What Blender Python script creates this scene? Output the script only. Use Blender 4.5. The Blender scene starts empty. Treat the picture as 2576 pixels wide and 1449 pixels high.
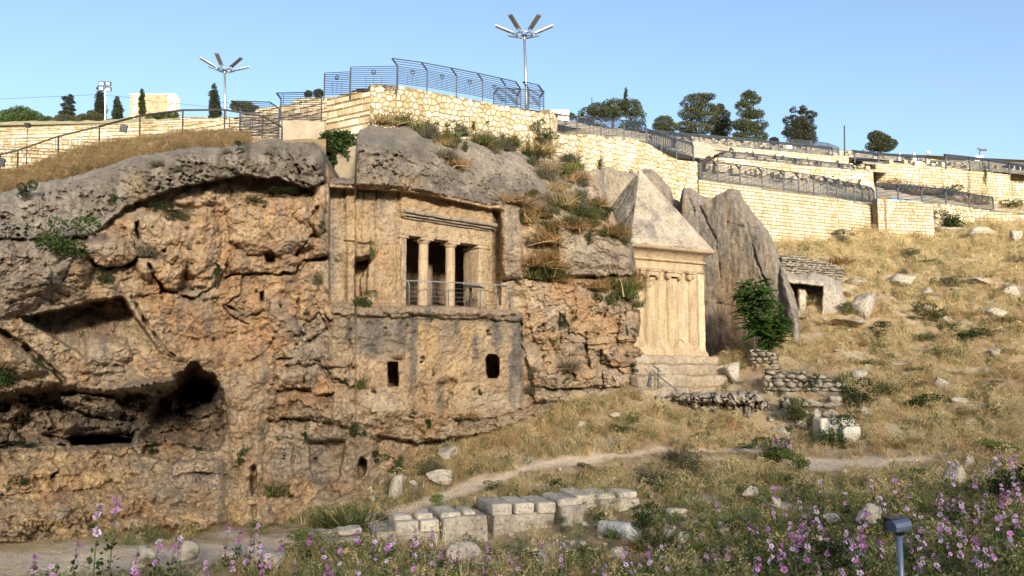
import bpy, bmesh, math, random
import numpy as np
from mathutils import Vector, Matrix, Euler
R = math.radians
rng = np.random.default_rng(7)
random.seed(7)
SC = bpy.context.scene
COL = SC.collection

# ------------------------------------------------------------------ camera
F = 2022.0                      # focal length in survey units (frame 2576 wide)
PITCH = math.atan((950 - 724.5) / F)
cam = bpy.data.cameras.new('camera'); camo = bpy.data.objects.new('camera', cam); COL.objects.link(camo)
camo.location = (0, 0, 0); camo.rotation_euler = (R(90) + PITCH, 0, 0)
cam.sensor_width = 36; cam.lens = 36 * F / 2576; cam.clip_end = 4000; cam.clip_start = 0.1
SC.camera = camo
SC.render.resolution_x = 1024; SC.render.resolution_y = 576

# ------------------------------------------------------------------ sky, sun, exposure
SUN_AZ, SUN_EL = R(180 - 14), R(12.5)     # measured from +Y towards +X
wd = bpy.data.worlds.new('World'); SC.world = wd; wd.use_nodes = True
nt = wd.node_tree; nt.nodes.clear()
wo = nt.nodes.new('ShaderNodeOutputWorld'); bg = nt.nodes.new('ShaderNodeBackground')
sky = nt.nodes.new('ShaderNodeTexSky'); sky.sky_type = 'NISHITA'; sky.sun_disc = False
sky.sun_elevation = SUN_EL; sky.sun_rotation = SUN_AZ
sky.altitude = 700; sky.air_density = 1.0; sky.dust_density = 4.0; sky.ozone_density = 1.6
bg.inputs['Strength'].default_value = 0.15
nt.links.new(sky.outputs[0], bg.inputs[0]); nt.links.new(bg.outputs[0], wo.inputs[0])
sl = bpy.data.lights.new('sun', 'SUN'); slo = bpy.data.objects.new('sun', sl); COL.objects.link(slo)
sl.energy = 4.4; sl.angle = R(8); sl.color = (1.0, 0.915, 0.79)
sdir = Vector((math.sin(SUN_AZ) * math.cos(SUN_EL), math.cos(SUN_AZ) * math.cos(SUN_EL), math.sin(SUN_EL)))
slo.rotation_euler = sdir.to_track_quat('Z', 'Y').to_euler()
SC.view_settings.view_transform = 'Standard'; SC.view_settings.look = 'None'
SC.view_settings.gamma = 1; SC.view_settings.exposure = 1.1
SC.view_settings.use_curve_mapping = False
SC.render.engine = 'CYCLES'
SC.cycles.use_denoising = True
SC.cycles.max_bounces = 5; SC.cycles.diffuse_bounces = 3; SC.cycles.transparent_max_bounces = 4
SC.cycles.sample_clamp_indirect = 6

# ------------------------------------------------------------------ survey helper: a bearing (x, y) and a distance Y give a point
CP, SP = math.cos(PITCH), math.sin(PITCH)
def rays(px, py):
    xc = (np.asarray(px, float) - 1288) / F; zc = (724.5 - np.asarray(py, float)) / F
    fy = CP - SP * zc
    return xc / fy, (SP + CP * zc) / fy          # X/Y and Z/Y
def P(px, py, Y):
    a, b = rays(px, py); return Vector((float(a) * Y, Y, float(b) * Y))
def Parr(px, py, Y):
    a, b = rays(px, py); return np.stack([a * Y, np.broadcast_to(Y, np.shape(a)) * 1.0, b * Y], -1)
def proj(X, Y, Z):
    fw = Y * CP + Z * SP; up = -Y * SP + Z * CP
    return 1288 + F * X / fw, 724.5 - F * up / fw

# ------------------------------------------------------------------ numpy noise
_perm = np.random.default_rng(3).permutation(256).astype(np.int64); _perm = np.concatenate([_perm, _perm, _perm])
_grad = np.random.default_rng(4).normal(size=(256, 3)); _grad /= np.linalg.norm(_grad, axis=1)[:, None]
def noise3(x, y, z):
    xi, yi, zi = (np.floor(v).astype(np.int64) for v in (x, y, z))
    xf, yf, zf = x - xi, y - yi, z - zi
    u, v, w = (t * t * t * (t * (t * 6 - 15) + 10) for t in (xf, yf, zf))
    xi &= 255; yi &= 255; zi &= 255
    def g(i, j, k):
        h = _perm[_perm[_perm[xi + i] + yi + j] + zi + k] & 255; gg = _grad[h]
        return gg[..., 0] * (xf - i) + gg[..., 1] * (yf - j) + gg[..., 2] * (zf - k)
    def l(a, b, t): return a + t * (b - a)
    return 1.5 * l(l(l(g(0,0,0), g(1,0,0), u), l(g(0,1,0), g(1,1,0), u), v), l(l(g(0,0,1), g(1,0,1), u), l(g(0,1,1), g(1,1,1), u), v), w)
def fbm(x, y, z, oct=5, gain=0.5, ridged=False):
    s = 0; a = 1.0
    for o in range(oct):
        n = noise3(x + 17.3 * o, y + 5.1 * o, z - 9.7 * o)
        s = s + a * ((1 - 2 * np.abs(n)) if ridged else n); a *= gain
        x, y, z = x * 2.03, y * 2.03, z * 2.03
    return s
def worley(x, y, seed=0):
    """nearest, second-nearest distance and the cell's own random number"""
    xi, yi = np.floor(x).astype(np.int64), np.floor(y).astype(np.int64)
    f1 = np.full(x.shape, 9.0); f2 = f1.copy(); idc = np.zeros(x.shape)
    for i in (-1, 0, 1):
        for j in (-1, 0, 1):
            a, b = (xi + i) & 255, (yi + j) & 255
            h = _perm[_perm[a + seed] + b]; h2 = _perm[h + 77]; h3 = _perm[h2 + 31]
            d = np.hypot(xi + i + h / 256.0 - x, yi + j + h2 / 256.0 - y)
            m = d < f1
            f2 = np.where(m, f1, np.minimum(f2, d)); idc = np.where(m, h3 / 256.0, idc); f1 = np.where(m, d, f1)
    return f1, f2, idc
def sstep(a, b, x):
    t = np.clip((x - a) / (b - a), 0, 1); return t * t * (3 - 2 * t)
def sdf(px, py, poly):
    """signed distance to a polygon, negative inside"""
    p = np.asarray(poly, float); d = np.full(px.shape, 1e18); ins = np.zeros(px.shape, bool)
    for i in range(len(p)):
        a, b = p[i], p[(i + 1) % len(p)]
        ex, ey = b - a; wx, wy = px - a[0], py - a[1]
        t = np.clip((wx * ex + wy * ey) / (ex * ex + ey * ey + 1e-12), 0, 1)
        d = np.minimum(d, (wx - ex * t) ** 2 + (wy - ey * t) ** 2)
        c = (a[1] > py) != (b[1] > py)
        xx = (b[0] - a[0]) * (py - a[1]) / (b[1] - a[1] + 1e-12) + a[0]
        ins ^= c & (px < xx)
    d = np.sqrt(d); return np.where(ins, -d, d)
def dline(px, py, pts):
    p = np.asarray(pts, float); d = np.full(px.shape, 1e18)
    for i in range(len(p) - 1):
        a, b = p[i], p[i + 1]; ex, ey = b - a; wx, wy = px - a[0], py - a[1]
        t = np.clip((wx * ex + wy * ey) / (ex * ex + ey * ey + 1e-12), 0, 1)
        d = np.minimum(d, (wx - ex * t) ** 2 + (wy - ey * t) ** 2)
    return np.sqrt(d)
def interp(pts, x):
    p = np.asarray(pts, float); return np.interp(x, p[:, 0], p[:, 1])

# ------------------------------------------------------------------ mesh / object helpers
def mesh_np(name, v, f, smooth=False, cols=None):
    """v (N,3), f (M,3) or (M,4) arrays or a list of index lists"""
    me = bpy.data.meshes.new(name); v = np.asarray(v, np.float32)
    if isinstance(f, np.ndarray):
        k = f.shape[1]; me.vertices.add(len(v)); me.vertices.foreach_set('co', v.ravel())
        me.loops.add(f.size); me.loops.foreach_set('vertex_index', f.astype(np.int32).ravel())
        me.polygons.add(len(f)); me.polygons.foreach_set('loop_start', np.arange(0, f.size, k, dtype=np.int32))
        me.polygons.foreach_set('loop_total', np.full(len(f), k, np.int32))
    else:
        me.from_pydata(v.tolist(), [], f)
    if cols is not None:
        a = me.attributes.new('col', 'FLOAT_COLOR', 'POINT')
        c = np.ones((len(v), 4), np.float32); c[:, :3] = cols; a.data.foreach_set('color', c.ravel())
    me.update(calc_edges=True)
    if smooth: me.polygons.foreach_set('use_smooth', np.ones(len(me.polygons), bool))
    return me
def obj(name, me, mat=None, parent=None, loc=None, **props):
    o = bpy.data.objects.new(name, me); COL.objects.link(o)
    if mat is not None and me is not None and not me.materials: me.materials.append(mat)
    if parent is not None: o.parent = parent
    if loc is not None: o.location = loc
    for k, v in props.items(): o[k] = v
    return o
def thing(name, label, cat, loc=(0, 0, 0), rz=0, group=None):
    o = bpy.data.objects.new(name, None); COL.objects.link(o); o.location = loc; o.rotation_euler = (0, 0, rz)
    o.empty_display_size = 0.2; o['label'] = label; o['category'] = cat; o['kind'] = 'thing'
    if group: o['group'] = group
    return o
def tag(o, label, cat, group=None):
    o['label'] = label; o['category'] = cat; o['kind'] = 'thing'
    if group: o['group'] = group
    return o
def copy_tree(o, parent=None):
    c = o.copy(); COL.objects.link(c); c.parent = parent
    for ch in list(o.children): copy_tree(ch, c)
    return c
class MB:
    """collects boxes, tubes and lathes into one mesh"""
    def __init__(s): s.v = []; s.f = []
    def add(s, vs, fs):
        n = len(s.v); s.v += [tuple(p) for p in vs]; s.f += [[i + n for i in q] for q in fs]; return s
    def box(s, lo, hi, M=None, taper=0):
        x0, y0, z0 = lo; x1, y1, z1 = hi; t = taper
        vs = [Vector(p) for p in ((x0,y0,z0),(x1,y0,z0),(x1,y1,z0),(x0,y1,z0),(x0+t,y0+t,z1),(x1-t,y0+t,z1),(x1-t,y1-t,z1),(x0+t,y1-t,z1))]
        if M is not None: vs = [M @ p for p in vs]
        return s.add(vs, [[0,3,2,1],[4,5,6,7],[0,1,5,4],[1,2,6,5],[2,3,7,6],[3,0,4,7]])
    def tube(s, pts, r, n=6, cap=True):
        pts = [Vector(p) for p in pts]; m = len(pts); rs = r if hasattr(r, '__len__') else [r] * m
        vs = []
        for i, p in enumerate(pts):
            d = (pts[min(i + 1, m - 1)] - pts[max(i - 1, 0)]).normalized()
            a = d.orthogonal().normalized() if abs(d.z) < 0.95 else Vector((1, 0, 0)); 
            a = (a - d * a.dot(d)).normalized(); b = d.cross(a)
            if i and (pa.dot(a) < 0.9):
                a = (pa - d * pa.dot(d)).normalized(); b = d.cross(a)
            pa = a
            for k in range(n):
                t = 2 * math.pi * k / n; vs.append(p + (a * math.cos(t) + b * math.sin(t)) * rs[i])
        fs = [[i * n + k, i * n + (k + 1) % n, (i + 1) * n + (k + 1) % n, (i + 1) * n + k] for i in range(m - 1) for k in range(n)]
        if cap: fs += [list(range(n))[::-1], [(m - 1) * n + k for k in range(n)]]
        return s.add(vs, fs)
    def lathe(s, prof, n=16, c=(0, 0, 0), M=None):
        vs = [Vector((c[0] + r * math.cos(2*math.pi*k/n), c[1] + r * math.sin(2*math.pi*k/n), c[2] + z)) for r, z in prof for k in range(n)]
        if M is not None: vs = [M @ p for p in vs]
        m = len(prof)
        fs = [[i*n+k, i*n+(k+1)%n, (i+1)*n+(k+1)%n, (i+1)*n+k] for i in range(m-1) for k in range(n)]
        fs += [list(range(n))[::-1], [(m-1)*n+k for k in range(n)]]
        return s.add(vs, fs)
    def prism(s, poly, y0, y1, M=None):
        """polygon in x,z pushed from y0 to y1"""
        n = len(poly); vs = [Vector((x, y0, z)) for x, z in poly] + [Vector((x, y1, z)) for x, z in poly]
        if M is not None: vs = [M @ p for p in vs]
        return s.add(vs, [list(range(n)), list(range(n, 2*n))[::-1]] + [[i, i+n, (i+1)%n+n, (i+1)%n] for i in range(n)])
    def mesh(s, name, smooth=False):
        me = bpy.data.meshes.new(name); me.from_pydata([tuple(p) for p in s.v], [], s.f); me.update()
        bm = bmesh.new(); bm.from_mesh(me); bmesh.ops.recalc_face_normals(bm, faces=bm.faces); bm.to_mesh(me); bm.free()
        if smooth: me.polygons.foreach_set('use_smooth', np.ones(len(me.polygons), bool))
        return me
    def build(s, name, mat, parent=None, smooth=False, **props): return obj(name, s.mesh(name, smooth), mat, parent, **props)

# ------------------------------------------------------------------ materials
def mat_nodes(name):
    m = bpy.data.materials.new(name); m.use_nodes = True; nt = m.node_tree; nt.nodes.clear()
    o = nt.nodes.new('ShaderNodeOutputMaterial'); b = nt.nodes.new('ShaderNodeBsdfPrincipled'); nt.links.new(b.outputs[0], o.inputs[0])
    return m, nt, b
def N(nt, t, **k):
    n = nt.nodes.new(t)
    for a, v in k.items():
        if a in n.inputs.keys() if isinstance(a, str) else False: n.inputs[a].default_value = v
        else: setattr(n, a, v)
    return n
def mixrgb(nt, a, b, fac, mode='MIX'):
    m = nt.nodes.new('ShaderNodeMix'); m.data_type = 'RGBA'; m.blend_type = mode; m.clamp_factor = True
    for sock, v in ((m.inputs[6], a), (m.inputs[7], b), (m.inputs[0], fac)):
        if isinstance(v, bpy.types.NodeSocket): nt.links.new(v, sock)
        elif isinstance(v, (tuple, list)): sock.default_value = (*v[:3], 1)
        else: sock.default_value = v
    return m.outputs[2]
def ramp(nt, fac, stops):
    r = nt.nodes.new('ShaderNodeValToRGB'); e = r.color_ramp.elements
    while len(e) < len(stops): e.new(0.5)
    for q, (p, c) in zip(e, stops):
        q.position = p; q.color = (c, c, c, 1) if not hasattr(c, '__len__') else (*c, 1)
    nt.links.new(fac, r.inputs[0]); return r.outputs[0]
def tex(nt, kind, scale, vec=None, **k):
    n = nt.nodes.new(kind); n.inputs['Scale'].default_value = scale
    for a, v in k.items():
        if a in n.inputs: n.inputs[a].default_value = v
        else: setattr(n, a, v)
    if vec is not None: nt.links.new(vec, n.inputs['Vector'])
    return n
def coords(nt, scale=None):
    g = nt.nodes.new('ShaderNodeNewGeometry'); s = g.outputs['Position']
    if scale is not None:
        m = nt.nodes.new('ShaderNodeVectorMath'); m.operation = 'MULTIPLY'; nt.links.new(s, m.inputs[0]); m.inputs[1].default_value = scale; s = m.outputs[0]
    return s
def bump(nt, b, h, strength, dist=0.02, prev=None):
    n = nt.nodes.new('ShaderNodeBump'); n.inputs['Strength'].default_value = strength; n.inputs['Distance'].default_value = dist
    nt.links.new(h, n.inputs['Height'])
    if prev is not None: nt.links.new(prev, n.inputs['Normal'])
    nt.links.new(n.outputs[0], b.inputs['Normal']); return n.outputs[0]

def m_rock(name, scale=1.0, contrast=1.0, bumpd=0.06, streak=0.0, pits=1.0):
    """stone whose large colour comes from the 'col' attribute, with grain, pits and lichen"""
    m, nt, b = mat_nodes(name); pos = coords(nt)
    at = N(nt, 'ShaderNodeAttribute', attribute_name='col')
    n1 = tex(nt, 'ShaderNodeTexNoise', 1.7 * scale, pos, Detail=9.0, Roughness=0.68)
    n2 = tex(nt, 'ShaderNodeTexNoise', 9 * scale, pos, Detail=7.0, Roughness=0.7)
    vo = tex(nt, 'ShaderNodeTexVoronoi', 7 * scale, pos, Randomness=1.0)
    c = mixrgb(nt, at.outputs['Color'], (0.58, 0.57, 0.57), ramp(nt, n1.outputs['Fac'], [(0.36, 0.0), (0.5, 0.5), (0.66, 1.0)]), 'MULTIPLY')
    c = mixrgb(nt, at.outputs['Color'], c, 0.75 * contrast)
    hi = mixrgb(nt, c, (1.28, 1.25, 1.2), 1.0, 'MULTIPLY')
    c = mixrgb(nt, c, hi, ramp(nt, n2.outputs['Fac'], [(0.46, 0.0), (0.66, 1.0)]))
    dk = mixrgb(nt, c, (0.34, 0.32, 0.31), 1.0, 'MULTIPLY')
    pit = ramp(nt, n2.outputs['Fac'], [(0.32, pits), (0.46, 0.0)])
    c = mixrgb(nt, c, dk, pit)
    if streak:
        p2 = coords(nt, (1, 1, 0.12)); n3 = tex(nt, 'ShaderNodeTexNoise', 3.5 * scale, p2, Detail=6.0, Roughness=0.6)
        sk = mixrgb(nt, c, (0.5, 0.49, 0.5), 1.0, 'MULTIPLY')
        c = mixrgb(nt, c, sk, ramp(nt, n3.outputs['Fac'], [(0.48, 0.0), (0.68, streak)]))
    nt.links.new(c, b.inputs['Base Color']); b.inputs['Roughness'].default_value = 0.95
    b.inputs['Specular IOR Level'].default_value = 0.15
    p = bump(nt, b, n1.outputs['Fac'], 1.0, bumpd * 3.0)
    p = bump(nt, b, n2.outputs['Fac'], 0.8, bumpd, p)
    return m
def m_plain(name, col, rough=0.6, metal=0.0, var=0.12, scale=3.0, bumps=0.0, spec=0.4, objvar=0.0):
    m, nt, b = mat_nodes(name); pos = coords(nt)
    n1 = tex(nt, 'ShaderNodeTexNoise', scale, pos, Detail=6.0, Roughness=0.65)
    lo = tuple(max(0, c * (1 - 2.2 * var)) for c in col); hi = tuple(min(1, c * (1 + 1.4 * var)) for c in col)
    c = mixrgb(nt, lo, hi, ramp(nt, n1.outputs['Fac'], [(0.3, 0.0), (0.7, 1.0)]))
    if objvar:
        oi = nt.nodes.new('ShaderNodeObjectInfo')
        dk = mixrgb(nt, c, (1 - objvar, 1 - objvar * 1.15, 1 - objvar * 1.4), 1.0, 'MULTIPLY')
        c = mixrgb(nt, c, dk, oi.outputs['Random'])
    nt.links.new(c, b.inputs['Base Color']); b.inputs['Roughness'].default_value = rough; b.inputs['Metallic'].default_value = metal
    b.inputs['Specular IOR Level'].default_value = spec
    if bumps: bump(nt, b, n1.outputs['Fac'], bumps, 0.02)
    return m
def m_leaf(name, trans=0.35, rough=0.7, instancer=False):
    """leaf or blade: colour from the 'col' attribute, some light passing through"""
    m = bpy.data.materials.new(name); m.use_nodes = True; nt = m.node_tree; nt.nodes.clear()
    o = nt.nodes.new('ShaderNodeOutputMaterial'); at = N(nt, 'ShaderNodeAttribute', attribute_name='col')
    c = at.outputs['Color']
    if instancer:
        a2 = N(nt, 'ShaderNodeAttribute', attribute_name='tint', attribute_type='INSTANCER'); c = mixrgb(nt, c, a2.outputs['Color'], 1.0, 'MULTIPLY')
    oi = nt.nodes.new('ShaderNodeObjectInfo'); c = mixrgb(nt, c, mixrgb(nt, c, (.7, .72, .66), 1.0, 'MULTIPLY'), oi.outputs['Random'])
    d = nt.nodes.new('ShaderNodeBsdfDiffuse'); t = nt.nodes.new('ShaderNodeBsdfTranslucent'); mx = nt.nodes.new('ShaderNodeMixShader')
    nt.links.new(c, d.inputs[0]); nt.links.new(c, t.inputs[0]); mx.inputs[0].default_value = trans
    nt.links.new(d.outputs[0], mx.inputs[1]); nt.links.new(t.outputs[0], mx.inputs[2]); nt.links.new(mx.outputs[0], o.inputs[0])
    return m
M_ROCK = m_rock('cliff rock', 1.0, 1.0, 0.05)
M_TOMB = m_rock('hewn tomb stone', 1.2, 0.6, 0.02, streak=.6, pits=.5)
M_WEATHER = m_rock('weathered hewn rock', 1.0, 0.8, 0.035, streak=0.75)
M_STEEL = m_plain('dark blue grey steel', (0.022, 0.03, 0.045), 0.6, 0.0, 0.1)
M_RUST = m_plain('dark weathered iron', (0.05, 0.04, 0.035), 0.7, 0.2, 0.2)
M_GALV = m_plain('galvanised steel', (0.32, 0.34, 0.36), 0.4, 0.7, 0.1)
M_LEAF = m_leaf('leaves')
M_BARK = m_plain('bark', (0.12, 0.09, 0.065), 0.9, 0, 0.3, 6, 0.5)
# ================================================================== terrain
ANCH = [(100,1400,18.6),(0,1449,17.2),(0,1338,20.6),(400,1342,22.6),(800,1312,26),(1000,1265,28.3),(1100,1200,30),(1200,1130,32),(1330,1070,34.3),
 (1450,1012,37),(1620,985,39),(1288,1449,17),(1170,1370,21.5),(1560,1300,23.5),(1330,1180,29),(1480,1150,30.5),(1620,1140,31),(1690,1042,36),
 (1790,1064,35.4),(1870,1080,35.0),(1950,1090,34.6),(2030,1095,34.3),(1740,986,38.8),(1870,978,40),(2000,1000,37.0),(1850,1130,31),(2050,1165,29),(2300,1170,28),(2576,1150,28),(1900,1449,16),(2300,1449,14.5),(2576,1449,14),(2300,1300,20),
 (2000,1300,22),(700,1449,17.5),(600,1380,20.5),(2100,1050,35),(2350,1000,37),(2576,1000,36),(1950,885,42.5),(2150,850,44),(2350,850,43),
 (2576,850,42),(2050,765,47.5),(2250,720,50),(2450,720,49),(2576,700,50),(2100,640,55),(2300,640,55),(2500,620,56),(2000,622,55),(2576,590,60),
 (2345,622,59),(2150,592,60.5),(2210,594,60.5),(2106,612,59.5),(2420,595,62),(2500,575,64)]
A = np.array([P(*a) for a in ANCH])
A = np.concatenate([A, np.array([(0,0,-1.75),(-14,1,-2.0),(14,1,-1.7),(0,9,-3.3),(10,9,-3.2),(-9,10,-3.7),(-30,12,-4.2),(30,8,-2.6),(34,24,-2.6),(45,36,-.6),
 (-30,40,-4),(-12,50,-3),(2,52,0.5),(-40,25,-4.3),(55,60,11),(45,75,16),(20,75,15.5),(0,75,6),(60,30,-1.5),(12,48,1.0),(9,44,0.3),(6,43,-.3)])])
def _tps(A):
    n = len(A); d = np.hypot(A[:, None, 0] - A[None, :, 0], A[:, None, 1] - A[None, :, 1])
    K = np.where(d > 0, d * d * np.log(d + 1e-9), 0) + 1.2 * np.eye(n)
    Pm = np.c_[np.ones(n), A[:, :2]]; S = np.block([[K, Pm], [Pm.T, np.zeros((3, 3))]])
    return np.linalg.solve(S, np.r_[A[:, 2], np.zeros(3)])
_w = _tps(A)
def ground_base(x, y):
    x, y = np.asarray(x, float), np.asarray(y, float); s = _w[-3] + _w[-2] * x + _w[-1] * y
    for k in range(len(A)):
        d2 = (x - A[k, 0]) ** 2 + (y - A[k, 1]) ** 2
        s = s + _w[k] * 0.5 * d2 * np.log(d2 + 1e-9)
    return s
def ground_z(x, y):
    x, y = np.asarray(x, float), np.asarray(y, float)
    return ground_base(x, y) + 0.16 * fbm(x * 0.35, y * 0.35, 0 * x + 3.3, 4) + 0.05 * fbm(x * 1.7, y * 1.7, 0 * x + 8.1, 3)
# footpaths, as survey bearings
PATH1 = [(-200,1425),(0,1418),(250,1410),(500,1392),(700,1370),(830,1345),(960,1305),(1060,1270),(1150,1235),(1240,1205),(1330,1178),(1420,1160),(1520,1146),(1620,1139)]
PATH2 = [(1620,1139),(1760,1133),(1860,1130),(1960,1150),(2060,1168),(2200,1160),(2330,1150),(2420,1130)]
xs = np.arange(-44, 62, 0.24); ys = np.arange(-3, 78, 0.24)
GX, GY = np.meshgrid(xs, ys); GZ = ground_z(GX, GY)
gpx, gpy = proj(GX, np.maximum(GY, 3.0), GZ)
def path_amount(px, py, x, y):
    j = 9 * fbm(x * 0.8, y * 0.8, x * 0 + 1.2, 3)
    d1 = dline(px, py + j, PATH1); w1 = interp([(-200,34),(300,34),(700,20),(1000,15),(1300,13),(1620,9)], px)
    d2 = dline(px, py + j, PATH2); w2 = interp([(1620,5),(1900,8),(2060,17),(2200,14),(2420,4)], px)
    return np.maximum(1 - sstep(w1 * .55, w1 * 1.15, d1), (1 - sstep(w2 * .45, w2 * 1.1, d2)) * 0.9)
vis = (GY > 4)
GPATH = np.where(vis, path_amount(gpx, gpy, GX, GY), 0)
GZ = GZ - 0.05 * GPATH
n1 = fbm(GX * 0.22, GY * 0.22, GX * 0 + 5, 4); n2 = fbm(GX * 1.3, GY * 1.3, GX * 0 + 2, 4)
soil = np.array([0.38, 0.27, 0.16]); straw = np.array([0.46, 0.35, 0.20]); dust = np.array([0.66, 0.53, 0.385]); humus = np.array([0.16, 0.13, 0.07])
gc = soil + (straw - soil) * sstep(-.4, .5, n1 + 0.6 * n2)[..., None]
gc = gc + (humus - gc) * (sstep(0.1, 0.8, n2 - n1) * 0.6)[..., None]
BARE = sstep(.16, .5, fbm(GX * .55 + 3, GY * .8, GX * 0 + 11, 4)) * (gpy > 640); gc = gc + (np.array([.52, .445, .34]) - gc) * (.75 * BARE * sstep(-.5, .3, n2))[..., None]
gc = gc + (dust - gc) * (GPATH * 0.95)[..., None]
def grid_faces(nr, nc):
    i = np.arange(nr * nc).reshape(nr, nc); return np.stack([i[:-1, :-1], i[:-1, 1:], i[1:, 1:], i[1:, :-1]], -1).reshape(-1, 4)
gv = np.stack([GX, GY, GZ], -1).reshape(-1, 3)
M_SOIL = m_rock('dry stony soil', 2.2, 0.6, 0.03)
ground = obj('ground', mesh_np('ground', gv, grid_faces(*GX.shape), True, gc.reshape(-1, 3)), M_SOIL, kind='structure')

# the land outside the frame: valley floor to the horizon, and the ridge across the valley behind the camera that shades the lower slopes
def far_land():
    v, f, c = [], [], []
    xs2 = np.linspace(-900, 900, 61); ys2 = np.linspace(-700, 1500, 75)
    X, Y = np.meshgrid(xs2, ys2)
    Z = -14 + 0 * X
    Z = np.where(Y > 60, -14 + np.clip((Y - 78) * 0.0, 0, 0), Z) + 6 * fbm(X * .006, Y * .006, X * 0, 3)
    m = mesh_np('valley_floor', np.stack([X, Y, Z], -1).reshape(-1, 3), grid_faces(*X.shape), True, np.broadcast_to(np.array([.3, .24, .15]), (X.size, 3)))
    obj('valley_floor', m, M_SOIL, kind='structure')
far_land()
RIDGE_D, TEL = 300.0, math.tan(SUN_EL)
def west_ridge():
    sx, sy = math.sin(SUN_AZ), math.cos(SUN_AZ); tx, ty = sy, -sx
    s = np.linspace(-330, 330, 120); hs = []
    v = []
    # the ridge line is highest in the middle; t across, s along
    crest = RIDGE_H + 0.9 * fbm(s * .06, s * 0 + 2.2, s * 0, 3)
    crest = crest + interp([(-330,-25),(-120,-8),(-60,-1.0),(-30,-.5),(-8,.6),(8,0.2),(22,-.4),(40,-2.0),(120,-10),(330,-25)], -s)
    for t, k in ((14, 0), (80, .06), (160, .22), (240, .52), (RIDGE_D - 5, .93), (RIDGE_D, 1), (RIDGE_D + 10, .98), (RIDGE_D + 120, .55), (RIDGE_D + 320, 0)):
        z = -4.5 + (crest + 4.5) * k + (0 if k in (1,) else 1.2 * fbm(s * .05, s * 0 + t * .05, s * 0, 3) * (k > 0))
        v.append(np.stack([sx * t + tx * s, sy * t + ty * s, z], -1))
    v = np.array(v); obj('ridge', mesh_np('ridge', v.reshape(-1, 3), grid_faces(v.shape[0], v.shape[1]), True, np.broadcast_to(np.array([.36, .30, .2]), (v.shape[0] * v.shape[1], 3))), M_SOIL, kind='structure')
RIDGE_H = -1.0 + (38 + RIDGE_D) * TEL
west_ridge()

# ================================================================== relief sheets for hewn and natural rock
ORANGE = np.array([.47, .285, .15]); TAN = np.array([.49, .365, .23]); PALE = np.array([.56, .47, .35]); GREY = np.array([.335, .29, .235])
DGREY = np.array([.18, .16, .135]); LGREY = np.array([.44, .39, .32]); BGREY = np.array([.265, .24, .21]); HEWN = np.array([.49, .36, .215]); YEL = np.array([.54, .39, .21])
class Relief:
    def __init__(s, px0, px1, step, T, B, rows):
        cols = np.arange(px0, px1 + .1, step); v = np.linspace(0, 1, rows)
        s.px = np.broadcast_to(cols, (rows, len(cols))).copy()
        t, b = interp(T, cols) + 3.2 * fbm(cols / 16, cols * 0 + 3.3, cols * 0, 4) + 1.2 * noise3(cols / 4, cols * 0 + .5, cols * 0), interp(B, cols); s.t = np.broadcast_to(t, s.px.shape)
        s.py = t + (b - t) * v[:, None]; s.dt = s.py - t
        s.a, s.b = rays(s.px, s.py); s.off = np.zeros(s.px.shape); s.col = np.zeros(s.px.shape + (3,)) + TAN
        s.jx = fbm(s.px / 22, s.py / 22, s.px * 0, 4); s.jy = fbm(s.px / 22 + 40, s.py / 22, s.px * 0 + 9, 4)
        s.jb = fbm(s.px / 90, s.py / 90, s.px * 0 + 4, 3)
    def sd(s, poly, jit=4): return sdf(s.px + jit * s.jx, s.py + jit * s.jy, poly)
    def carve(s, poly, depth, soft=8, jit=4): s.off += depth * sstep(0, soft, -s.sd(poly, jit))
    def bulge(s, poly, amt, soft=25, jit=4):
        t = np.clip(-s.sd(poly, jit) / soft, 0, 1); s.off -= amt * np.sqrt(1 - (1 - t) ** 2 + 1e-9)
    def over(s, poly, amt, soft=25, jit=4):
        """bulge whose lower edge hangs over"""
        t = np.clip(-s.sd(poly, jit) / soft, 0, 1); s.off -= amt * (t > 0) * (0.55 + .45 * t)
    def crack(s, pts, depth, w=3.0, jit=5):
        d = dline(s.px + jit * s.jx, s.py + jit * s.jy, pts); 
        q = noise3(s.px / 30 + depth * 7, s.py / 30, s.px * 0 + w); k = .3 + .7 * sstep(-.45, .35, q); ww = w * (.45 + .75 * k); s.off += depth * k * (1 - sstep(ww * .3, ww, d))
    def paint(s, poly, c, k=1.0, soft=20, jit=14):
        m = k * sstep(soft, -soft, s.sd(poly, jit)) * np.clip(0.8 + .5 * s.jb, 0.2, 1); s.col += (c - s.col) * m[..., None]
    def blob(s, x, y, rx, ry, c, k=1.0, jit=14):
        d = np.hypot((s.px + jit * s.jx - x) / rx, (s.py + jit * s.jy - y) / ry); m = k * (1 - sstep(.35, 1.0, d)); s.col += (c - s.col) * m[..., None]
    def streak(s, x, y0, y1, w, c, k=.7):
        xx = s.px + 3.5 * s.jx + 5 * noise3(s.px * 0, s.py / 60, s.px * 0 + x); m = k * (1 - sstep(.3, 1, np.abs(xx - x) / w)) * sstep(y0 - 8, y0 + 14, s.py) * (1 - sstep(y1 - 50, y1, s.py))
        s.col += (c - s.col) * m[..., None]
    def mesh(s, name, Y, back=5.0, droptop=0.25, skip=None):
        Y = np.maximum(Y, 3); v = np.stack([s.a * Y, Y, s.b * Y], -1)
        top = [v[0] + np.array([k * .1, k, -droptop * k + 0.12 * k ** .5 * 0]) for k in (back, back * .5, back * .22, back * .08, .12)]
        vv = np.concatenate([np.array(top), v]); cc = np.concatenate([np.repeat(s.col[:1], 5, 0), s.col])
        f = grid_faces(vv.shape[0], vv.shape[1])
        return mesh_np(name, vv.reshape(-1, 3), f[:, ::-1], True, cc.reshape(-1, 3))

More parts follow.
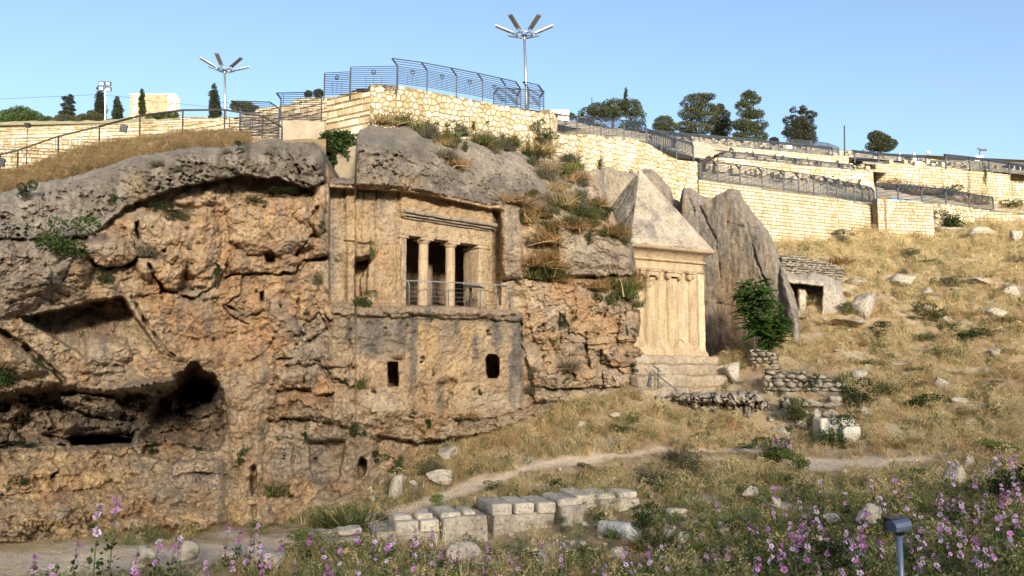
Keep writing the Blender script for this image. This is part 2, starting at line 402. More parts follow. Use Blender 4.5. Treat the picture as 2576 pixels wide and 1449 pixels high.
# ------------------------------------------------------------------ the cliff
T = [(-320,520),(0,487),(30,478),(83,461),(163,449),(267,419),(333,394),(393,385),(457,374),(500,370),(547,372),(567,367),(634,359),(667,350),(707,352),(720,358),(794,359),(814,382),(825,419),(829,448),(892,448),(897,345),(905,328),(930,315),(980,321),(1033,313),(1063,332),(1090,342),(1130,348),(1180,350),(1250,372),(1310,385),(1345,402),(1400,405),(1450,402),(1470,425),(1500,455),(1535,520),(1558,575),(1590,605),(1606,680),(1612,745),(1622,775),(1625,880),(1648,925),(1655,985),(1662,1000)]
B = [(-320,1385),(0,1362),(400,1362),(800,1340),(940,1305),(1030,1280),(1100,1228),(1160,1165),(1250,1130),(1340,1085),(1450,1040),(1620,1010),(1662,1010)]
c = Relief(-320, 1662, 2.2, T, B, 440)
px, py = c.px, c.py
Y0 = 34.34 / (1 - 0.9 * c.a)
def poly(*p): return list(p)
# overall shape ------------------------------------------------------
left = 1 - sstep(815, 830, px)
c.off += left * (1.9 * np.exp(-c.dt / 12) + 1.2 * np.exp(-c.dt / 40))
c.off += (1 - sstep(260, 420, px)) * np.clip((640 - py) / 160, 0, 2) * 1.7
c.off += (1 - sstep(840, 960, px)) * -1.7 * sstep(1120, 1350, py)
fyl = interp([(816,466),(900,472),(1000,476),(1080,490),(1233,522),(1310,515),(1400,545),(1500,565),(1600,640)], px)
h = fyl - py; up = sstep(824, 832, px)
c.off += up * (sstep(0, 12, h) * -.45 + np.clip(h, 0, 400) / 100 * interp([(830,.5),(1050,.9),(1150,3.6),(1300,5.2),(1450,5.5),(1600,2)], px))
c.off += up * 6.0 * sstep(90, 165, h) * (1 - sstep(1060, 1150, px))
c.off += up * 1.6 * np.exp(-c.dt / 10)
c.off += sstep(1560, 1650, px) * 1.2
c.off += -0.9 * sstep(1000, 1100, py) * sstep(880, 960, px) * (1 - sstep(1300, 1400, px)) * 0
# slab with the overhang on the left ---------------------------------
LIP = [(-400,600),(120,600),(235,590),(317,519),(367,499),(433,476),(483,466),(527,456),(575,446),(617,440),(660,446),(700,449),(740,462),(777,476),(822,452)]
lip = interp(LIP, px) + 5 * c.jy
slab = left * sstep(3, -3, py - lip)
ext = interp([(-400,.15),(150,.25),(300,.35),(420,.75),(560,1.1),(700,1.2),(800,.9),(828,.4)], px)
c.off -= slab * ext * (0.75 + 0.25 * sstep(0, 70, lip - py))
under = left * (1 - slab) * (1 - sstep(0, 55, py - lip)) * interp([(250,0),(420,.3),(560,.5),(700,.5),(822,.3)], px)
c.off += under
c.crack([(717,352),(730,390),(748,430),(770,480)], .7, 4)
c.off += -0.25 * left * slab * sstep(4, -4, px - interp([(350,717),(390,730),(430,748),(480,770)], py) )
c.bulge([(430,500),(480,470),(540,470),(540,512),(500,522),(450,520)], .35, 20)
# tan face under the slab
c.bulge([(335,540),(420,520),(540,520),(560,640),(520,720),(420,730),(340,690)], .5, 60, 10)
c.bulge([(560,505),(700,490),(785,490),(790,620),(745,640),(620,640),(575,600)], .75, 45, 8)
c.over([(578,632),(625,625),(690,632),(762,648),(760,680),(680,690),(610,692),(580,680)], .45, 18)
c.bulge([(785,465),(822,460),(820,540),(800,600),(780,560)], .55, 15)
c.over([(784,560),(812,540),(822,580),(784,597)], .4, 10); c.over([(770,602),(822,592),(824,645),(764,652)], .45, 12)
c.crack([(745,640),(768,615),(790,590),(785,545),(800,520)], .6, 4.5); c.crack([(764,652),(790,655),(824,646)], .6, 4)
c.crack([(560,700),(600,690),(640,688),(690,690),(745,685),(760,650)], .5, 4); c.crack([(570,690),(572,655),(578,630)], .45, 4)
c.carve([(660,632),(682,628),(700,640),(692,665),(672,668)], 1.0, 9); c.carve([(650,735),(664,728),(668,760),(654,765)], 1.2, 8)
c.carve([(337,556),(350,553),(356,600),(342,606)], 1.0, 8); c.carve([(452,690),(470,655),(492,700),(480,740),(440,742)], .9, 16)
c.crack([(375,665),(390,700),(410,730),(450,738),(480,755),(510,742)], .7, 5); c.carve([(398,720),(425,728),(420,742),(402,740)], .8, 6)
c.carve([(405,628),(420,620),(420,636),(410,640)], .5, 5)
c.over([(207,625),(225,590),(290,575),(330,590),(345,640),(322,668),(262,674),(230,663)], .8, 30)
c.crack([(205,628),(233,664),(262,674),(322,668),(345,655)], .8, 5)
c.over([(150,640),(205,630),(240,668),(225,690),(170,690)], .3, 20)
c.crack([(545,720),(560,690),(540,660)], .4, 3); c.crack([(500,745),(540,720),(570,700)], .45, 3.5); c.crack([(335,748),(390,742),(410,735)], .3, 3)
c.crack([(610,690),(605,740),(560,770),(590,800),(625,815)], .35, 3.2); c.crack([(745,690),(752,740),(748,800),(760,860)], .4, 3.5)
c.crack([(570,770),(620,800),(650,790)], .5, 4)
# ledge above the blue-grey slope on the far left
c.off += (1 - sstep(190, 240, px)) * (-.55) * sstep(603, 612, py + 5 * c.jy) * (1 - sstep(700, 800, py))
c.bulge([(0,720),(60,690),(120,640),(190,640),(150,720),(45,790),(0,800)], .4, 40)
# roofed niche -------------------------------------------------------
c.off += 2.0 * sstep(0, 7, -c.sd([(42,797),(150,776),(235,753),(308,742),(330,775),(352,810),(395,870),(420,905),(330,925),(210,900),(130,850),(70,815)], 3)) * (1 - .8 * sstep(790, 900, py + .1 * (px - 200)))
c.bulge([(212,850),(240,842),(320,850),(335,900),(310,922),(215,918)], .5, 20)
c.crack([(330,745),(360,800),(405,865),(440,900)], .6, 5, 3); c.bulge([(310,742),(345,760),(420,880),(440,905),(395,870),(340,800)], .3, 10)
c.over([(200,925),(240,915),(310,925),(315,935),(240,940),(205,938)], .25, 5)
# diagonal joint and plants ledge at the far left
c.crack([(-60,800),(0,832),(60,870),(133,932),(160,960)], 1.0, 9, 4); c.bulge([(0,845),(70,890),(120,935),(60,950),(0,920)], .5, 20)
# great cave ---------------------------------------------------------
cave = [(360,975),(385,955),(430,946),(462,930),(476,909),(500,912),(512,930),(540,940),(556,962),(567,1000),(572,1030),(575,1060),(567,1108),(545,1138),(470,1128),(410,1118),(360,1130),(335,1120),(350,1060),(370,1010)]
sdc = c.sd(cave, 5)
c.off += 4.6 * sstep(0, 46, -sdc) * (1 - .55 * sstep(1030, 1060, py + .12 * (px - 470))) * (1 - .5 * sstep(1070, 1140, py)) + .9 * sstep(0, 5, -sdc) * sstep(430, 480, px)
c.off += 1.3 * sstep(0, 30, -c.sd([(430,940),(500,925),(550,960),(556,1030),(470,1040),(420,1000)], 4))
c.over([(455,1012),(500,1004),(550,998),(562,1036),(505,1052),(458,1044)], 1.6, 12, 6); c.over([(395,1050),(440,1030),(450,1075),(400,1090)], .9, 14, 6)
hall = [(-330,985),(0,985),(60,970),(150,960),(235,978),(300,975),(380,950),(400,1010),(380,1060),(345,1110),(330,1124),(150,1122),(0,1135),(-330,1150)]
sdh = c.sd(hall, 5); c.off += 2.3 * sstep(0, 34, -sdh)
c.over([(294,975),(330,960),(400,948),(440,950),(446,975),(420,998),(370,992),(320,985)], 3.2, 16)
c.over([(150,1000),(200,990),(290,1005),(312,1035),(290,1058),(220,1040),(160,1018)], 1.9, 22)
c.over([(75,1040),(130,1030),(215,1050),(320,1060),(350,1075),(330,1092),(240,1090),(160,1100),(100,1090)], 1.7, 20)
c.over([(-100,1075),(0,1080),(40,1085),(60,1112),(0,1122),(-100,1120)], 1.8, 16)
c.carve([(165,1100),(210,1095),(260,1092),(335,1100),(332,1116),(250,1122),(180,1122)], 3.2, 5, 2)
c.carve([(66,1018),(84,1014),(104,1020),(100,1030),(70,1030)], .8, 5)
c.crack([(0,1115),(80,1112),(165,1120)], .7, 5)
# apron ledge
c.off += (1 - sstep(545, 575, px)) * (-.75) * sstep(0, 10, py - interp([(-330,1150),(0,1133),(160,1124),(330,1117),(350,1140),(420,1152),(540,1152)], px) - 9 * c.jy)
c.crack([(360,1140),(375,1122),(410,1118),(470,1125),(520,1130)], .5, 4)
c.crack([(440,1195),(500,1190),(560,1195),(590,1205)], .45, 4); c.crack([(0,1245),(110,1240),(230,1232)], .25, 3)
c.carve([(470,1192),(520,1188),(555,1196),(520,1204)], .3, 6); c.carve([(130,1192),(143,1186),(140,1204),(128,1206)], .6, 4)
for (x, y, rx, ry, a) in ((80,1180,70,30,.4),(200,1200,80,35,.35),(330,1190,60,40,.45),(440,1230,90,40,.5),(250,1270,110,35,.5),(90,1290,90,35,.45),(480,1300,100,30,.5),(560,1240,50,60,.4),(640,1300,60,30,.4),(30,1330,60,20,.4),(360,1320,60,20,.35),(710,1310,50,25,.4),(160,1310,40,18,.3)):
    th = np.linspace(0, 2 * np.pi, 14, endpoint=False); c.bulge([(x + rx * np.cos(t), y + ry * np.sin(t)) for t in th], a, min(rx, ry) * .9, 12)
# buttress and right-hand part of the lower left
c.bulge([(575,960),(650,900),(700,880),(690,1000),(660,1150),(620,1250),(575,1140)], .5, 50, 8)
c.crack([(690,850),(660,890),(640,905),(620,910)], .3, 3)
c.carve([(630,1172),(640,1165),(648,1175),(646,1225),(636,1255),(627,1230)], 1.2, 6); c.carve([(630,1270),(645,1265),(650,1290),(640,1310),(632,1300)], .7, 5)
c.carve([(776,1112),(820,1104),(872,1104),(866,1150),(852,1218),(790,1220),(776,1180)], .55, 7, 3)
c.over([(770,1085),(815,1082),(872,1090),(873,1106),(776,1112)], .45, 8)
c.carve([(788,1152),(800,1146),(802,1160),(790,1164)], .7, 5)
c.carve([(897,1168),(905,1152),(914,1148),(925,1160),(926,1178),(916,1200),(899,1210)], 2.2, 6, 2)
c.bulge([(862,1130),(895,1110),(935,1130),(945,1230),(930,1280),(850,1280),(850,1220)], .45, 20, 5)
c.crack([(740,1120),(735,1160),(742,1190)], .5, 4); c.crack([(660,1180),(655,1260),(665,1330)], .3, 3)
# dressed front -------------------------------------------------------
fac = [(826,470),(1006,478),(1080,490),(1236,524),(1262,530),(1262,770),(826,764)]
sf = c.sd(fac, 1.2); fz = sstep(0, 5, -sf)
keep = 1 - fz; c.off = c.off * keep + fz * 0.85
for x, d in ((868, .22), (913, .1), (946, .16), (1000, .1)): c.off += fz * d * (1 - sstep(1.2, 4, np.abs(px + 1.5 * c.jx - x)))
c.off += fz * .25 * sstep(0, 3, 868 - px)
c.off += -fz * .18 * sstep(612, 617, py + 2 * c.jy) * sstep(872, 876, px) * (1 - sstep(1008, 1014, px))
c.crack([(868,606),(900,612),(950,616),(1005,614)], .25, 2.4, 2)
c.carve([(890,662),(902,655),(930,650),(928,672),(924,747),(890,749)], 1.9, 4, 2); c.bulge([(904,700),(926,668),(926,750),(908,750)], .9, 9, 2)
c.carve([(888,648),(925,640),(940,652),(930,668),(890,666)], .5, 5, 3)
c.crack([(930,610),(935,640),(930,660)], .35, 4)
c.off += -fz * .22 * sstep(476, 482, py) * sstep(1004, 1012, px) * (1 - sstep(1238, 1242, px)) * (py < 545 + .12 * (px - 1018))
c.carve([(1020,592),(1223,616),(1223,772),(1020,768)], 4.2, 2.5, 0)
# right jamb
c.bulge([(1258,520),(1285,512),(1310,520),(1315,600),(1314,700),(1262,705)], .8, 16, 3)
c.carve([(1236,520),(1258,524),(1262,700),(1250,765),(1238,765)], .35, 8, 2)
# ledge and lower wall
led = interp([(820,764),(890,764),(1000,768),(1150,772),(1306,782),(1330,786)], px) + 3 * c.jy + 6 * noise3(px / 70, px * 0 + .4, px * 0)
wl = sstep(826, 842, px) * (1 - sstep(1306, 1320, px))
low = wl * sstep(0, 3, py - led) * (1 - sstep(1060, 1130, py))
c.off = c.off * (1 - low) + low * (-.45 + .3 * sstep(24, 30, py - led + 4 * c.jx) - .25 * sstep(860, 1060, py))
c.over([(955,770),(1080,772),(1210,780),(1300,782),(1306,793),(1200,796),(1080,792),(960,786)], .22, 6)
c.crack([(890,795),(1000,803),(1080,806),(1200,808),(1300,815)], .12, 2.5, 5)
c.carve([(975,910),(1002,910),(1003,972),(975,974)], 3.6, 2, .8); c.carve([(1221,900),(1228,890),(1248,891),(1256,902),(1258,940),(1250,953),(1226,953),(1222,940)], 3.6, 3, .8)
c.carve([(1026,985),(1036,960),(1060,948),(1082,962),(1078,1020),(1045,1042),(1030,1015)], .5, 22, 12); c.carve([(1088,980),(1100,955),(1132,944),(1156,962),(1140,995),(1128,1030),(1095,1025)], .5, 18, 12)
c.crack([(880,800),(878,860),(895,900),(870,935)], .3, 3); c.crack([(1308,790),(1312,870),(1330,930),(1340,1000)], .6, 5); c.crack([(1180,810),(1178,900)], .12, 2.2)
c.crack([(820,790),(830,820),(800,845),(770,860)], .5, 4); c.crack([(813,900),(830,950),(860,960),(880,975),(905,972)], .4, 4)
c.crack([(700,905),(750,900),(800,910),(812,930),(860,925),(895,925)], .45, 4.5); c.crack([(700,985),(740,978),(790,990),(800,1000),(840,990)], .6, 6)
c.over([(710,880),(770,875),(810,895),(800,915),(720,918)], .45, 14); c.over([(812,900),(880,897),(880,955),(840,962),(815,935)], .5, 14)
c.over([(695,935),(760,925),(800,935),(790,975),(740,978),(700,970)], .5, 18); c.over([(680,1000),(730,990),(735,1050),(690,1058)], .45, 14); c.over([(738,995),(800,1000),(812,1045),(740,1050)], .5, 14)
c.over([(795,1010),(860,1010),(890,1040),(868,1072),(800,1070)], .6, 16); c.over([(800,1075),(845,1070),(875,1085),(865,1110),(800,1105)], .35, 10)
c.crack([(680,1060),(740,1055),(800,1062),(870,1075)], .6, 6)
c.over([(880,985),(960,980),(1010,1000),(1040,1060),(960,1080),(890,1060)], .3, 30, 10)
# undercut foot of the dressed wall
foot = interp([(935,1088),(1000,1100),(1060,1110),(1130,1100),(1220,1088),(1330,1048),(1345,1045)], px) + 5 * c.jx
fm = sstep(940, 955, px) * (1 - sstep(1330, 1350, px))
c.off += fm * 1.0 * sstep(0, 6, py - foot) * (1 - .75 * sstep(25, 70, py - foot))
c.crack([(1190,1060),(1280,1045),(1310,1030)], .4, 4); c.crack([(1290,1050),(1293,1075),(1285,1095)], .3, 3)
# right-hand cliff ------------------------------------------------------
c.over([(1405,560),(1460,555),(1540,575),(1600,620),(1608,690),(1545,690),(1500,695),(1430,698),(1405,670)], 1.1, 40, 5)
c.carve([(1420,690),(1500,690),(1505,703),(1440,704)], .9, 6, 2)
c.bulge([(1315,700),(1420,705),(1500,705),(1480,800),(1400,860),(1320,860)], .35, 40, 10)
c.over([(1560,790),(1618,770),(1624,850),(1600,862),(1555,855)], .6, 12); c.crack([(1425,862),(1500,870),(1555,865),(1620,868)], .3, 4)
c.over([(1512,880),(1560,868),(1600,876),(1604,918),(1560,925),(1515,915)], .7, 16); c.over([(1600,875),(1632,880),(1640,920),(1604,925)], .6, 10)
c.over([(1515,930),(1600,922),(1640,930),(1640,960),(1600,975),(1520,972)], .7, 14); c.over([(1340,938),(1420,925),(1512,930),(1515,968),(1430,978),(1345,975)], .75, 18)
c.over([(1340,985),(1500,980),(1640,975),(1650,1000),(1500,1012),(1350,1012)], .55, 8)
c.crack([(1335,975),(1430,980),(1520,976),(1640,974)], .6, 4); c.crack([(1472,840),(1475,890),(1485,925)], .7, 6); c.crack([(1408,790),(1410,850),(1395,920)], .4, 4); c.crack([(1540,740),(1520,800),(1500,850)], .4, 4); c.crack([(1320,700),(1380,708),(1420,700)], .4, 4); c.crack([(1365,720),(1372,800),(1360,860)],.3,3.5); c.crack([(1440,710),(1450,780),(1430,840)],.35,4); c.crack([(1590,700),(1570,770),(1575,840)],.4,4)
# roughness ----------------------------------------------------------
opening = sstep(0, -2, sdf(px, py, [(1019,590),(1224,614),(1224,772),(1019,769)]))
hewn = np.maximum(np.maximum(fz, low * (1 - sstep(1000, 1060, py))), opening)
ru = 1 - .88 * hewn
smooth_slab = slab * sstep(5, -10, py - lip)
bx = c.a * Y0; bz = c.b * Y0
big = fbm(bx * .45, bz * .6, Y0 * .3, 3); mid = fbm(bx * 1.6, bz * 2.1, Y0 * .8, 4, .55); fine = fbm(bx * 6, bz * 7, Y0 * 4, 4, .6)
rid = fbm(bx * 1.1 + .4 * c.jx, bz * 1.9, Y0 * .5, 4, .55, True)
f1, f2, cid = worley(px / 62 + .35 * c.jx, py / 44 + .35 * c.jy, 5); g1, g2, gid = worley(px / 26 + .4 * c.jx, py / 19 + .4 * c.jy, 9)
blockz = np.clip(sstep(660, 700, px) * (1 - sstep(880, 960, px)) * sstep(720, 800, py) + sstep(1310, 1340, px) * sstep(690, 720, py) + sstep(880, 930, px) * sstep(1000, 1050, py) + .35 * left * sstep(0, 40, py - lip), 0, 1) * ru
rub = np.clip(sstep(1000, 1050, py) * sstep(660, 700, px) + .5 * sstep(1130, 1160, py) + sstep(930,960,py)*(1-sstep(660,720,px))*.5, 0, 1) * ru
c.off += blockz * ((cid - .5) * .36 + .15 * (1 - sstep(.03, .13, f2 - f1))) + rub * ((gid - .5) * .14 + .08 * (1 - sstep(.03, .16, g2 - g1)))
c.off -= ru * (.30 * big + .12 * mid * (1 - .2 * smooth_slab) + .05 * fine + .055 * (rid - .2) * (1 - .2 * smooth_slab))
ff1, ff2, fid = worley(px / 9, py / 9, 2); pk = sstep(.35, .8, fbm(bx * .9, bz * .9, Y0 * 0 + 7, 3))
c.off += ru * pk * .12 * (1 - sstep(.12, .4, ff1)) * (fid > .55)
hw2 = hewn * (1 - opening); lw2 = low * (1 - fz)
inc = sstep(0, 16, -sdc); inh = sstep(0, 20, -sdh) * (1 - inc)
c.off += inc * ((cid - .5) * 1.3 + (gid - .5) * .5 - .45 * mid) + inh * ((cid - .5) * .9 + (gid - .5) * .35 - .3 * mid)
c.off -= hw2 * ((.05 + .08 * lw2) * mid + (.03 + .02 * lw2) * fine + (.03 + .05 * lw2) * rid + .12 * lw2 * big)
# jointed, faceted weathering of the grey caps
caps = np.clip(slab * left + up * sstep(2, 14, h) * (px < 1600), 0, 1) * (1 - fz)
h1, h2, hid = worley(px / 95 + .6 * c.jb + .12 * c.jx, py / 60 + .6 * c.jb + .12 * c.jy, 21); k1, k2, kid = worley(px / 36 + .25 * c.jx, py / 26 + .25 * c.jy, 33)
c.off += caps * (.38 * (h1 - .45) + .10 * (1 - sstep(.01, .06, h2 - h1)) * (hid > .4) + .09 * (k1 - .4) * sstep(-.2, .5, mid) + .22 * sstep(.2, .9, rid - .6) * (1 - sstep(.05, .3, fine + .4)))
c.off -= caps * .07 * fbm(bx * 2.2, bz * 2.2, Y0, 4, .55, True)
c.off += (1 - caps) * ru * (.05 * (k1 - .4) + .34 * (h1 - .45) + .12 * (1 - sstep(.01, .05, h2 - h1)) * (hid > .55))
c.off += hewn * (1 - opening) * .12 * sstep(.25, .8, fbm(bx * 2.2, bz * 1.2, Y0 + 3, 4))
# colour ---------------------------------------------------------------
nb = fbm(px / 130, py / 130, px * 0 + 6, 4); ns = fbm(px / 40, py / 40, px * 0 + 2, 4)
def lay(c, col, m): c.col += (col - c.col) * np.clip(m, 0, 1)[..., None]
lay(c, ORANGE, .75 * sstep(-.25, .55, nb)); lay(c, PALE, .55 * sstep(.15, .8, ns - .3 * nb)); lay(c, GREY, .5 * sstep(.15, .8, -ns - .2 * nb))
c.paint([(300,640),(420,560),(560,505),(760,500),(790,640),(700,760),(620,880),(460,900),(360,760)], ORANGE, .75, 50)
for b_ in ((480,640,90,90,TAN,.6),(640,560,90,60,YEL,.4),(440,680,60,40,YEL,.5),(560,830,90,80,ORANGE,.9),(660,850,60,70,ORANGE,.8),(600,720,90,50,ORANGE,.6),(270,700,90,50,TAN,.8),(250,880,110,60,PALE,.6),(500,740,60,40,GREY,.6),(720,820,60,60,GREY,.6),(770,900,60,40,GREY,.7),(740,960,70,40,LGREY,.5),(540,600,40,60,GREY,.45),(730,620,60,40,GREY,.5),(380,600,50,50,TAN,.7)): c.blob(*b_)
lay(c, GREY * .9, .95 * slab * left); lay(c, LGREY, slab * (.8 * sstep(.0, .6, ns + .35 * big) + .75 * np.exp(-c.dt / 24) * (px < 760) + .5 * (1 - sstep(120, 420, px)))); lay(c, DGREY, slab * .8 * sstep(.15, .7, -ns + .4 * mid) * sstep(350, 550, px))
vs = fbm(px / 16, py / 150, px * 0 + 8, 4); lay(c, BGREY, .6 * sstep(.15, .6, vs) * (1 - slab)); lay(c, PALE, .45 * sstep(.2, .7, -vs) * (1 - slab)); c.blob(330, 455, 40, 50, PALE, .8); c.blob(345, 470, 25, 60, YEL, .5); c.blob(470, 500, 60, 22, TAN, .7)
lay(c, DGREY, under / .9 * .55)  # overhang shadow under the slab painted in as dark grey
c.paint([(-330,600),(200,600),(190,680),(90,770),(40,800),(0,830),(-330,860)], BGREY, .8, 18); c.blob(120, 640, 80, 60, LGREY, .6); c.blob(250, 620, 60, 40, GREY, .8); c.paint([(45,795),(150,775),(230,752),(170,700),(100,740)], GREY, .7, 12)
c.paint([(-330,840),(60,880),(140,940),(120,980),(-330,985)], TAN, .8); c.paint([(60,800),(300,750),(340,800),(300,840),(130,840)], GREY, .5, 10)
c.paint(hall, GREY * .8, .5, 16); c.paint(cave, np.array([.20, .155, .12]), .6, 10); CAVE_SHADE = np.array([.05, .042, .036]); c.paint([(445,960),(470,915),(500,914),(540,945),(556,1000),(530,1035),(460,1040),(440,1005)], CAVE_SHADE, .7, 22, 4); c.paint([(150,1040),(350,1010),(400,1000),(380,1080),(330,1120),(160,1120)], CAVE_SHADE * 2.6, .5, 18, 10); c.paint([(60,800),(300,748),(330,790),(250,815),(130,822)], CAVE_SHADE * 1.6, .8, 12, 8); c.paint([(-300,990),(60,985),(130,1030),(60,1060),(-300,1070)], CAVE_SHADE * 2.4, .6, 14); c.paint([(180,1080),(350,1080),(350,1130),(180,1130)], DGREY, .7); c.blob(370, 975, 80, 24, LGREY, .8)  # darkness of cave, hall and niche painted into the rock colour as shade
c.paint([(-330,1140),(330,1125),(560,1150),(620,1250),(900,1250),(940,1300),(700,1360),(-330,1370)], YEL, .6, 18); c.paint([(330,1140),(550,1150),(600,1200),(560,1260),(430,1280),(340,1230)], GREY, .65, 22); c.blob(260, 1215, 70, 40, YEL, .9); c.blob(130, 1260, 60, 25, ORANGE, .6); c.blob(150, 1290, 50, 24, LGREY, .6); c.blob(330, 1290, 80, 30, ORANGE, .6); c.blob(60, 1345, 120, 20, GREY, .5); c.blob(600,1290,70,50,YEL,.8)
c.paint([(776,1105),(872,1104),(855,1220),(780,1220)], BGREY, .75, 8); c.paint([(690,1080),(760,1080),(750,1200),(690,1180)], GREY, .6, 14)
c.paint([(826,470),(1262,520),(1262,770),(826,765)], HEWN, .85, 8, 4); c.paint([(820,466),(868,470),(868,770),(820,764)], np.array([.42, .35, .26]), .6, 8); c.paint([(945,470),(1000,476),(995,600),(950,620)], np.array([.42, .36, .28]), .6, 10); c.paint([(1222,610),(1262,590),(1262,765),(1222,770)], YEL, .55, 10)
c.paint([(1000,478),(1090,490),(1240,528),(1240,560),(1010,540)], HEWN * .95, .6, 8)
lay(c, BGREY, fz * .5 * sstep(.2, .8, ns) * (1 - opening))
lowc = wl * sstep(0, 6, py - led)
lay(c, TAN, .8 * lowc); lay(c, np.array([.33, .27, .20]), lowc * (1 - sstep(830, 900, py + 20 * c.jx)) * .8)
c.paint([(890,800),(1000,805),(1030,900),(980,905),(890,890)], BGREY, .75, 16)
for x, y0, y1, w, k_ in ((1075,810,960,36,.9),(1175,815,900,26,.9),(1140,900,980,30,.6),(1215,820,870,20,.6)): c.streak(x, y0, y1, w, YEL, k_)
for x, y0, y1, w in ((940,790,920,30),(1010,795,900,24),(1040,790,1000,14),(1110,950,1070,13),(1250,800,900,20),(1150,800,860,8),(1300,790,1000,22),(880,800,880,16),(1290,880,1060,16),(1195,840,930,12),(1076,770,850,12)): c.streak(x, y0, y1, w, BGREY * .7, .9)
for x, y0, y1, w in ((835,470,760,12),(1250,530,700,10),(1285,520,720,20),(960,480,560,12)): c.streak(x, y0, y1, w, BGREY, .6)
c.paint([(1060,960),(1160,960),(1180,1050),(1060,1060)], YEL, .4, 20); c.blob(960,1010,60,50,PALE,.6); c.blob(1230,1010,80,40,PALE,.6); c.paint([(1300,960),(1345,980),(1340,1060),(1280,1090),(1260,1050)], GREY, .7, 16); c.blob(1050,1110,110,24,PALE,.6)
upm = up * sstep(2, 10, h) * (px < 1480)
lay(c, GREY, .95 * upm); lay(c, BGREY, upm * .7 * sstep(0, .6, -ns + .2)); lay(c, LGREY, upm * np.clip(.8 * sstep(-.1, .6, ns) * sstep(1050, 1150, px) + .75 * np.exp(-c.dt / 26) + .4*sstep(.2,.8,ns), 0, .9))
c.paint([(1100,355),(1350,390),(1480,420),(1520,500),(1380,480),(1250,440),(1140,420)], LGREY * 1.05, .7, 24); c.blob(1020, 460, 60, 24, TAN, .6); c.blob(930,455,40,16,TAN,.6)
c.paint([(1405,560),(1600,615),(1608,690),(1420,700)], LGREY * .85, .8, 14); c.streak(1590,600,700,10,BGREY,.6)
c.paint([(1314,705),(1605,705),(1650,980),(1330,1010)], TAN, .55, 16); c.blob(1450,760,60,60,ORANGE,.5); c.blob(1360,780,40,80,PALE,.6); c.blob(1400,900,70,40,TAN,.8); c.blob(1570,895,60,26,GREY,.7); c.blob(1590,830,30,40,GREY,.8); c.blob(1430,950,90,20,TAN,.7); c.blob(1500,990,140,14,PALE,.6)
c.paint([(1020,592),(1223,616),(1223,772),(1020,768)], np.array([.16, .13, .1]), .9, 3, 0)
lay(c, GREY, .5 * blockz * sstep(.62, .7, cid)); lay(c, ORANGE, .4 * blockz * sstep(.28, .2, cid)); lay(c, PALE, .5 * blockz * sstep(.45, .5, cid) * sstep(.6, .55, cid))
c.col *= (1 + .14 * ns + .10 * fine)[..., None]
crev = np.clip(c.off - (np.roll(c.off, 3, 0) + np.roll(c.off, -3, 0) + np.roll(c.off, 3, 1) + np.roll(c.off, -3, 1)) / 4, 0, .3) / .3
capc = np.clip(slab * left + up * sstep(2, 14, h) * (px < 1420), 0, 1) * (1 - fz); c.col *= (1 - .24 * capc * (1 - .45 * sstep(300, 100, px)))[..., None]
c.col = np.clip(c.col * np.array([.98, .955, .92]) * (.80 + .14 * sstep(1130, 1180, py) * (1 - sstep(600, 900, px)))[..., None], .03, .8)
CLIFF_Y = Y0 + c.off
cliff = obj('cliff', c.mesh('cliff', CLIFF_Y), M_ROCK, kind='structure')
_cpx, _cpy, _cY = px[0].copy(), py, CLIFF_Y
def cliff_depth(x, y):
    j = int(np.clip(round((x + 320) / 2.2), 0, len(_cpx) - 1)); colp = _cpy[:, j]; return float(np.interp(y, colp, _cY[:, j]))
# ================================================================== rough blocks
def rough_box(lo, hi, step=.15, r=.05, amp=.03, freq=1.5, seed=0, nobottom=False):
    """box with worn, rounded edges and uneven faces -> verts, faces"""
    lo, hi = np.array(lo, float), np.array(hi, float); r = min(r, *(hi - lo) / 2.05); V, Fc = [], []; n0 = 0
    for ax in range(3):
        a, b = [(1, 2), (2, 0), (0, 1)][ax]
        for side in (0, 1):
            if nobottom and ax == 2 and side == 0: continue
            na = max(2, int((hi[a] - lo[a]) / step) + 2); nb = max(2, int((hi[b] - lo[b]) / step) + 2)
            ua, ub = np.linspace(lo[a], hi[a], na), np.linspace(lo[b], hi[b], nb)
            if na > 3: ua[1] = lo[a] + r; ua[-2] = hi[a] - r
            if nb > 3: ub[1] = lo[b] + r; ub[-2] = hi[b] - r
            Ua, Ub = np.meshgrid(ua, ub, indexing='ij'); p = np.zeros(Ua.shape + (3,)); p[..., a] = Ua; p[..., b] = Ub; p[..., ax] = hi[ax] if side else lo[ax]
            f = grid_faces(na, nb) + n0; V.append(p.reshape(-1, 3)); Fc.append(f if side else f[:, ::-1]); n0 += na * nb
    p = np.concatenate(V); q = np.clip(p, lo + r, hi - r); d = p - q; L = np.linalg.norm(d, axis=1)[:, None]; p = q + d / np.maximum(L, 1e-9) * r
    s = seed * 13.7
    for k in range(3):
        p[:, k] += amp * fbm(q[:, 0] * freq + s, q[:, 1] * freq + 3.1 * k, q[:, 2] * freq + s * .7, 3)
    return p, np.concatenate(Fc)
def weld(me, d=.002):
    bm = bmesh.new(); bm.from_mesh(me); bmesh.ops.remove_doubles(bm, verts=bm.verts, dist=d); bm.to_mesh(me); bm.free(); return me
def stone_cols(p, base, var=.12, freq=.8, grey=None, gk=.5):
    n = fbm(p[:, 0] * freq, p[:, 1] * freq, p[:, 2] * freq, 3); c = np.asarray(base)[None] * (1 + var * n[:, None])
    if grey is not None: c += (np.asarray(grey) - c) * (gk * sstep(-.1, .6, fbm(p[:, 0] * freq * .7 + 9, p[:, 1] * freq * .7, p[:, 2] * freq * .5, 3)))[:, None]
    return np.clip(c, .02, .85)
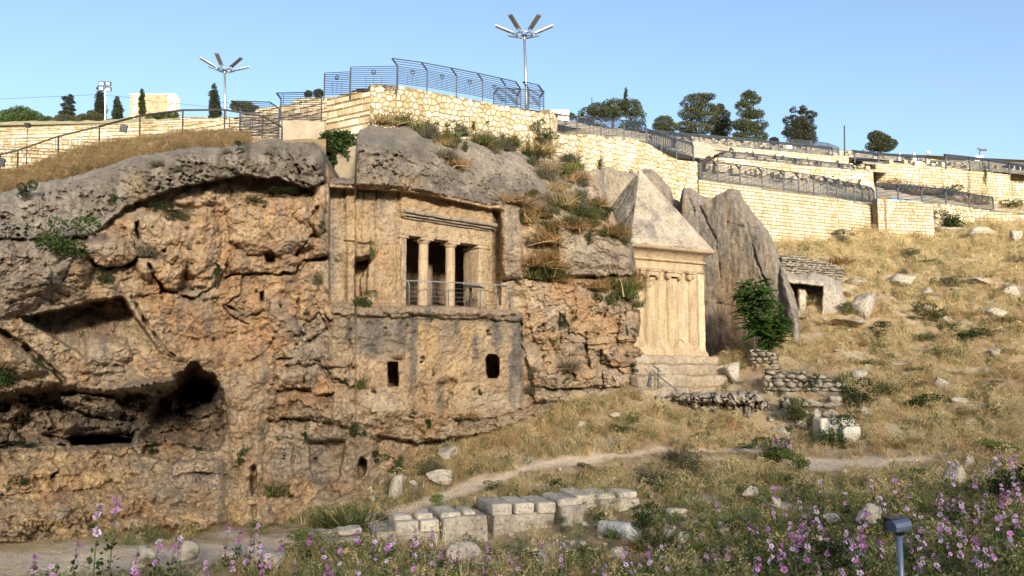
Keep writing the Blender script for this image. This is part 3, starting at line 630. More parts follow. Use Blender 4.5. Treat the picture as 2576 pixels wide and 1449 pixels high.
def rbox(name, lo, hi, mat, parent, base, step=.15, r=.05, amp=.03, freq=1.5, seed=0, M=None, smooth=True, grey=None, gk=.5, **props):
    p, f = rough_box(lo, hi, step, r, amp, freq, seed)
    c_ = stone_cols(p + seed, base, grey=grey, gk=gk)
    if M is not None: p = p @ np.array(M.to_3x3()).T + np.array(M.translation)
    return obj(name, weld(mesh_np(name, p, f, smooth, c_)), mat, parent, **props)

# ================================================================== freestanding tomb with the pyramid roof
fl = P(1586, 610, 39.6); RZ = R(28); ZB = -0.55
tomb = thing('pyramid_tomb', 'freestanding rock-hewn tomb with stone pyramid roof and carved columns', 'tomb', (fl.x, fl.y, ZB), RZ)
zc = fl.z - ZB; W = 5.5; HON = np.array([.405, .31, .195])
def pyramid():
    z0 = zc + .0; ap = np.array([W / 2, W / 2, zc + 4.78]); cs = np.array([(0, 0, z0), (W, 0, z0), (W, W, z0), (0, W, z0)], float); V, Fc = [], []; n = 64; k0 = 0; C = []
    for s in range(4):
        a, b = cs[s], cs[(s + 1) % 4]; u = np.linspace(0, 1, n); v = np.linspace(0, .985, n); U, Vv = np.meshgrid(u, v)
        base = a + (b - a) * U[..., None]; p = base + (ap - base) * Vv[..., None]
        nrm = np.cross(b - a, ap - a); nrm /= np.linalg.norm(nrm)
        e = np.minimum(U, 1 - U) * (1 - Vv) * W; w = sstep(0, .25, e)
        wob = .05 * fbm(p[..., 0] * .9, p[..., 1] * .9, p[..., 2] * .9, 3) + .045 * fbm(p[..., 0] * 3, p[..., 1] * 3, p[..., 2] * 3, 4) - .10 * sstep(.35, .8, fbm(p[..., 0] * 1.3 + 3, p[..., 1] * 1.3, p[..., 2] * 1.3, 3))
        p = p + nrm * ((w * wob) - .03 * (1 - w))[..., None]; p[..., 2] -= .0
        p[0, :, 2] -= .02 * np.abs(noise3(p[0, :, 0] * 3, p[0, :, 1] * 3, p[0, :, 2] * 0))
        V.append(p.reshape(-1, 3)); Fc.append(grid_faces(n, n) + k0); k0 += n * n
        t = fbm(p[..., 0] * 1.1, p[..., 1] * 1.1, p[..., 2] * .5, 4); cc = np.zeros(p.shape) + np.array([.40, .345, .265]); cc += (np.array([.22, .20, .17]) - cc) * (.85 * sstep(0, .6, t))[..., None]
        if s == 3: cc = cc * .0 + np.array([.20, .18, .15]) * (1 + .3 * t[..., None])  # left face coloured darker, its shaded side painted in
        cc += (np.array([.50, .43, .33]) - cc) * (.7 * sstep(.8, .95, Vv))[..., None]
        C.append(cc.reshape(-1, 3))
    p = np.concatenate(V); me = weld(mesh_np('pyramid_roof', p, np.concatenate(Fc), True, np.concatenate(C)), .004)
    obj('pyramid_roof', me, M_ROCK, tomb)
pyramid()
def ring(name, prof, base, seed=0, parent=tomb):
    """moulding run round the square: prof = list of (inset from the cornice square, z)"""
    V, Fc = [], []; n = 34; k0 = 0
    for s in range(4):
        rows = []
        for ins, z in prof:
            cs = [(ins, ins), (W - ins, ins), (W - ins, W - ins), (ins, W - ins)]; a = np.array(cs[s]); b = np.array(cs[(s + 1) % 4])
            xy = a + (b - a) * np.linspace(0, 1, n)[:, None]; rows.append(np.c_[xy, np.full(n, z)])
        p = np.array(rows); p += .022 * np.stack([fbm(p[..., 0] * 2.2 + seed, p[..., 1] * 2.2, p[..., 2] * 2.2 + 5 * k, 3) for k in range(3)], -1)
        V.append(p.reshape(-1, 3)); Fc.append(grid_faces(len(prof), n) + k0); k0 += n * len(prof)
    p = np.concatenate(V); return obj(name, weld(mesh_np(name, p, np.concatenate(Fc), False, stone_cols(p, base, .1)), .004), M_TOMB, parent)
ring('cornice', [(.46, zc - .56), (.42, zc - .42), (.30, zc - .28), (.10, zc - .20), (-.03, zc - .17), (-.05, zc - .02), (.06, zc + .03), (.3, zc + .06)], HON * .8, 3)
ring('torus_moulding', [(.46, zc - .74), (.36, zc - .735), (.30, zc - .69), (.30, zc - .63), (.36, zc - .57), (.47, zc - .55)], HON * .92, 5)
ring('architrave', [(.50, zc - 1.24), (.42, zc - 1.235), (.41, zc - 1.02), (.44, zc - 1.0), (.44, zc - .74), (.50, zc - .735)], HON, 7)
bt = zc - .5; p, f = rough_box((.5, .5, 1.62), (W - .5, W - .5, bt), .07, .05, .03, 1.2, 4)
# a bitten right-hand corner and weathered foot
bite = sstep(.0, .5, fbm(p[:, 2] * 1.6, p[:, 2] * 0, p[:, 1] * .8 + 4, 3)) * sstep(W - 1.0, W - .5, p[:, 0]) * sstep(1.4, 1.0, p[:, 1]); p[:, 0] -= .16 * bite; p[:, 1] += .12 * bite
foot_ = sstep(2.5, 1.6, p[:, 2]); p[:, 1] -= foot_ * .18 * (p[:, 1] < 1); p[:, 0] += foot_ * .2 * (p[:, 0] > 3); 
cb = stone_cols(p, HON, .12, .9, np.array([.48, .39, .27]), .7); cb += (np.array([.60, .52, .40]) - cb) * np.clip(1.6 * bite, 0, .9)[:, None]
cb += (np.array([.56, .48, .36]) - cb) * (.6 * sstep(1.2, .6, p[:, 0]) * sstep(3.4, 2.3, p[:, 2]))[:, None]
obj('tomb_body', weld(mesh_np('tomb_body', p, f, True, cb)), M_TOMB, tomb)
def shaft(s, r=.36, z0=1.95, z1=None, y=.52, name='column_shaft'):
    z1 = z1 or zc - 1.62; n = 18; zs = np.linspace(z0, z1, 40); th = np.linspace(-.02, np.pi + .02, n); Z, TH = np.meshgrid(zs, th, indexing='ij')
    rr = r * (1 - .06 * (Z - z0) / (z1 - z0)) + .014 * fbm(TH * 2 + s * 5, Z * 1.5, TH * 0, 3)
    depth = sstep(z0, z0 + .5, Z)
    p = np.stack([s - rr * np.cos(TH), y - rr * np.sin(TH) * (.42 + .25 * depth), Z], -1).reshape(-1, 3)
    return obj(name, mesh_np(name, p, grid_faces(40, n)[:, ::-1], True, stone_cols(p + s, HON * 1.02, .1)), M_TOMB, tomb)
def capital(s, half=0):
    m = MB(); z = zc - 1.46; y = .46
    m.box((s - (.50 if half >= 0 else .02), y - .30, z + .14), (s + (.50 if half <= 0 else .02), y + .1, z + .215))
    m.box((s - .34 * (half >= 0), y - .24, z - .06), (s + .34 * (half <= 0), y + .1, z + .13))
    Mr = Matrix.Rotation(R(90), 4, 'X')
    for sg in (-1, 1):
        if half and sg == half: continue
        Mt = Matrix.Translation((s + sg * .36, y + .08, z - .03)) @ Mr
        m.lathe([(.03, 0), (.17, .0), (.17, .30), (.14, .335), (.13, .30), (.10, .30), (.085, .33), (.05, .33), (.045, .30), (.01, .30)], 18, M=Mt)
    o = m.build('ionic_capital', None, tomb); me = o.data; v = np.array([q.co for q in me.vertices]); a = me.attributes.new('col', 'FLOAT_COLOR', 'POINT')
    a.data.foreach_set('color', np.c_[np.broadcast_to(HON * .97, (len(v), 3)), np.ones(len(v))].astype(np.float32).ravel()); me.materials.append(M_TOMB)
for s in (1.55, 2.95): shaft(s); capital(s)
shaft(4.32, .32); capital(4.36, 1); capital(.78, -1); shaft(.9, .26)
rbox('corner_pilaster', (4.62, .36, 1.9), (5.06, .62, zc - 1.26), M_TOMB, tomb, np.array([.52, .42, .28]), .1, .04, .04, 1.6, 2)
rbox('corner_pilaster', (.44, .38, 1.9), (.76, .62, zc - 1.26), M_TOMB, tomb, HON, .1, .04, .04, 1.6, 5)
m = MB(); m.tube([(3.35 + .42 * math.cos(t), .44, 1.98 + .55 * math.sin(t)) for t in np.linspace(.1, math.pi * .98, 14)], .03, 5); o = m.build('incised_arch', M_TOMB, tomb, True)
a_ = o.data.attributes.new('col', 'FLOAT_COLOR', 'POINT'); a_.data.foreach_set('color', np.tile(np.array([.5, .36, .2, 1], np.float32), len(o.data.vertices)))
STEPC = np.array([.38, .305, .215])
for k, (x0, x1, y0, z0, z1, am) in enumerate(((.22, W + .25, .12, 1.18, 1.66, .06), (-.25, W + 1.0, -.5, .62, 1.2, .12), (-.5, W + 1.5, -1.2, .0, .66, .12), (-.7, W + 1.7, -1.9, -.6, .06, .12))):
    rbox('step', (x0, y0, z0), (x1, W + .6, z1), M_ROCK, tomb, STEPC * (1.05 if k == 0 else 1), .13, .12, am, 1.1, 3 + k, grey=np.array([.36, .32, .27]), gk=.6)
# worn boulder at the foot, right
# ================================================================== columned tomb front cut in the cliff
def fac_pt(px):                                   # plan point on the front plane under a bearing
    a, _ = rays(px, 700); Yf = 34.34 / (1 - .9 * float(a)) + .80; return Vector((float(a) * Yf, Yf, 0))
oA, oB = fac_pt(1021), fac_pt(1223); fz0 = float(rays(1021, 768)[1]) * oA.y
fw = (oB - oA).length; FRZ = math.atan2((oB - oA).y, (oB - oA).x)
hez = thing('cliff_tomb_front', 'columned rock-cut tomb front with dark porch high in the cliff', 'tomb', (oA.x, oA.y, fz0), FRZ)
def fs(px): q = fac_pt(px) - oA; return q.length * (1 if q.x > 0 else -1)
fh = float(rays(1021, 592)[1]) * oA.y - fz0; HC = np.array([.40, .305, .195])
for pxm in (1073.5, 1141.5):
    s = fs(pxm); n = 20; zs = np.linspace(-.05, fh - .22, 34); th = np.linspace(0, 2 * np.pi, n + 1); Z, TH = np.meshgrid(zs, th, indexing='ij')
    rr = .215 - .018 * (Z / fh) + .012 * fbm(np.cos(TH) * 1.5 + pxm, Z * 1.6, np.sin(TH) * 1.5, 3)
    p = np.stack([s + rr * np.cos(TH), .26 + rr * np.sin(TH), Z], -1).reshape(-1, 3); col_ = thing_part = obj('column', mesh_np('column', p, grid_faces(34, n + 1)[:, ::-1], True, stone_cols(p + pxm, HC * 1.06, .15, 1.4)), M_TOMB, hez)
    rbox('doric_capital', (s - .31, -.06, fh - .10), (s + .31, .58, fh + .002), M_TOMB, col_, HC * 1.05, .1, .03, .015, 2, 3)
    m = MB(); m.lathe([(.20, fh - .24), (.22, fh - .2), (.29, fh - .12), (.30, fh - .1)], 20, (s, .26, 0)); o = m.build('echinus', M_TOMB, col_, True); a_ = o.data.attributes.new('col', 'FLOAT_COLOR', 'POINT'); a_.data.foreach_set('color', np.tile(np.array([*HC, 1], np.float32), len(o.data.vertices)))
for s0, s1, dep in ((-.30, .0, .5), (fs(1203), fw + .12, 1.05)):
    an = rbox('anta', (s0, -.04, -.05), (s1, dep, fh - .13), M_WEATHER, hez, HC, .12, .03, .02, 1.5, 6)
    rbox('anta_capital', (s0 - .07, -.09, fh - .13), (s1 + .06, dep, fh - .01), M_TOMB, an, HC * 1.03, .12, .02, .012, 2, 7)
rbox('architrave', (-.34, -.05, fh), (fw + .2, .55, fh + .30), M_WEATHER, hez, HC, .12, .02, .015, 1.5, 8)
rbox('frieze', (-.30, .0, fh + .30), (fw + .2, .5, fh + .66), M_WEATHER, hez, HC * .95, .12, .02, .015, 1.5, 9)
for k in range(9): rbox('guttae', (.2 + k * .46, -.07, fh + .245), (.2 + k * .46 + .24, .0, fh + .30), M_TOMB, hez, HC * .9, .12, .01, .006, 2, k)
for k, (pr, z0, z1) in enumerate(((.12, .66, .74), (.26, .74, .83), (.40, .83, .98))):
    rbox('cornice_fillet', (-.22 - .05 * k, -pr, fh + z0), (fw + .22 + .05 * k, .4, fh + z1), M_WEATHER, hez, np.array([.30, .25, .19]), .12, .025, .02, 1.6, 12 + k)
for s in (fs(1100), fs(1170)): rbox('chamber_pillar', (s - .2, 2.6, 0), (s + .2, 3.0, 2.2), M_TOMB, hez, HC * .6, .3, .03, .02, 1.5, 4)
# ================================================================== rock left standing behind and beside the free tomb
T2 = [(1430,398),(1447,401),(1482,414),(1517,420),(1537,415),(1552,426),(1583,433),(1605,440),(1620,425),(1639,424),(1667,450),(1687,472),(1694,500),(1712,505),(1716,475),(1722,471),(1739,473),(1752,484),(1767,493),(1789,501),(1808,490),(1827,479),(1842,474),(1862,481),(1872,506),(1904,546),(1932,581),(1952,621),(1959,651),(1986,712),(2001,749),(2010,785),(2012,840),(2014,868)]
B2 = [(1430,900),(1700,965),(1850,945),(1950,915),(2014,885)]
r2 = Relief(1430, 2014, 2.4, T2, B2, 220); a2 = r2.a
Yb = interp([(1430,47.5),(1590,48.5),(1700,49),(1760,48.4),(1880,46.6),(1960,45.2),(2014,43.6)], r2.px)
r2.off += .9 * np.exp(-r2.dt / 7) + .8 * np.exp(-r2.dt / 60); r2.crack([(1760,520),(1800,600),(1815,700)], .25, 3); r2.crack([(1880,560),(1900,650),(1930,720)], .3, 3.5); r2.crack([(1830,560),(1900,575)], .2, 2.5); r2.crack([(1800,760),(1880,780),(1950,770)], .2, 3)
r2.carve([(1686,470),(1716,476),(1716,700),(1690,700)], 1.6, 8, 2); r2.crack([(1735,500),(1745,540)], .5, 5); r2.bulge([(1960,650),(1986,710),(2012,790),(2012,870),(1985,870),(1975,790),(1962,720)], .55, 18)
r2.off -= .22 * fbm(a2 * 18, r2.b * 18, r2.px * 0, 3) + .04 * fbm(a2 * 90, r2.b * 22, r2.px * 0 + 3, 4, .6) + .045 * fbm(a2 * 260, r2.b * 90, r2.px * 0, 3)
r2.col[:] = np.array([.27, .235, .19]); nn = fbm(r2.px / 34, r2.py / 160, r2.px * 0, 4); lay(r2, BGREY * 1.05, .8 * sstep(-.1, .5, nn)); lay(r2, np.array([.38, .29, .19]), .75 * sstep(.05, .6, -nn)); lay(r2, LGREY, .6 * np.exp(-r2.dt / 14))
r2.paint([(1805,640),(1880,650),(1900,760),(1870,900),(1805,900)], np.array([.34, .225, .14]), .75, 30); r2.blob(1835,720,40,60,np.array([.45,.33,.2]),.6); r2.paint([(1960,650),(2014,790),(2012,870),(1985,870),(1962,720)], LGREY, .7, 14); r2.paint([(1440,400),(1590,430),(1590,560),(1480,560)], np.array([.44, .38, .29]), .7, 20); r2.streak(1517,420,560,10,BGREY*.7,.8)
r2.col = np.clip(r2.col * np.array([.66, .65, .63]) * (1 + .15 * fbm(r2.px / 12, r2.py / 12, r2.px * 0, 3))[..., None], .03, .8)
obj('rock_face', r2.mesh('rock_face', Yb + r2.off, 6), M_WEATHER, kind='structure')
# low outcrop with a small square-cut entrance
T3 = [(1955,662),(1965,668),(1985,684),(2010,690),(2040,686),(2080,692),(2110,706),(2122,730),(2132,748),(2140,760)]; B3 = [(1955,800),(2140,800)]
r3 = Relief(1955, 2140, 2.2, T3, B3, 70); Y3 = interp([(1955,46.4),(2040,46.5),(2140,46.8)], r3.px)
r3.off += 1.8 * np.exp(-r3.dt / 16)
r3.carve([(1985,711),(2030,716),(2072,719),(2066,800),(2010,800),(1995,740)], 2.0, 4, 2); r3.bulge([(2004,722),(2030,722),(2032,800),(2006,800)], 1.3, 7, 1); r3.over([(1975,690),(2040,694),(2078,705),(2072,720),(2030,717),(1985,712)], .45, 9, 2)
r3.off -= .12 * fbm(r3.px / 24, r3.py / 24, r3.px * 0, 4); r3.col[:] = np.array([.36, .32, .255]); lay(r3, GREY, .6 * sstep(0, .6, fbm(r3.px / 20, r3.py / 20, r3.px * 0 + 2, 4))); r3.blob(2018,750,20,30,PALE,.7)
obj('rock_outcrop', r3.mesh('rock_outcrop', Y3 + r3.off, 3), M_ROCK, kind='structure')

# eroded shelf of rock under the steps
T4 = [(1596,1004),(1640,994),(1700,987),(1770,988),(1840,984),(1900,981),(1912,992),(1940,1020),(1990,1052),(2010,1066)]; B4 = [(1596,1016),(1690,1046),(1780,1085),(1880,1105),(2010,1110)]
r4 = Relief(1596, 2010, 2.0, T4, B4, 70); Y4 = interp([(1596,38.2),(1700,37.2),(1800,36.6),(1900,36.4),(2010,35.6)], r4.px)
r4.off += 1.2 * np.exp(-r4.dt / 5)
f1, f2, cid4 = worley(r4.px / 34 + .5 * r4.jx, r4.py / 26 + .5 * r4.jy, 3); r4.off += (cid4 - .5) * .9 + .5 * (1 - sstep(.03, .16, f2 - f1)) - .25 * fbm(r4.px / 14, r4.py / 40, r4.px * 0, 4)
r4.over([(1690,990),(1800,986),(1905,984),(1905,1010),(1850,1022),(1760,1012),(1700,1006)], .6, 8); r4.carve([(1808,1012),(1830,1008),(1838,1050),(1812,1066),(1800,1040)], 1.6, 8)
r4.off -= .1 * fbm(r4.px / 6, r4.py / 6, r4.px * 0, 3)
r4.col[:] = np.array([.40, .345, .265]); nn = fbm(r4.px / 18, r4.py / 50, r4.px * 0, 4); lay(r4, np.array([.20, .185, .165]), .85 * sstep(0, .5, nn)); lay(r4, np.array([.52, .46, .36]), .7 * sstep(.1, .6, -nn))
obj('rock_shelf', r4.mesh('rock_shelf', Y4 + r4.off, 3.0), M_ROCK, kind='structure')
# ================================================================== walls of separate stones
def m_stone(name, col, var=.18, objvar=.36):
    m, nt, b = mat_nodes(name); pos = coords(nt); oi = nt.nodes.new('ShaderNodeObjectInfo'); at = N(nt, 'ShaderNodeAttribute', attribute_name='col')
    n1 = tex(nt, 'ShaderNodeTexNoise', 5.0, pos, Detail=7.0, Roughness=.7); n2 = tex(nt, 'ShaderNodeTexNoise', 0.5, pos, Detail=3.0)
    c_ = mixrgb(nt, tuple(v * (1 - var) for v in col), tuple(min(.9, v * (1 + var)) for v in col), ramp(nt, n1.outputs['Fac'], [(.3, 0.0), (.7, 1.0)]))
    c_ = mixrgb(nt, c_, mixrgb(nt, c_, (1 - objvar, 1 - objvar * 1.2, 1 - objvar * 1.6), 1.0, 'MULTIPLY'), oi.outputs['Random'])
    c_ = mixrgb(nt, c_, mixrgb(nt, c_, (.80, .74, .64), 1.0, 'MULTIPLY'), ramp(nt, n2.outputs['Fac'], [(.45, 0.0), (.7, .8)]))
    ps = coords(nt, (1, 1, .15)); n3 = tex(nt, 'ShaderNodeTexNoise', 1.6, ps, Detail=5.0, Roughness=.6); c_ = mixrgb(nt, c_, mixrgb(nt, c_, (.66, .60, .50), 1.0, 'MULTIPLY'), ramp(nt, n3.outputs['Fac'], [(.5, 0.0), (.72, .85)]))
    nt.links.new(c_, b.inputs['Base Color']); b.inputs['Roughness'].default_value = .9; b.inputs['Specular IOR Level'].default_value = .2
    bump(nt, b, n1.outputs['Fac'], .7, .03); return m
M_RUBBLE = m_stone('pale limestone rubble', (.60, .53, .405)); M_ASHLAR = m_stone('pale limestone ashlar', (.63, .56, .435)); M_OLD = m_stone('old limestone blocks', (.58, .505, .38), .22, .35)
M_MORTAR = m_plain('lime mortar', (.21, .155, .09), .95, 0, .2, 4, .4, .1); M_DRY = m_stone('grey field stone', (.27, .24, .195), .3, .5); M_DIRT = m_plain('joint earth', (.12, .09, .06), .95, 0, .2, 6, .4, .1)
M_CONC = m_plain('beige render', (.38, .31, .215), .9, 0, .14, 1.2, .3, .2)
class Frame:
    """vertical wall plane from plan point A to B"""
    def __init__(s, A, B):
        s.A, s.B = Vector((A.x, A.y, 0)), Vector((B.x, B.y, 0)); s.ex = (s.B - s.A).normalized(); s.L = (s.B - s.A).length; s.n = Vector((s.ex.y, -s.ex.x, 0))
        s.M = Matrix(((s.ex.x, -s.n.x, 0, s.A.x), (s.ex.y, -s.n.y, 0, s.A.y), (0, 0, 1, 0), (0, 0, 0, 1)))     # local x along, y into the wall, z up
    def sz(s, px, py):
        a, b = (float(v) for v in rays(px, py)); d = Vector((a, 1, 0)); t = (s.A.x * s.n.x + s.A.y * s.n.y) / (d.x * s.n.x + d.y * s.n.y); p = d * t
        return (p - s.A).dot(s.ex), b * t
def clip_half(poly, nx, ny, c_):
    out = []
    for i in range(len(poly)):
        a, b = poly[i], poly[(i + 1) % len(poly)]; da, db = a[0]*nx + a[1]*ny - c_, b[0]*nx + b[1]*ny - c_
        if da <= 0: out.append(a)
        if da * db < 0: t = da / (da - db); out.append((a[0] + t * (b[0] - a[0]), a[1] + t * (b[1] - a[1])))
    return out
def inset(poly, d):
    cx = sum(p[0] for p in poly) / len(poly); cy = sum(p[1] for p in poly) / len(poly); out = poly
    for i in range(len(poly)):
        a, b = poly[i], poly[(i + 1) % len(poly)]; nx, ny = b[1] - a[1], a[0] - b[0]; l = math.hypot(nx, ny)
        if l < 1e-6: continue
        nx, ny = nx / l, ny / l; c_ = a[0]*nx + a[1]*ny
        if cx*nx + cy*ny > c_: nx, ny, c_ = -nx, -ny, -c_
        out = clip_half(out, nx, ny, c_ - d)
        if len(out) < 3: return []
    return out
def stone_mesh(poly, M, proud, name='stone'):
    p2 = inset(poly, .028)
    if len(p2) < 3: p2 = [((x + sum(q[0] for q in poly)/len(poly))/2, (z + sum(q[1] for q in poly)/len(poly))/2) for x, z in poly]
    vs = [M @ Vector((x, .015, z)) for x, z in poly] + [M @ Vector((x, -proud * random.uniform(.75, 1.1), z)) for x, z in p2]; n, k = len(poly), len(p2)
    fs = [list(range(n, n + k))[::-1]]
    if n == k: fs += [[i, i + n, (i + 1) % n + n, (i + 1) % n] for i in range(n)]
    else:
        i = j = 0                                     # zip two rings of unlike length
        near = min(range(k), key=lambda q: (p2[q][0]-poly[0][0])**2 + (p2[q][1]-poly[0][1])**2)
        while i < n or j < k:
            a, b = i % n, n + (near + j) % k
            if j >= k or (i < n and i / n <= j / k): fs.append([a, b, (i + 1) % n]); i += 1
            else: fs.append([a, b, n + (near + j + 1) % k]); j += 1
    return vs, fs
def rubble_cells(x0, x1, top, bot, size, asp=1.0):
    """irregular polygons filling the strip between bot(x) and top(x)"""
    zb = min(bot(x) for x in np.linspace(x0, x1, 20)); zt = max(top(x) for x in np.linspace(x0, x1, 20)); pts = {}; nx = int((x1 - x0) / size) + 3; nz = int((zt - zb) / (size * asp)) + 3
    for i in range(-1, nx):
        for j in range(-1, nz): pts[i, j] = (x0 + (i + .5 + random.uniform(-.36, .36) + .5 * (j % 2)) * size, zb + (j + .5 + random.uniform(-.36, .36)) * size * asp)
    out = []
    for (i, j), p in pts.items():
        t = top(min(max(p[0], x0), x1)); b = bot(min(max(p[0], x0), x1))
        if not (x0 <= p[0] <= x1 and b - size * .3 <= p[1] <= t - size * .12): continue
        pl = [(p[0] - size*1.4, p[1] - size*1.4), (p[0] + size*1.4, p[1] - size*1.4), (p[0] + size*1.4, p[1] + size*1.4), (p[0] - size*1.4, p[1] + size*1.4)]
        for di in range(-2, 3):
            for dj in range(-2, 3):
                q = pts.get((i + di, j + dj))
                if q and (di or dj):
                    nx_, nz_ = q[0] - p[0], q[1] - p[1]; pl = clip_half(pl, nx_, nz_, (q[0]**2 + q[1]**2 - p[0]**2 - p[1]**2) / 2)
        e = size * .6; s_ = (top(min(p[0] + e, x1)) - top(max(p[0] - e, x0))) / (min(p[0] + e, x1) - max(p[0] - e, x0) + 1e-6); pl = clip_half(pl, -s_, 1, t - s_ * p[0])
        pl = clip_half(pl, 1, 0, x1); pl = clip_half(pl, -1, 0, -x0)
        if len(pl) >= 3: pl = inset(pl, size * .035)
        if len(pl) >= 3: out.append(pl)
    return out
def course_cells(x0, x1, top, bot, bw, bh, hv=.15, jk=.03):
    zb = min(bot(x) for x in np.linspace(x0, x1, 20)); zt = max(top(x) for x in np.linspace(x0, x1, 20)); out = []; z = zb
    while z < zt:
        h_ = bh * random.uniform(1 - hv, 1 + hv); x = x0 - random.uniform(0, bw)
        while x < x1:
            w_ = bw * random.uniform(.6, 1.5); a, b = max(x, x0), min(x + w_, x1); x += w_
            if b - a < bw * .15: continue
            pl = [(a, z), (b, z), (b, z + h_), (a, z + h_)]; m_ = (a + b) / 2; t, bo = top(m_), bot(m_)
            if z + h_ * .5 > t or z + h_ < bo: continue
            pl = [(u, min(v, t)) for u, v in pl]; g = min(.022, bh * .06) * (.5 if jk > .1 else 1); jj = bh * jk
            pl = inset(pl, g)
            if len(pl) >= 3: out.append([(u + random.uniform(-jj, jj), v + random.uniform(-jj, jj)) for u, v in pl])
        z += h_
    return out
def wall(name, label, A, B, tops, bots, kind, size, mat, proud=.05, thick=.6, cat='wall', mortar=M_MORTAR, asp=1.0, hv=.15, maxparts=300, stone='stone', jk=.03):
    """A, B = (bearing x, distance); tops and bots = survey points on the wall"""
    a, b = P(A[0], 500, A[1]), P(B[0], 500, B[1]); fr = Frame(a, b)
    tp = sorted(fr.sz(*q) for q in tops); bp = sorted(fr.sz(*q) for q in bots); tx, tz = zip(*tp); bxx, bz_ = zip(*bp)
    top = lambda x: float(np.interp(x, tx, tz)); bot = lambda x: float(np.interp(x, bxx, bz_))
    t = thing(name, label, cat, (a.x, a.y, bot(0)))
    Mi = Matrix.Translation((-a.x, -a.y, -bot(0)))
    xsn = np.linspace(0, fr.L, 24); v, f = [], []
    for k, x in enumerate(xsn): v += [(x, .0, bot(x)), (x, .0, top(x) - .02), (x, thick, top(x) - .02), (x, thick, bot(x))]
    for k in range(23): f += [[4*k, 4*k+4, 4*k+5, 4*k+1], [4*k+1, 4*k+5, 4*k+6, 4*k+2], [4*k+2, 4*k+6, 4*k+7, 4*k+3]]
    f += [[0, 1, 2, 3], [92+3, 92+2, 92+1, 92]]
    mm = MB(); mm.add([Mi @ fr.M @ Vector(q) for q in v], f); mm.build('core', mortar, t)
    cells = rubble_cells(0, fr.L, top, bot, size, asp) if kind == 'rubble' else course_cells(0, fr.L, top, bot, size, size * asp, hv, jk)
    cells.sort(key=lambda pl: -sum(q[1] for q in pl) / len(pl)); rest = MB(); MM = Mi @ fr.M; random.shuffle(cells) if len(cells) > maxparts else None
    for k, pl in enumerate(cells):
        vs, fs = stone_mesh(pl, MM, proud * random.uniform(.7, 1.3))
        if k < maxparts:
            me = bpy.data.meshes.new(stone); me.from_pydata([tuple(q) for q in vs], [], fs); obj(stone, me, mat, t)
        else: rest.add(vs, fs)
    if rest.v: rest.build(stone + 's_beyond', mat, t, kind='stuff')
    t['_L'] = fr.L; return t, fr, top, bot
wall('rubble_wall', 'tall retaining wall of irregular cream stones under the bent fence', (926,40), (1386,44.5), [(926,211),(1000,214),(1386,287)], [(926,352),(1100,380),(1386,420)], 'rubble', .31, M_RUBBLE)
wall('rubble_wall', 'end pier of irregular cream stones at the right of the tall wall', (1386,44.4), (1402,47.5), [(1386,278),(1402,284)], [(1386,420),(1402,400)], 'rubble', .28, M_RUBBLE)
wall('rubble_wall', 'retaining wall of irregular cream stones sloping down behind the pyramid', (1396,47), (1756,54), [(1396,334),(1480,338),(1600,350),(1640,366),(1680,390),(1704,402),(1756,406)], [(1396,440),(1756,520)], 'rubble', .31, M_RUBBLE)
wall('block_wall', 'pier of large squared old blocks left of the rubble wall', (816,41.5), (927,40), [(816,244),(850,244),(852,236),(880,236),(882,231),(927,231)], [(816,350),(927,352)], 'course', .62, M_OLD, .06, asp=.6, hv=.35)
wall('block_wall', 'smooth cream ashlar pier beside the fence above the pyramid', (1700,56.5), (1762,55.5), [(1700,399),(1762,403)], [(1700,520),(1762,520)], 'course', .42, M_ASHLAR, .04, asp=.62)
wall('ashlar_wall', 'long cream ashlar retaining wall to the right of the pyramid', (1758,55), (2106,60), [(1758,452),(1800,458),(2106,498)], [(1758,640),(1950,640),(2106,640)], 'course', .44, M_ASHLAR, .04, asp=.56)
wall('ashlar_wall', 'cream ashlar wall set back between two wall corners', (2106,60.4), (2206,62.2), [(2106,498),(2206,520)], [(2106,640),(2206,625)], 'course', .46, M_ASHLAR, .04, asp=.56)
wall('ashlar_wall', 'cream ashlar bastion wall standing forward at the right', (2206,61), (2346,62), [(2206,498),(2346,511)], [(2206,625),(2346,645)], 'course', .46, M_ASHLAR, .04, asp=.56)
wall('ashlar_wall', 'narrow brown side of the forward bastion', (2202,62.2), (2207,61.2), [(2198,502),(2206,498)], [(2198,625),(2206,625)], 'course', .4, M_OLD, .04, asp=.6)
wall('ashlar_wall', 'low cream ashlar wall at the far right below rocks', (2444,66), (2590,66), [(2444,524),(2590,540)], [(2444,575),(2590,580)], 'course', .45, M_ASHLAR, .04, asp=.6)
wall('rubble_wall', 'rough field-stone wall overgrown beside the bastion', (2346,64), (2446,66), [(2346,512),(2400,516),(2446,522)], [(2346,600),(2446,595)], 'rubble', .42, M_RUBBLE, .1)
wall('ashlar_wall', 'upper cream ashlar retaining wall below the far right terrace', (2206,79), (2545,82), [(2206,412),(2400,423),(2545,440)], [(2206,470),(2400,500),(2545,530)], 'course', .55, M_ASHLAR, .05, asp=.55)
wall('ashlar_wall', 'far ashlar wall at the right edge of the terraces', (2520,84), (2620,84), [(2520,436),(2620,444)], [(2520,530),(2620,540)], 'course', .55, M_ASHLAR, .05, asp=.55)
wall('terrace_wall', 'low stone terrace wall directly above the long fence', (1745,69), (2200,73), [(1745,390),(1950,408),(2200,432)], [(1745,420),(1950,440),(2200,470)], 'course', .6, M_ASHLAR, .04, asp=.5, maxparts=150)
wall('terrace_wall', 'highest low terrace wall under the pine trees', (1840,82), (2140,86), [(1840,369),(1950,379),(2140,396)], [(1840,392),(2140,420)], 'course', .6, M_ASHLAR, .04, asp=.5, maxparts=100)
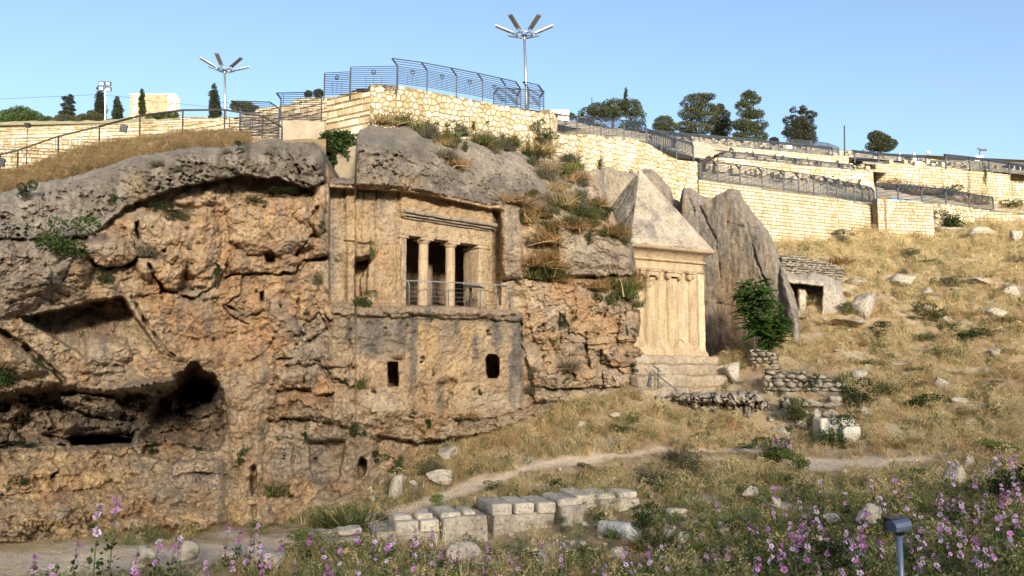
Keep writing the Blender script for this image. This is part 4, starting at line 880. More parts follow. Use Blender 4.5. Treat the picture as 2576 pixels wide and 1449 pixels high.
wall('terrace_wall', 'long sunlit stone terrace wall behind the handrail on the left', (-70,60), (580,58), [(-70,322),(150,315),(330,308),(480,300),(580,297)], [(-70,385),(580,356)], 'course', .46, M_OLD, .07, asp=.5, hv=.45, jk=.09)
wall('terrace_wall', 'near sunlit stone terrace wall at the left edge', (-90,45), (420,47), [(-90,378),(60,366),(240,352),(420,346)], [(-90,500),(420,400)], 'course', .42, M_OLD, .07, asp=.5, hv=.45, jk=.09)
wall('block_wall', 'stack of old blocks beside the stair fence', (455,53), (600,51), [(455,312),(480,306),(520,308),(560,300),(600,299)], [(455,360),(600,352)], 'course', .6, M_OLD, .08, asp=.55, hv=.4, jk=.07)
wall('stair_wall', 'stepped stone stair wall rising behind the left fences', (585,51), (820,47), [(585,300),(612,298),(618,284),(640,282),(650,272),(690,268),(700,266),(735,262),(745,246),(820,244)], [(585,355),(820,345)], 'course', .5, M_OLD, .07, asp=.55, hv=.4, jk=.07)
m = MB(); a, b = P(704, 300, 44), P(832, 300, 42.5); fr = Frame(a, b); s1 = fr.sz(704, 303)[1]; s2 = fr.sz(832, 306)[1]
m.add([fr.M @ Vector(q) for q in ((0,0,s1-3.5),(fr.L,0,s2-3.5),(fr.L,0,s2),(0,0,s1),(0,.4,s1-3.5),(fr.L,.4,s2-3.5),(fr.L,.4,s2),(0,.4,s1))], [[0,1,2,3],[7,6,5,4],[3,2,6,7],[0,3,7,4],[1,5,6,2],[0,4,5,1]])
tag(m.build('ramp_wall', M_CONC), 'plain beige rendered ramp wall between fence and block pier', 'wall')
m = MB(); a, b = P(832, 300, 38), P(899, 300, 37); fr = Frame(a, b); s1 = fr.sz(832, 380)[1]
m.box((0, 0, s1 - 2.4), (fr.L, .5, s1), fr.M); tag(m.build('rendered_wall', M_CONC), 'tan rendered wall panel under the hanging green vine', 'wall')

# terraces: the ground behind each wall top
def terrace(name, front, back, col=(.50, .43, .31), rows=10, amp=.12):
    fx = np.array(front, float); bx_ = np.array(back, float); n = 60
    t = np.linspace(0, 1, n); fp = np.stack([np.interp(t, np.linspace(0, 1, len(fx)), fx[:, k]) for k in range(3)], -1); bp = np.stack([np.interp(t, np.linspace(0, 1, len(bx_)), bx_[:, k]) for k in range(3)], -1)
    F3 = Parr(fp[:, 0], fp[:, 1], fp[:, 2]); B3_ = Parr(bp[:, 0], bp[:, 1], bp[:, 2]); w = np.linspace(0, 1, rows)[:, None, None]; p = F3 + (B3_ - F3) * w
    p[1:, :, 2] += amp * fbm(p[1:, :, 0] * .4, p[1:, :, 1] * .4, p[1:, :, 0] * 0, 3); q = p.reshape(-1, 3)
    return obj(name, mesh_np(name, q, grid_faces(rows, n), True, stone_cols(q, col, .25, .3, (.3, .25, .14), .6)), M_SOIL, kind='structure')
terrace('terrace_ground', [(900,222,41.5),(1100,240,43),(1400,286,46)], [(860,240,58),(1100,258,60),(1500,300,62)])
terrace('terrace_ground', [(1386,337,48),(1600,352,52),(1764,402,55)], [(1386,300,75),(1640,340,80),(1850,372,82)], rows=24, amp=.3)
terrace('terrace_ground', [(1740,452,55.8),(1920,475,58.4),(2106,499,61),(2206,519.5,62.6),(2250,503,62.4)], [(1740,420,69),(2000,444,71),(2220,472,73)], rows=16, amp=.2)
terrace('terrace_ground', [(1740,391,69.6),(2000,413,71.6),(2240,436,73.6)], [(1780,382,82),(1950,395,84),(2240,428,86)], rows=14, amp=.2)
terrace('terrace_ground', [(2100,470,73),(2346,513,66),(2620,542,68)], [(2100,460,78),(2346,490,79),(2640,530,82)], rows=14, amp=.3)
terrace('terrace_ground', [(2180,413,79.6),(2400,424,81),(2660,446,83)], [(2150,398,100),(2400,408,110),(2700,420,115)], rows=14, amp=.2)
terrace('hillside', [(1380,310,76),(1640,345,80),(1830,372,82.6),(2000,384,84.6),(2160,398,87),(2400,412,100),(2800,428,110)], [(1380,318,170),(1640,348,175),(1830,352,180),(2000,362,180),(2160,384,170),(2400,406,160),(2800,420,160)], rows=20, amp=.6)
terrace('hillside', [(-300,322,62),(300,309,60),(600,297,60),(900,250,58),(1400,290,62)], [(-400,312,230),(300,306,230),(600,300,220),(900,262,200),(1400,308,190)], rows=24, amp=.8, col=(.36, .31, .18))
terrace('hillside', [(-400,311,231),(600,299,221),(1400,307,190),(2200,384,171),(2900,418,161)], [(-500,420,420),(600,420,420),(1400,420,420),(2200,440,420),(2900,450,420)], rows=8, amp=1)
terrace('terrace_ground', [(-90,379,45.6),(420,347,47.4)], [(-90,372,59.5),(580,350,58)], rows=10)
xs_ = np.arange(-320, 835, 15.0); topY = np.interp(xs_, _cpx, _cY[0]); topy = np.interp(xs_, _cpx, _cpy[0])
base_y = interp([(-320,470),(0,444),(45,438),(147,402),(200,382),(250,372),(352,358),(460,346),(565,345),(620,346),(700,351),(835,352)], xs_)
UP_F = Parr(xs_, topy + 5, topY + .5); UP_B = Parr(xs_, np.minimum(base_y, topy - 2), topY + 5.5)
w = np.linspace(0, 1, 14)[:, None, None]; up_p = UP_F + (UP_B - UP_F) * w; up_p[1:, :, 2] += .1 * fbm(up_p[1:, :, 0] * .8, up_p[1:, :, 1] * .8, up_p[1:, :, 0] * 0, 3)
back_ = up_p[-1:] + np.array([0, 9, -1.5]); up_p = np.concatenate([up_p, back_])
obj('upper_slope', mesh_np('upper_slope', up_p.reshape(-1, 3), grid_faces(15, len(xs_)), True, stone_cols(up_p.reshape(-1, 3), (.33, .24, .13), .2)), M_SOIL, kind='structure')

# ================================================================== fences
def bar_mesh():
    m = MB(); m.box((-.5, -.5, 0), (.5, .5, 1)); return m.mesh('bar')
BAR = bar_mesh(); BAR.materials.append(M_STEEL); BAR_R = BAR.copy(); BAR_R.materials.clear(); BAR_R.materials.append(M_RUST); BAR_G = BAR.copy(); BAR_G.materials.clear(); BAR_G.materials.append(M_GALV)
def bar(name, p, q, t, parent, me=BAR, t2=None):
    p, q = Vector(p), Vector(q); d = q - p; o = bpy.data.objects.new(name, me); COL.objects.link(o); o.parent = parent; o.location = p - parent.location
    o.rotation_euler = d.to_track_quat('Z', 'Y').to_euler(); o.scale = (t, t2 or t, d.length); return o
def star_plate_mesh():
    v, f = [], []; st = []
    for k in range(12): r = .36 if k % 2 == 0 else .36 / math.sqrt(3); t = math.pi / 2 + k * math.pi / 6; st.append((r * math.cos(t), r * math.sin(t)))
    sq = []
    for k in range(12):
        t = math.pi / 2 + k * math.pi / 6; cx, cy = math.cos(t), math.sin(t); s = .5 / max(abs(cx), abs(cy)); sq.append((cx * s, cy * s))
    for y in (-.04, .04): v += [(x, y, z) for x, z in st] + [(x, y, z) for x, z in sq]
    for k in range(12):
        n = (k + 1) % 12; f += [[k, n, 12 + n, 12 + k], [24 + 12 + k, 24 + 12 + n, 24 + n, 24 + k], [k, 24 + k, 24 + n, n], [12 + n, 36 + n, 36 + k, 12 + k]]
    m = MB(); m.add(v, f); me = m.mesh('star_plate'); me.materials.append(M_STEEL); return me
STAR = star_plate_mesh()
def fence(label, posts, H, rails=12, bend=(-.2, -.2, .22), t=.06, rt=.028, plates=True, bend_rails=3, me=BAR, name='steel_fence', mid=True):
    """posts = list of (bearing x, bearing y of the foot, distance)"""
    pts = [P(*q) for q in posts]; root = thing(name, label, 'fence', pts[0]); fk = max(1, pts[0].y / 40); t, rt = t * fk, rt * fk; bv = Vector(bend) if bend else None
    for i, p in enumerate(pts):
        bar('post', p - Vector((0, 0, .25)), p + Vector((0, 0, H)), t, root, me)
        if bv: bar('post_arm', p + Vector((0, 0, H - .01)), p + Vector((0, 0, H)) + bv, t, root, me)
    for i in range(len(pts) - 1):
        a, b = pts[i], pts[i + 1]
        for k in range(rails):
            z = Vector((0, 0, .08 + (H - .08) * k / (rails - 1))); bar('rail', a + z, b + z, rt, root, me)
        if bv:
            for k in range(1, bend_rails + 1): o_ = Vector((0, 0, H)) + bv * (k / bend_rails); bar('rail', a + o_, b + o_, rt * (1.6 if k == bend_rails else 1), root, me)
        if mid and (b - a).length > 1.2:
            for q in (.33, .5, .67):
                c_ = a.lerp(b, q); bar('stay', c_ + Vector((0, 0, .08)), c_ + Vector((0, 0, H * .62)), rt * .6, root, me)
        if plates:
            c_ = a.lerp(b, .5) + Vector((0, 0, H * .78)); d = b - a; o = bpy.data.objects.new('star_plate', STAR); COL.objects.link(o); o.parent = root; o.location = c_ - pts[0] + Vector((d.y, -d.x, 0)).normalized() * .025
            o.rotation_euler = (0, 0, math.atan2(d.y, d.x)); s_ = .24; o.scale = (s_, s_ * .6, s_)
    return root
B1 = (-.28, -.22, .34)
fence('run of bent-top dark steel fence panels along the tall rubble wall', [(1000,213,40.6),(1074,222,41.3),(1148,235,42.0),(1214,247,42.7),(1272,259,43.3),(1310,267,43.8)], 1.0, 11, B1)
fence('taller flat fence panel at the left corner of the rubble wall', [(881,232,40.4),(998,230,40.2)], 1.36, 13, None)
fence('leftmost flat fence panel against the sky on the block pier', [(815,242,41.4),(880,240,40.6)], 1.28, 13, None)
fence('slanting fence panels where the wall fence meets the lamp post', [(1242,268,45.5),(1300,272,45.0),(1358,276,45.2)], .75, 7, (.25, -.2, .3), plates=False)
fence('short end panel of the wall fence beside the lamp post', [(1330,262,46.5),(1368,272,45.0)], .95, 10, (-.32, -.2, .36), plates=False)
fence('fence with level rails on the sloping wall in front of the spreading pine', [(1392,336,47.5),(1452,338,48.4),(1512,341,49.6),(1570,346,50.7),(1626,352,51.8)], .92, 11, (-.16, -.15, .2))
fence('dense stair fence stepping down the end of the sloping wall', [(1628,368,52.2),(1664,380,53),(1702,394,53.8),(1745,404,54.6)], 1.0, 11, (-.2, -.2, .2), plates=False)
fence('second stair fence crossing behind the sloping wall end', [(1640,384,55),(1690,372,56),(1742,384,57)], .95, 10, (-.2, -.2, .2), plates=False)
fence('long bent-top fence on the ashlar wall right of the pyramid', [(1763,450,55.2),(1806,458,55.9),(1862,465,56.7),(1918,472,57.5),(1972,479,58.2),(2010,484,58.8),(2048,489,59.3),(2082,493,59.8)], 1.15, 12, (-.35, -.25, .3))
fence('curving end of the long fence where the ashlar wall turns', [(2082,494,59.9),(2106,498,60.3),(2130,503,61.2),(2150,506,62),(2170,509,62.8),(2188,513,63.5),(2200,516,64)], 1.1, 12, (-.35, -.25, .3), plates=False)
fence('fence on the terrace wall behind the long fence', [(1805,412,69.5),(1850,417,70),(1900,421,70.6),(1955,427,71.2),(2005,432,71.7),(2060,438,72.3),(2115,444,72.8),(2150,448,73)], .95, 8, (-.3, -.2, .25), mid=False)
fence('fence on the highest terrace under the pines', [(1640,355,80),(1700,361,81),(1760,366,82),(1830,371,83),(1900,377,84),(1960,383,85),(2030,390,86),(2095,396,87)], .9, 7, (-.25, -.2, .2), plates=False, mid=False)
fence('fence at the foot of the cedar by the white sign', [(1980,368,96),(2040,372,97),(2085,378,98),(2110,388,98)], .9, 7, None, plates=False, mid=False)
fence('fence above the forward bastion and overgrown rocks', [(2206,500,61),(2260,502,62),(2320,506,63),(2380,512,65),(2440,522,66.5),(2500,530,68)], .95, 9, (-.2, -.2, .2), plates=False, mid=False)
fence('fence along the top of the upper right ashlar wall', [(2380,418,80.4),(2440,424,81),(2490,430,81.6),(2540,438,82.2),(2590,446,83),(2640,452,84)], 1.0, 8, (-.25, -.2, .2), plates=False, mid=False)
fence('fence on the terrace with the dark canopies', [(2150,404,86),(2210,410,88),(2270,414,90),(2330,417,92)], .9, 6, (-.25, -.2, .2), plates=False, mid=False)
fence('lower left fence panel beside the stair wall', [(602,340,50),(700,346,48.2)], 1.85, 12, (-.5, -.3, .3))
fence('upper left fence panel beside the ramp wall', [(705,303,47),(808,304,45)], 1.35, 11, (-.22, -.2, .28))
fence('gate of crossed rails at the end of the handrail', [(575,352,39.5),(628,352,39.5),(660,352,39.3),(708,354,38.8)], 1.15, 8, None, plates=False, mid=False, t=.04)
# pipe handrail along the top of the left slab
hr = [(-90,420,463),(0,389,447),(45,378,438),(147,343,402),(250,318,372),(352,291,360),(460,277,350),(565,276,350),(660,292,351),(710,320,353)]
def hr_Y(x): return float(np.interp(x, _cpx, _cY[0])) + 5.6
root = thing('handrail', 'long dark pipe handrail on posts climbing along the grassy cliff top', 'railing', P(hr[0][0], hr[0][2], hr_Y(hr[0][0])))
tp = [P(x, y, hr_Y(x)) for x, y, _ in hr]; bp = [P(x, b_, hr_Y(x)) for x, _, b_ in hr]
for a, b in zip(tp[:-1], tp[1:]): bar('top_rail', a, b, .065, root, BAR_R)
for a, b in zip(tp, bp): bar('post', b - Vector((0, 0, .3)), a, .05, root, BAR_R)
for a, b, c_, d in zip(tp[:-1], tp[1:], bp[:-1], bp[1:]):
    for k in (.3, .55, .8): bar('wire', a.lerp(c_, k), b.lerp(d, k), .008, root, BAR_R)
# thin galvanised handrails on the left terraces
def pipe_rail(label, pts, Y, drop=.9, r=.04):
    t = thing('handrail', label, 'railing', P(*pts[0], Y)); q = [P(x, y, Y) for x, y in pts]
    for a, b in zip(q[:-1], q[1:]): bar('top_rail', a, b, r, t, BAR_G)
    for a in q: bar('post', a - Vector((0, 0, drop)), a, r, t, BAR_G)
pipe_rail('thin grey handrail at the foot of the near left terrace wall', [(-60,346),(10,344),(40,346),(140,345),(180,352)], 44)
pipe_rail('thin grey handrail right of the first one on the left terrace', [(196,346),(206,344),(240,349),(330,351),(346,358)], 44)
pipe_rail('short looped grey rail by the block stack', [(425,332),(430,325),(500,326)], 52, .6)
# railing on the ledge before the columned tomb
lp = [(1029.6,706,771),(1086,708,771),(1128,710,772),(1169.6,712,773),(1208,714,774),(1248,716,776),(1284,719,778)]
def ledge_Y(x): a, _ = rays(x, 740); return 34.34 / (1 - .9 * float(a)) - .12
tr = thing('tomb_railing', 'pale grey safety railing on the ledge before the columned tomb', 'railing', P(1021, 771, ledge_Y(1021)))
q = [P(x, y, ledge_Y(x)) for x, y, _ in lp]; q0 = [P(x, b_, ledge_Y(x)) for x, _, b_ in lp]
for a, b in zip([P(1019, 706, ledge_Y(1019) + .2)] + q[:-1], q): bar('top_rail', a, b, .04, tr, BAR_G)
for a, b in zip(q, q0):
    m = MB(); lean = Vector((-.10, -.09, 0)); m.tube([Vector(v) - tr.location for v in (b - Vector((0, 0, .15)), a - Vector((0, 0, .16)), a + lean * .35 - Vector((0, 0, .05)), a + lean)], .022, 6); m.build('post', M_GALV, tr, True)
for k in (.25, .42, .6, .78):
    for a, b, c_, d in zip(q[:-1], q[1:], q0[:-1], q0[1:]): bar('wire', a.lerp(c_, k), b.lerp(d, k), .008, tr, BAR_G)
sp = P(1184, 722, ledge_Y(1184) - .1); sg = thing('information_lectern', 'dark tilted information panel on a post behind the tomb railing', 'sign', (sp.x, sp.y, sp.z - .85), R(30))
m = MB(); m.box((-.42, -.18, .86), (.42, .26, .89), Matrix.Rotation(R(18), 4, 'X')); m.build('panel', M_RUST, sg); m = MB(); m.box((-.04, -.04, 0), (.04, .04, .9)); m.build('post', M_RUST, sg)
# stair rail by the free tomb
tr = thing('stair_rail', 'dark metal stair rail left of the pyramid tomb steps', 'railing', P(1640, 985, 38.6)); Yr = 38.4
for a, b in (((1640,916),(1662,935)),((1640,932),(1704,983)),((1655,925),(1656,980)),((1637,935),(1637,978)),((1628,975),(1664,992)),((1637,945),(1630,972))): bar('rail', P(*a, Yr), P(*b, Yr), .05, tr, BAR)
# ================================================================== placing on the ground
_YY = np.concatenate([np.arange(9, 30, .1), np.arange(30, 78, .2)])
def ground_hit(px, py):
    a, b = (float(v) for v in rays(px, py)); g = ground_z(a * _YY, _YY); k = np.argmax(b * _YY < g)
    if not (b * _YY < g).any(): k = -1
    Y = float(_YY[k]); return Vector((a * Y, Y, float(g[k])))
# ================================================================== boulders
def rock_mesh(seed, cuts=9, amp=.10, base=(.46, .41, .33), grey=(.30, .27, .24), sub=3, flat=1.0):
    r_ = np.random.default_rng(seed); bm = bmesh.new(); bmesh.ops.create_icosphere(bm, subdivisions=sub, radius=1.0)
    v = np.array([q.co for q in bm.verts]); f = np.array([[q.index for q in fc.verts] for fc in bm.faces]); bm.free()
    for k in range(cuts):
        n = r_.normal(size=3); n /= np.linalg.norm(n); d = r_.uniform(.32, .72); e = v @ n - d; v -= n * np.maximum(e, 0)[:, None] * .98
    v += .5 * amp * np.stack([fbm(v[:, 0] * 2 + seed, v[:, 1] * 2, v[:, 2] * 2 + 7 * k, 4) for k in range(3)], -1); v[:, 2] *= flat
    v /= np.abs(v).max(0)
    v[:, 2] = v[:, 2] * .5 + .5; v[:, :2] *= .5          # unit footprint, sits on z = 0
    return mesh_np('boulder', v, f, False, stone_cols(v * 3 + seed, base, .2, .8, grey, .6))
RK = [rock_mesh(k, 14 + k % 4, .14) for k in range(6)]; RKP = [rock_mesh(20 + k, 13, .12, (.50, .44, .35), (.38, .34, .28)) for k in range(5)]
for q in RK + RKP: q.materials.append(M_ROCK)
# ================================================================== dry walls of separate rough stones
RKS = [rock_mesh(60 + k, 12, .10, (.37, .335, .27), (.24, .215, .18), 2) for k in range(6)]
for q in RKS: q.materials.append(M_ROCK)
def dry_wall(name, label, A_, B_, tops, bots, kind, size, mat, proud=.1, mortar=None, asp=.5, hv=.5, jk=.1):
    a, b = P(A_[0], 500, A_[1]), P(B_[0], 500, B_[1]); fr = Frame(a, b); tx, tz = zip(*sorted(fr.sz(*q) for q in tops)); bx_, bz_ = zip(*sorted(fr.sz(*q) for q in bots))
    top = lambda x: float(np.interp(x, tx, tz)); bot = lambda x: float(np.interp(x, bx_, bz_)); t = thing(name, label, 'wall', (a.x, a.y, bot(0))); Mi = Matrix.Translation((-a.x, -a.y, -bot(0)))
    xs_n = np.linspace(.1, fr.L - .1, 20); v, f = [], []
    for x in xs_n: v += [(x, .12, bot(x)), (x, .12, top(x) - .12), (x, .6, top(x) - .12), (x, .6, bot(x))]
    for k in range(19): f += [[4*k, 4*k+4, 4*k+5, 4*k+1], [4*k+1, 4*k+5, 4*k+6, 4*k+2], [4*k+2, 4*k+6, 4*k+7, 4*k+3]]
    mm = MB(); mm.add([Mi @ fr.M @ Vector(q) for q in v], f + [[0, 1, 2, 3], [79, 78, 77, 76]]); mm.build('core', M_DIRT, t)
    for pl in course_cells(0, fr.L, top, bot, size, size * asp, .35, .05):
        xs3, zs3 = [q[0] for q in pl], [q[1] for q in pl]; w_, h_ = max(xs3) - min(xs3), max(zs3) - min(zs3); o = obj('stone', random.choice(RKS), None, t)
        o.location = Mi @ fr.M @ Vector((sum(xs3) / len(xs3), .1, min(zs3) - h_ * .12 + random.uniform(-.1, .1) * h_)); o.rotation_euler = (random.uniform(-.12, .12), random.uniform(-.12, .12), math.atan2(fr.ex.y, fr.ex.x) + random.choice((0, math.pi)) + random.uniform(-.12, .12)); o.scale = (w_ * random.uniform(1.1, 1.3), random.uniform(.38, .55), h_ * random.uniform(1.15, 1.4))
dry_wall('dry_stone_wall', 'dry stone wall of small pale rubble above the square-cut entrance', (1962,48), (2116,50), [(1962,640),(2010,642),(2070,655),(2116,675)], [(1962,690),(2040,706),(2116,712)], 'course', .34, M_DRY, .14, mortar=None, asp=.5, hv=.5, jk=.16)
dry_wall('dry_stone_wall', 'grey dry stone terrace wall right of the tomb steps', (1902,38.3), (2104,36.9), [(1902,930),(1925,922),(1945,930),(1970,924),(1995,934),(2020,932),(2040,945),(2070,943),(2104,962)], [(1902,985),(2000,992),(2104,1010)], 'course', .40, M_DRY, .14, mortar=None, asp=.5, hv=.5, jk=.16)
dry_wall('dry_stone_wall', 'short broken dry stone wall at the foot of the rock face', (1874,42), (1935,41), [(1874,878),(1905,876),(1935,884)], [(1874,975),(1935,975)], 'course', .38, M_DRY, .14, mortar=None, asp=.55, hv=.5, jk=.16)
dry_wall('dry_stone_wall', 'ruined lower wall of large stones below the terrace wall', (1950,35.4), (2086,34.8), [(1950,995),(1985,996),(2020,1004),(2086,1012)], [(1950,1075),(2086,1090)], 'course', .62, M_DRY, .22, mortar=None, asp=.55, hv=.5, jk=.18)
def boulder(px, pyb, w, h, label, pale=False, group=None, at=None, rz=None, name='boulder', deep=.8, sink=.12):
    p = at if at is not None else ground_hit(px, pyb); me = random.choice(RKP if pale else RK); o = obj(name, me, None); sx = w / F * p.y; sz = h / F * p.y * 1.15 + .05
    o.location = p + Vector((0, sx * .3 * deep, -sink * sz)); o.rotation_euler = (random.uniform(-.1, .1), random.uniform(-.12, .12), random.uniform(0, 6.28) if rz is None else rz); o.scale = (sx * 1.1, max(sx * deep, .12), sz * (1 + sink))
    return tag(o, label, 'rock', group)
BIG = [(2182,812,80,70,'large grey boulder below the square-cut entrance',0),(2132,822,130,20,'long dark ledge of rock under the large grey boulder',0),(2170,968,54,32,'grey boulder beside the dark green bush',0),
 (2370,985,50,28,'pile-like pale rock alone in the dry grass',1),(2195,1345,60,58,'pointed pale boulder among the flowers left of the small floodlight',1),(2105,1332,52,26,'broken pale boulder between flower stalks',1),(2106,1415,60,30,'low pale boulder at the bottom among green leaves',1),
 (2432,1320,36,34,'upright pale boulder right of the small floodlight',1),(2403,1228,52,54,'tall pale boulder in straw grass at the right',1),(2447,1182,42,30,'grey boulder by the flower clump at the right edge',0),(2532,1168,32,15,'small pale boulder near the right edge',1),
 (1170,1425,92,44,'large pale rough boulder in front of the tall plinth',1),(1096,1425,30,22,'small yellow boulder beside the large pale one',1),(356,1449,86,60,'big white boulder at the bottom left by the path',1),(468,1430,66,52,'square pale stone block standing by the path',1),
 (580,1404,92,20,'long flat pale slab along the path edge',1),(676,1438,92,32,'mossy slab half sunk in weeds',0),(992,1266,66,58,'grey-faced boulder at the turn of the path',0),(1110,1232,100,40,'pale bedrock hump above the path',1),(1130,1158,80,30,'low rock hump under the cliff foot',0),
 (1360,1432,50,40,'grey boulder among flowers at the bottom centre',0),(1560,1430,62,40,'crumbling pale boulder at the bottom',1),(1484,1442,50,28,'pale boulder at the very bottom edge',1),(1828,1357,48,36,'mossy boulder between the slabs and flowers',0),
 (2277,722,80,40,'pale bedrock patch on the upper slope',1),(2163,722,76,30,'pale rock band left of the upper slope patch',1),(2470,726,78,32,'pale bedrock rib at the upper right',1),(2475,598,100,28,'long pale rock near the top right',1),(2560,612,36,28,'overhanging rock at the right edge near the top',0),
 (2386,588,90,20,'flat pale rock under the overgrown wall',1),(2557,752,40,30,'pale rock at the right edge halfway up',1),(2510,800,68,30,'broken pale rock above the dry slope',1),(2338,752,60,22,'pale rock in the middle of the upper slope',1),(2318,810,95,13,'thin flat slab on the slope',1),(2379,822,32,18,'squarish pale stone beside the flat slab',1),
 (2112,1034,56,26,'boulder above the white blocks',0),(2180,1054,36,24,'boulder right of the white blocks',0),(2022,1086,42,20,'low stone left of the white blocks',1),(1968,1100,46,18,'white stone behind the pink flower bush',1),(1887,1264,52,30,'pair of pale stones in the green grass',1),(1948,1284,36,28,'round grey stone in the green grass',0),
 (1460,1084,24,18,'pointed white stone on the grassy slope',1),(1552,1056,44,13,'flat white stone on the grassy slope',1),(1570,1018,32,12,'flat stone just below the cliff ledge',1),(2255,924,92,9,'thin pale stone edge on the dry slope',1),(2425,1022,48,16,'low stone on the right slope',1),(2512,905,42,22,'half-buried stone at the right',0)]
for x, y, w, h_, lb, pl in BIG: boulder(x, y, w, h_, lb, bool(pl))
boulder(1852,972,44,50,'rounded grey boulder at the right end of the tomb steps', False, deep=.8)
STN = 'loose stones scattered in the foreground grass'
for k in range(95):
    x = random.uniform(760, 2560); y = random.uniform(1290, 1445) if random.random() < .7 else random.uniform(1180, 1300)
    if abs(x - 2270) < 30: continue
    boulder(x, y, random.uniform(9, 24), random.uniform(5, 13), 'small loose pale stone lying in the foreground weeds', random.random() < .75, STN, name='stone')
ST2 = 'stones scattered on the dry slope'
for k in range(85):
    x = random.uniform(1720, 2576); y = random.uniform(690, 1110)
    if x < 2060 and y < 1010: continue
    boulder(x, y, random.uniform(10, 32), random.uniform(4, 10), 'small pale stone half hidden in the dry slope grass', random.random() < .7, ST2, name='stone')
# ================================================================== graves in the foreground
M_GRAVE = m_rock('grave stone', 1.6, .9, .02, .35); M_PLINTH = m_rock('cast plinth', 1.2, 1.0, .03, .5)
GC, PC = np.array([.56, .50, .40]), np.array([.42, .365, .285]); GRZ = R(19)
def gblock(name, pxL, pxR, pyT, pyB, Y, deep, parent, mat, base, r=.03, amp=.015, seed=0, inset_=0, step=.12):
    """block whose front face fills the bearings pxL..pxR, pyT..pyB at distance Y"""
    p = P(pxL, pyB, Y); w_ = (P(pxR, pyB, Y) - p).length / math.cos(GRZ) * .96; h_ = (P(pxL, pyT, Y) - p).length
    lo = p - parent.location; M = Matrix.Translation(lo) @ Matrix.Rotation(GRZ, 4, 'Z')
    return rbox(name, (0, 0, -.02 if 'plinth' not in name else -.35), (w_, deep, h_), mat, parent, base, step, r, amp, 2.0, seed, M, grey=np.array([.30, .27, .22]), gk=.6)
def grave(label, plinth, tops, Y):
    t = thing('grave', label, 'grave', P(plinth[0], plinth[3], Y)); gblock('plinth', *plinth, Y, plinth[4] if len(plinth) > 4 else 1.7, t, M_PLINTH, PC, .03, .02, random.randint(1, 99)) if False else None
    gblock('plinth', plinth[0], plinth[1], plinth[2], plinth[3], Y, 1.75, t, M_PLINTH, PC, .05, .04, random.randint(1, 99))
    for k, (kind, a, b, c_, d, dy, dp) in enumerate(tops): gblock(kind, a, b, c_, d, Y + dy, dp, t, M_GRAVE, GC * random.uniform(.9, 1.05), .09 if kind == 'slab_lid' else .035, .04 if kind == 'slab_lid' else .02, random.randint(1, 99))
grave('low plinth with two box graves, leftmost intact of the row', (948,1110,1341,1372), [('grave_box',996,1053,1314,1342,.15,1.2),('slab_lid',992,1040,1300,1316,.45,.8),('grave_box',1059,1106,1310,1338,.25,1.2),('slab_lid',1048,1091,1292,1312,.55,.8)], 21.4)
grave('tall square plinth grave with two thin slabs on top', (1116,1230,1304,1374), [('slab_lid',1112,1166,1290,1308,.15,1.4),('slab_lid',1166,1198,1286,1304,.4,1.0)], 21.7)
grave('long plinth carrying three box graves side by side', (1243,1406,1297,1352), [('grave_box',1238,1291,1270,1298,.12,1.5),('grave_box',1298,1346,1268,1294,.22,1.5),('grave_box',1354,1402,1266,1291,.32,1.5)], 22.3)
grave('narrow plinth grave with rounded slab tilted over its front', (1414,1474,1276,1328), [('slab_lid',1408,1464,1256,1278,.1,1.5)], 22.8)
grave('small plinth grave with tall box set behind the narrow plinth', (1462,1509,1270,1312), [('grave_box',1452,1504,1246,1272,.15,1.5)], 23.9)
grave('rightmost plinth grave with two rounded slabs', (1512,1622,1258,1304), [('slab_lid',1506,1556,1244,1262,.15,1.3),('slab_lid',1562,1612,1240,1256,.3,1.2)], 23.8)
grave('broken low plinth among flowers at the left end of the row', (785,905,1362,1398), [('slab_lid',852,912,1334,1346,.5,.6)], 20.6)
def slab(label, pts, Y, th=.22, pale=GC, name='fallen_slab', rot=(0, 0, 0), size=(1, .5)):
    p = ground_hit(*pts); t = rbox(name, (-size[0] / 2, -size[1] / 2, -.1), (size[0] / 2, size[1] / 2, th), M_GRAVE, None, pale, .09, .07, .025, 2, random.randint(1, 99)); t.location = p; t.rotation_euler = rot; return tag(t, label, 'slab')
slab('bluish white rounded slab lying aslant below the graves', (1557,1350), 0, .34, np.array([.58, .59, .58]), rot=(R(8), R(4), R(128)), size=(1.15, .5))
slab('flat tan slab tilted on the ground right of the white slab', (1642,1384), 0, .1, np.array([.55, .49, .38]), rot=(R(10), R(-6), R(-25)), size=(.8, .75))
slab('grey block beside the green clump', (1704,1355), 0, .2, np.array([.5, .47, .41]), rot=(R(6), R(2), R(125)), size=(.62, .4))
slab('pale slab leaning against the grass right of the grey block', (1740,1330), 0, .16, GC, rot=(R(16), R(4), R(120)), size=(.85, .42))
slab('small pale post-like stone below the grey block', (1699,1388), 0, .14, GC, rot=(0, R(10), R(115)), size=(.4, .16))
slab('square pale stone right of the row of graves', (1702,1300), 0, .22, GC, rot=(0, 0, R(20)), size=(.55, .4))
for k, (x, y, sx, sy, h_, lb) in enumerate(((2098,1108,1.5,.7,.85,'white squared block behind the green bush on the slope'),(2140,1112,.7,.5,.55,'smaller white block leaning at the right of the squared block'))):
    slab(lb, (x, y), 0, h_, np.array([.62, .58, .5]), name='stone_block', rot=(0, 0, R(12 - 20 * k)), size=(sx, sy))
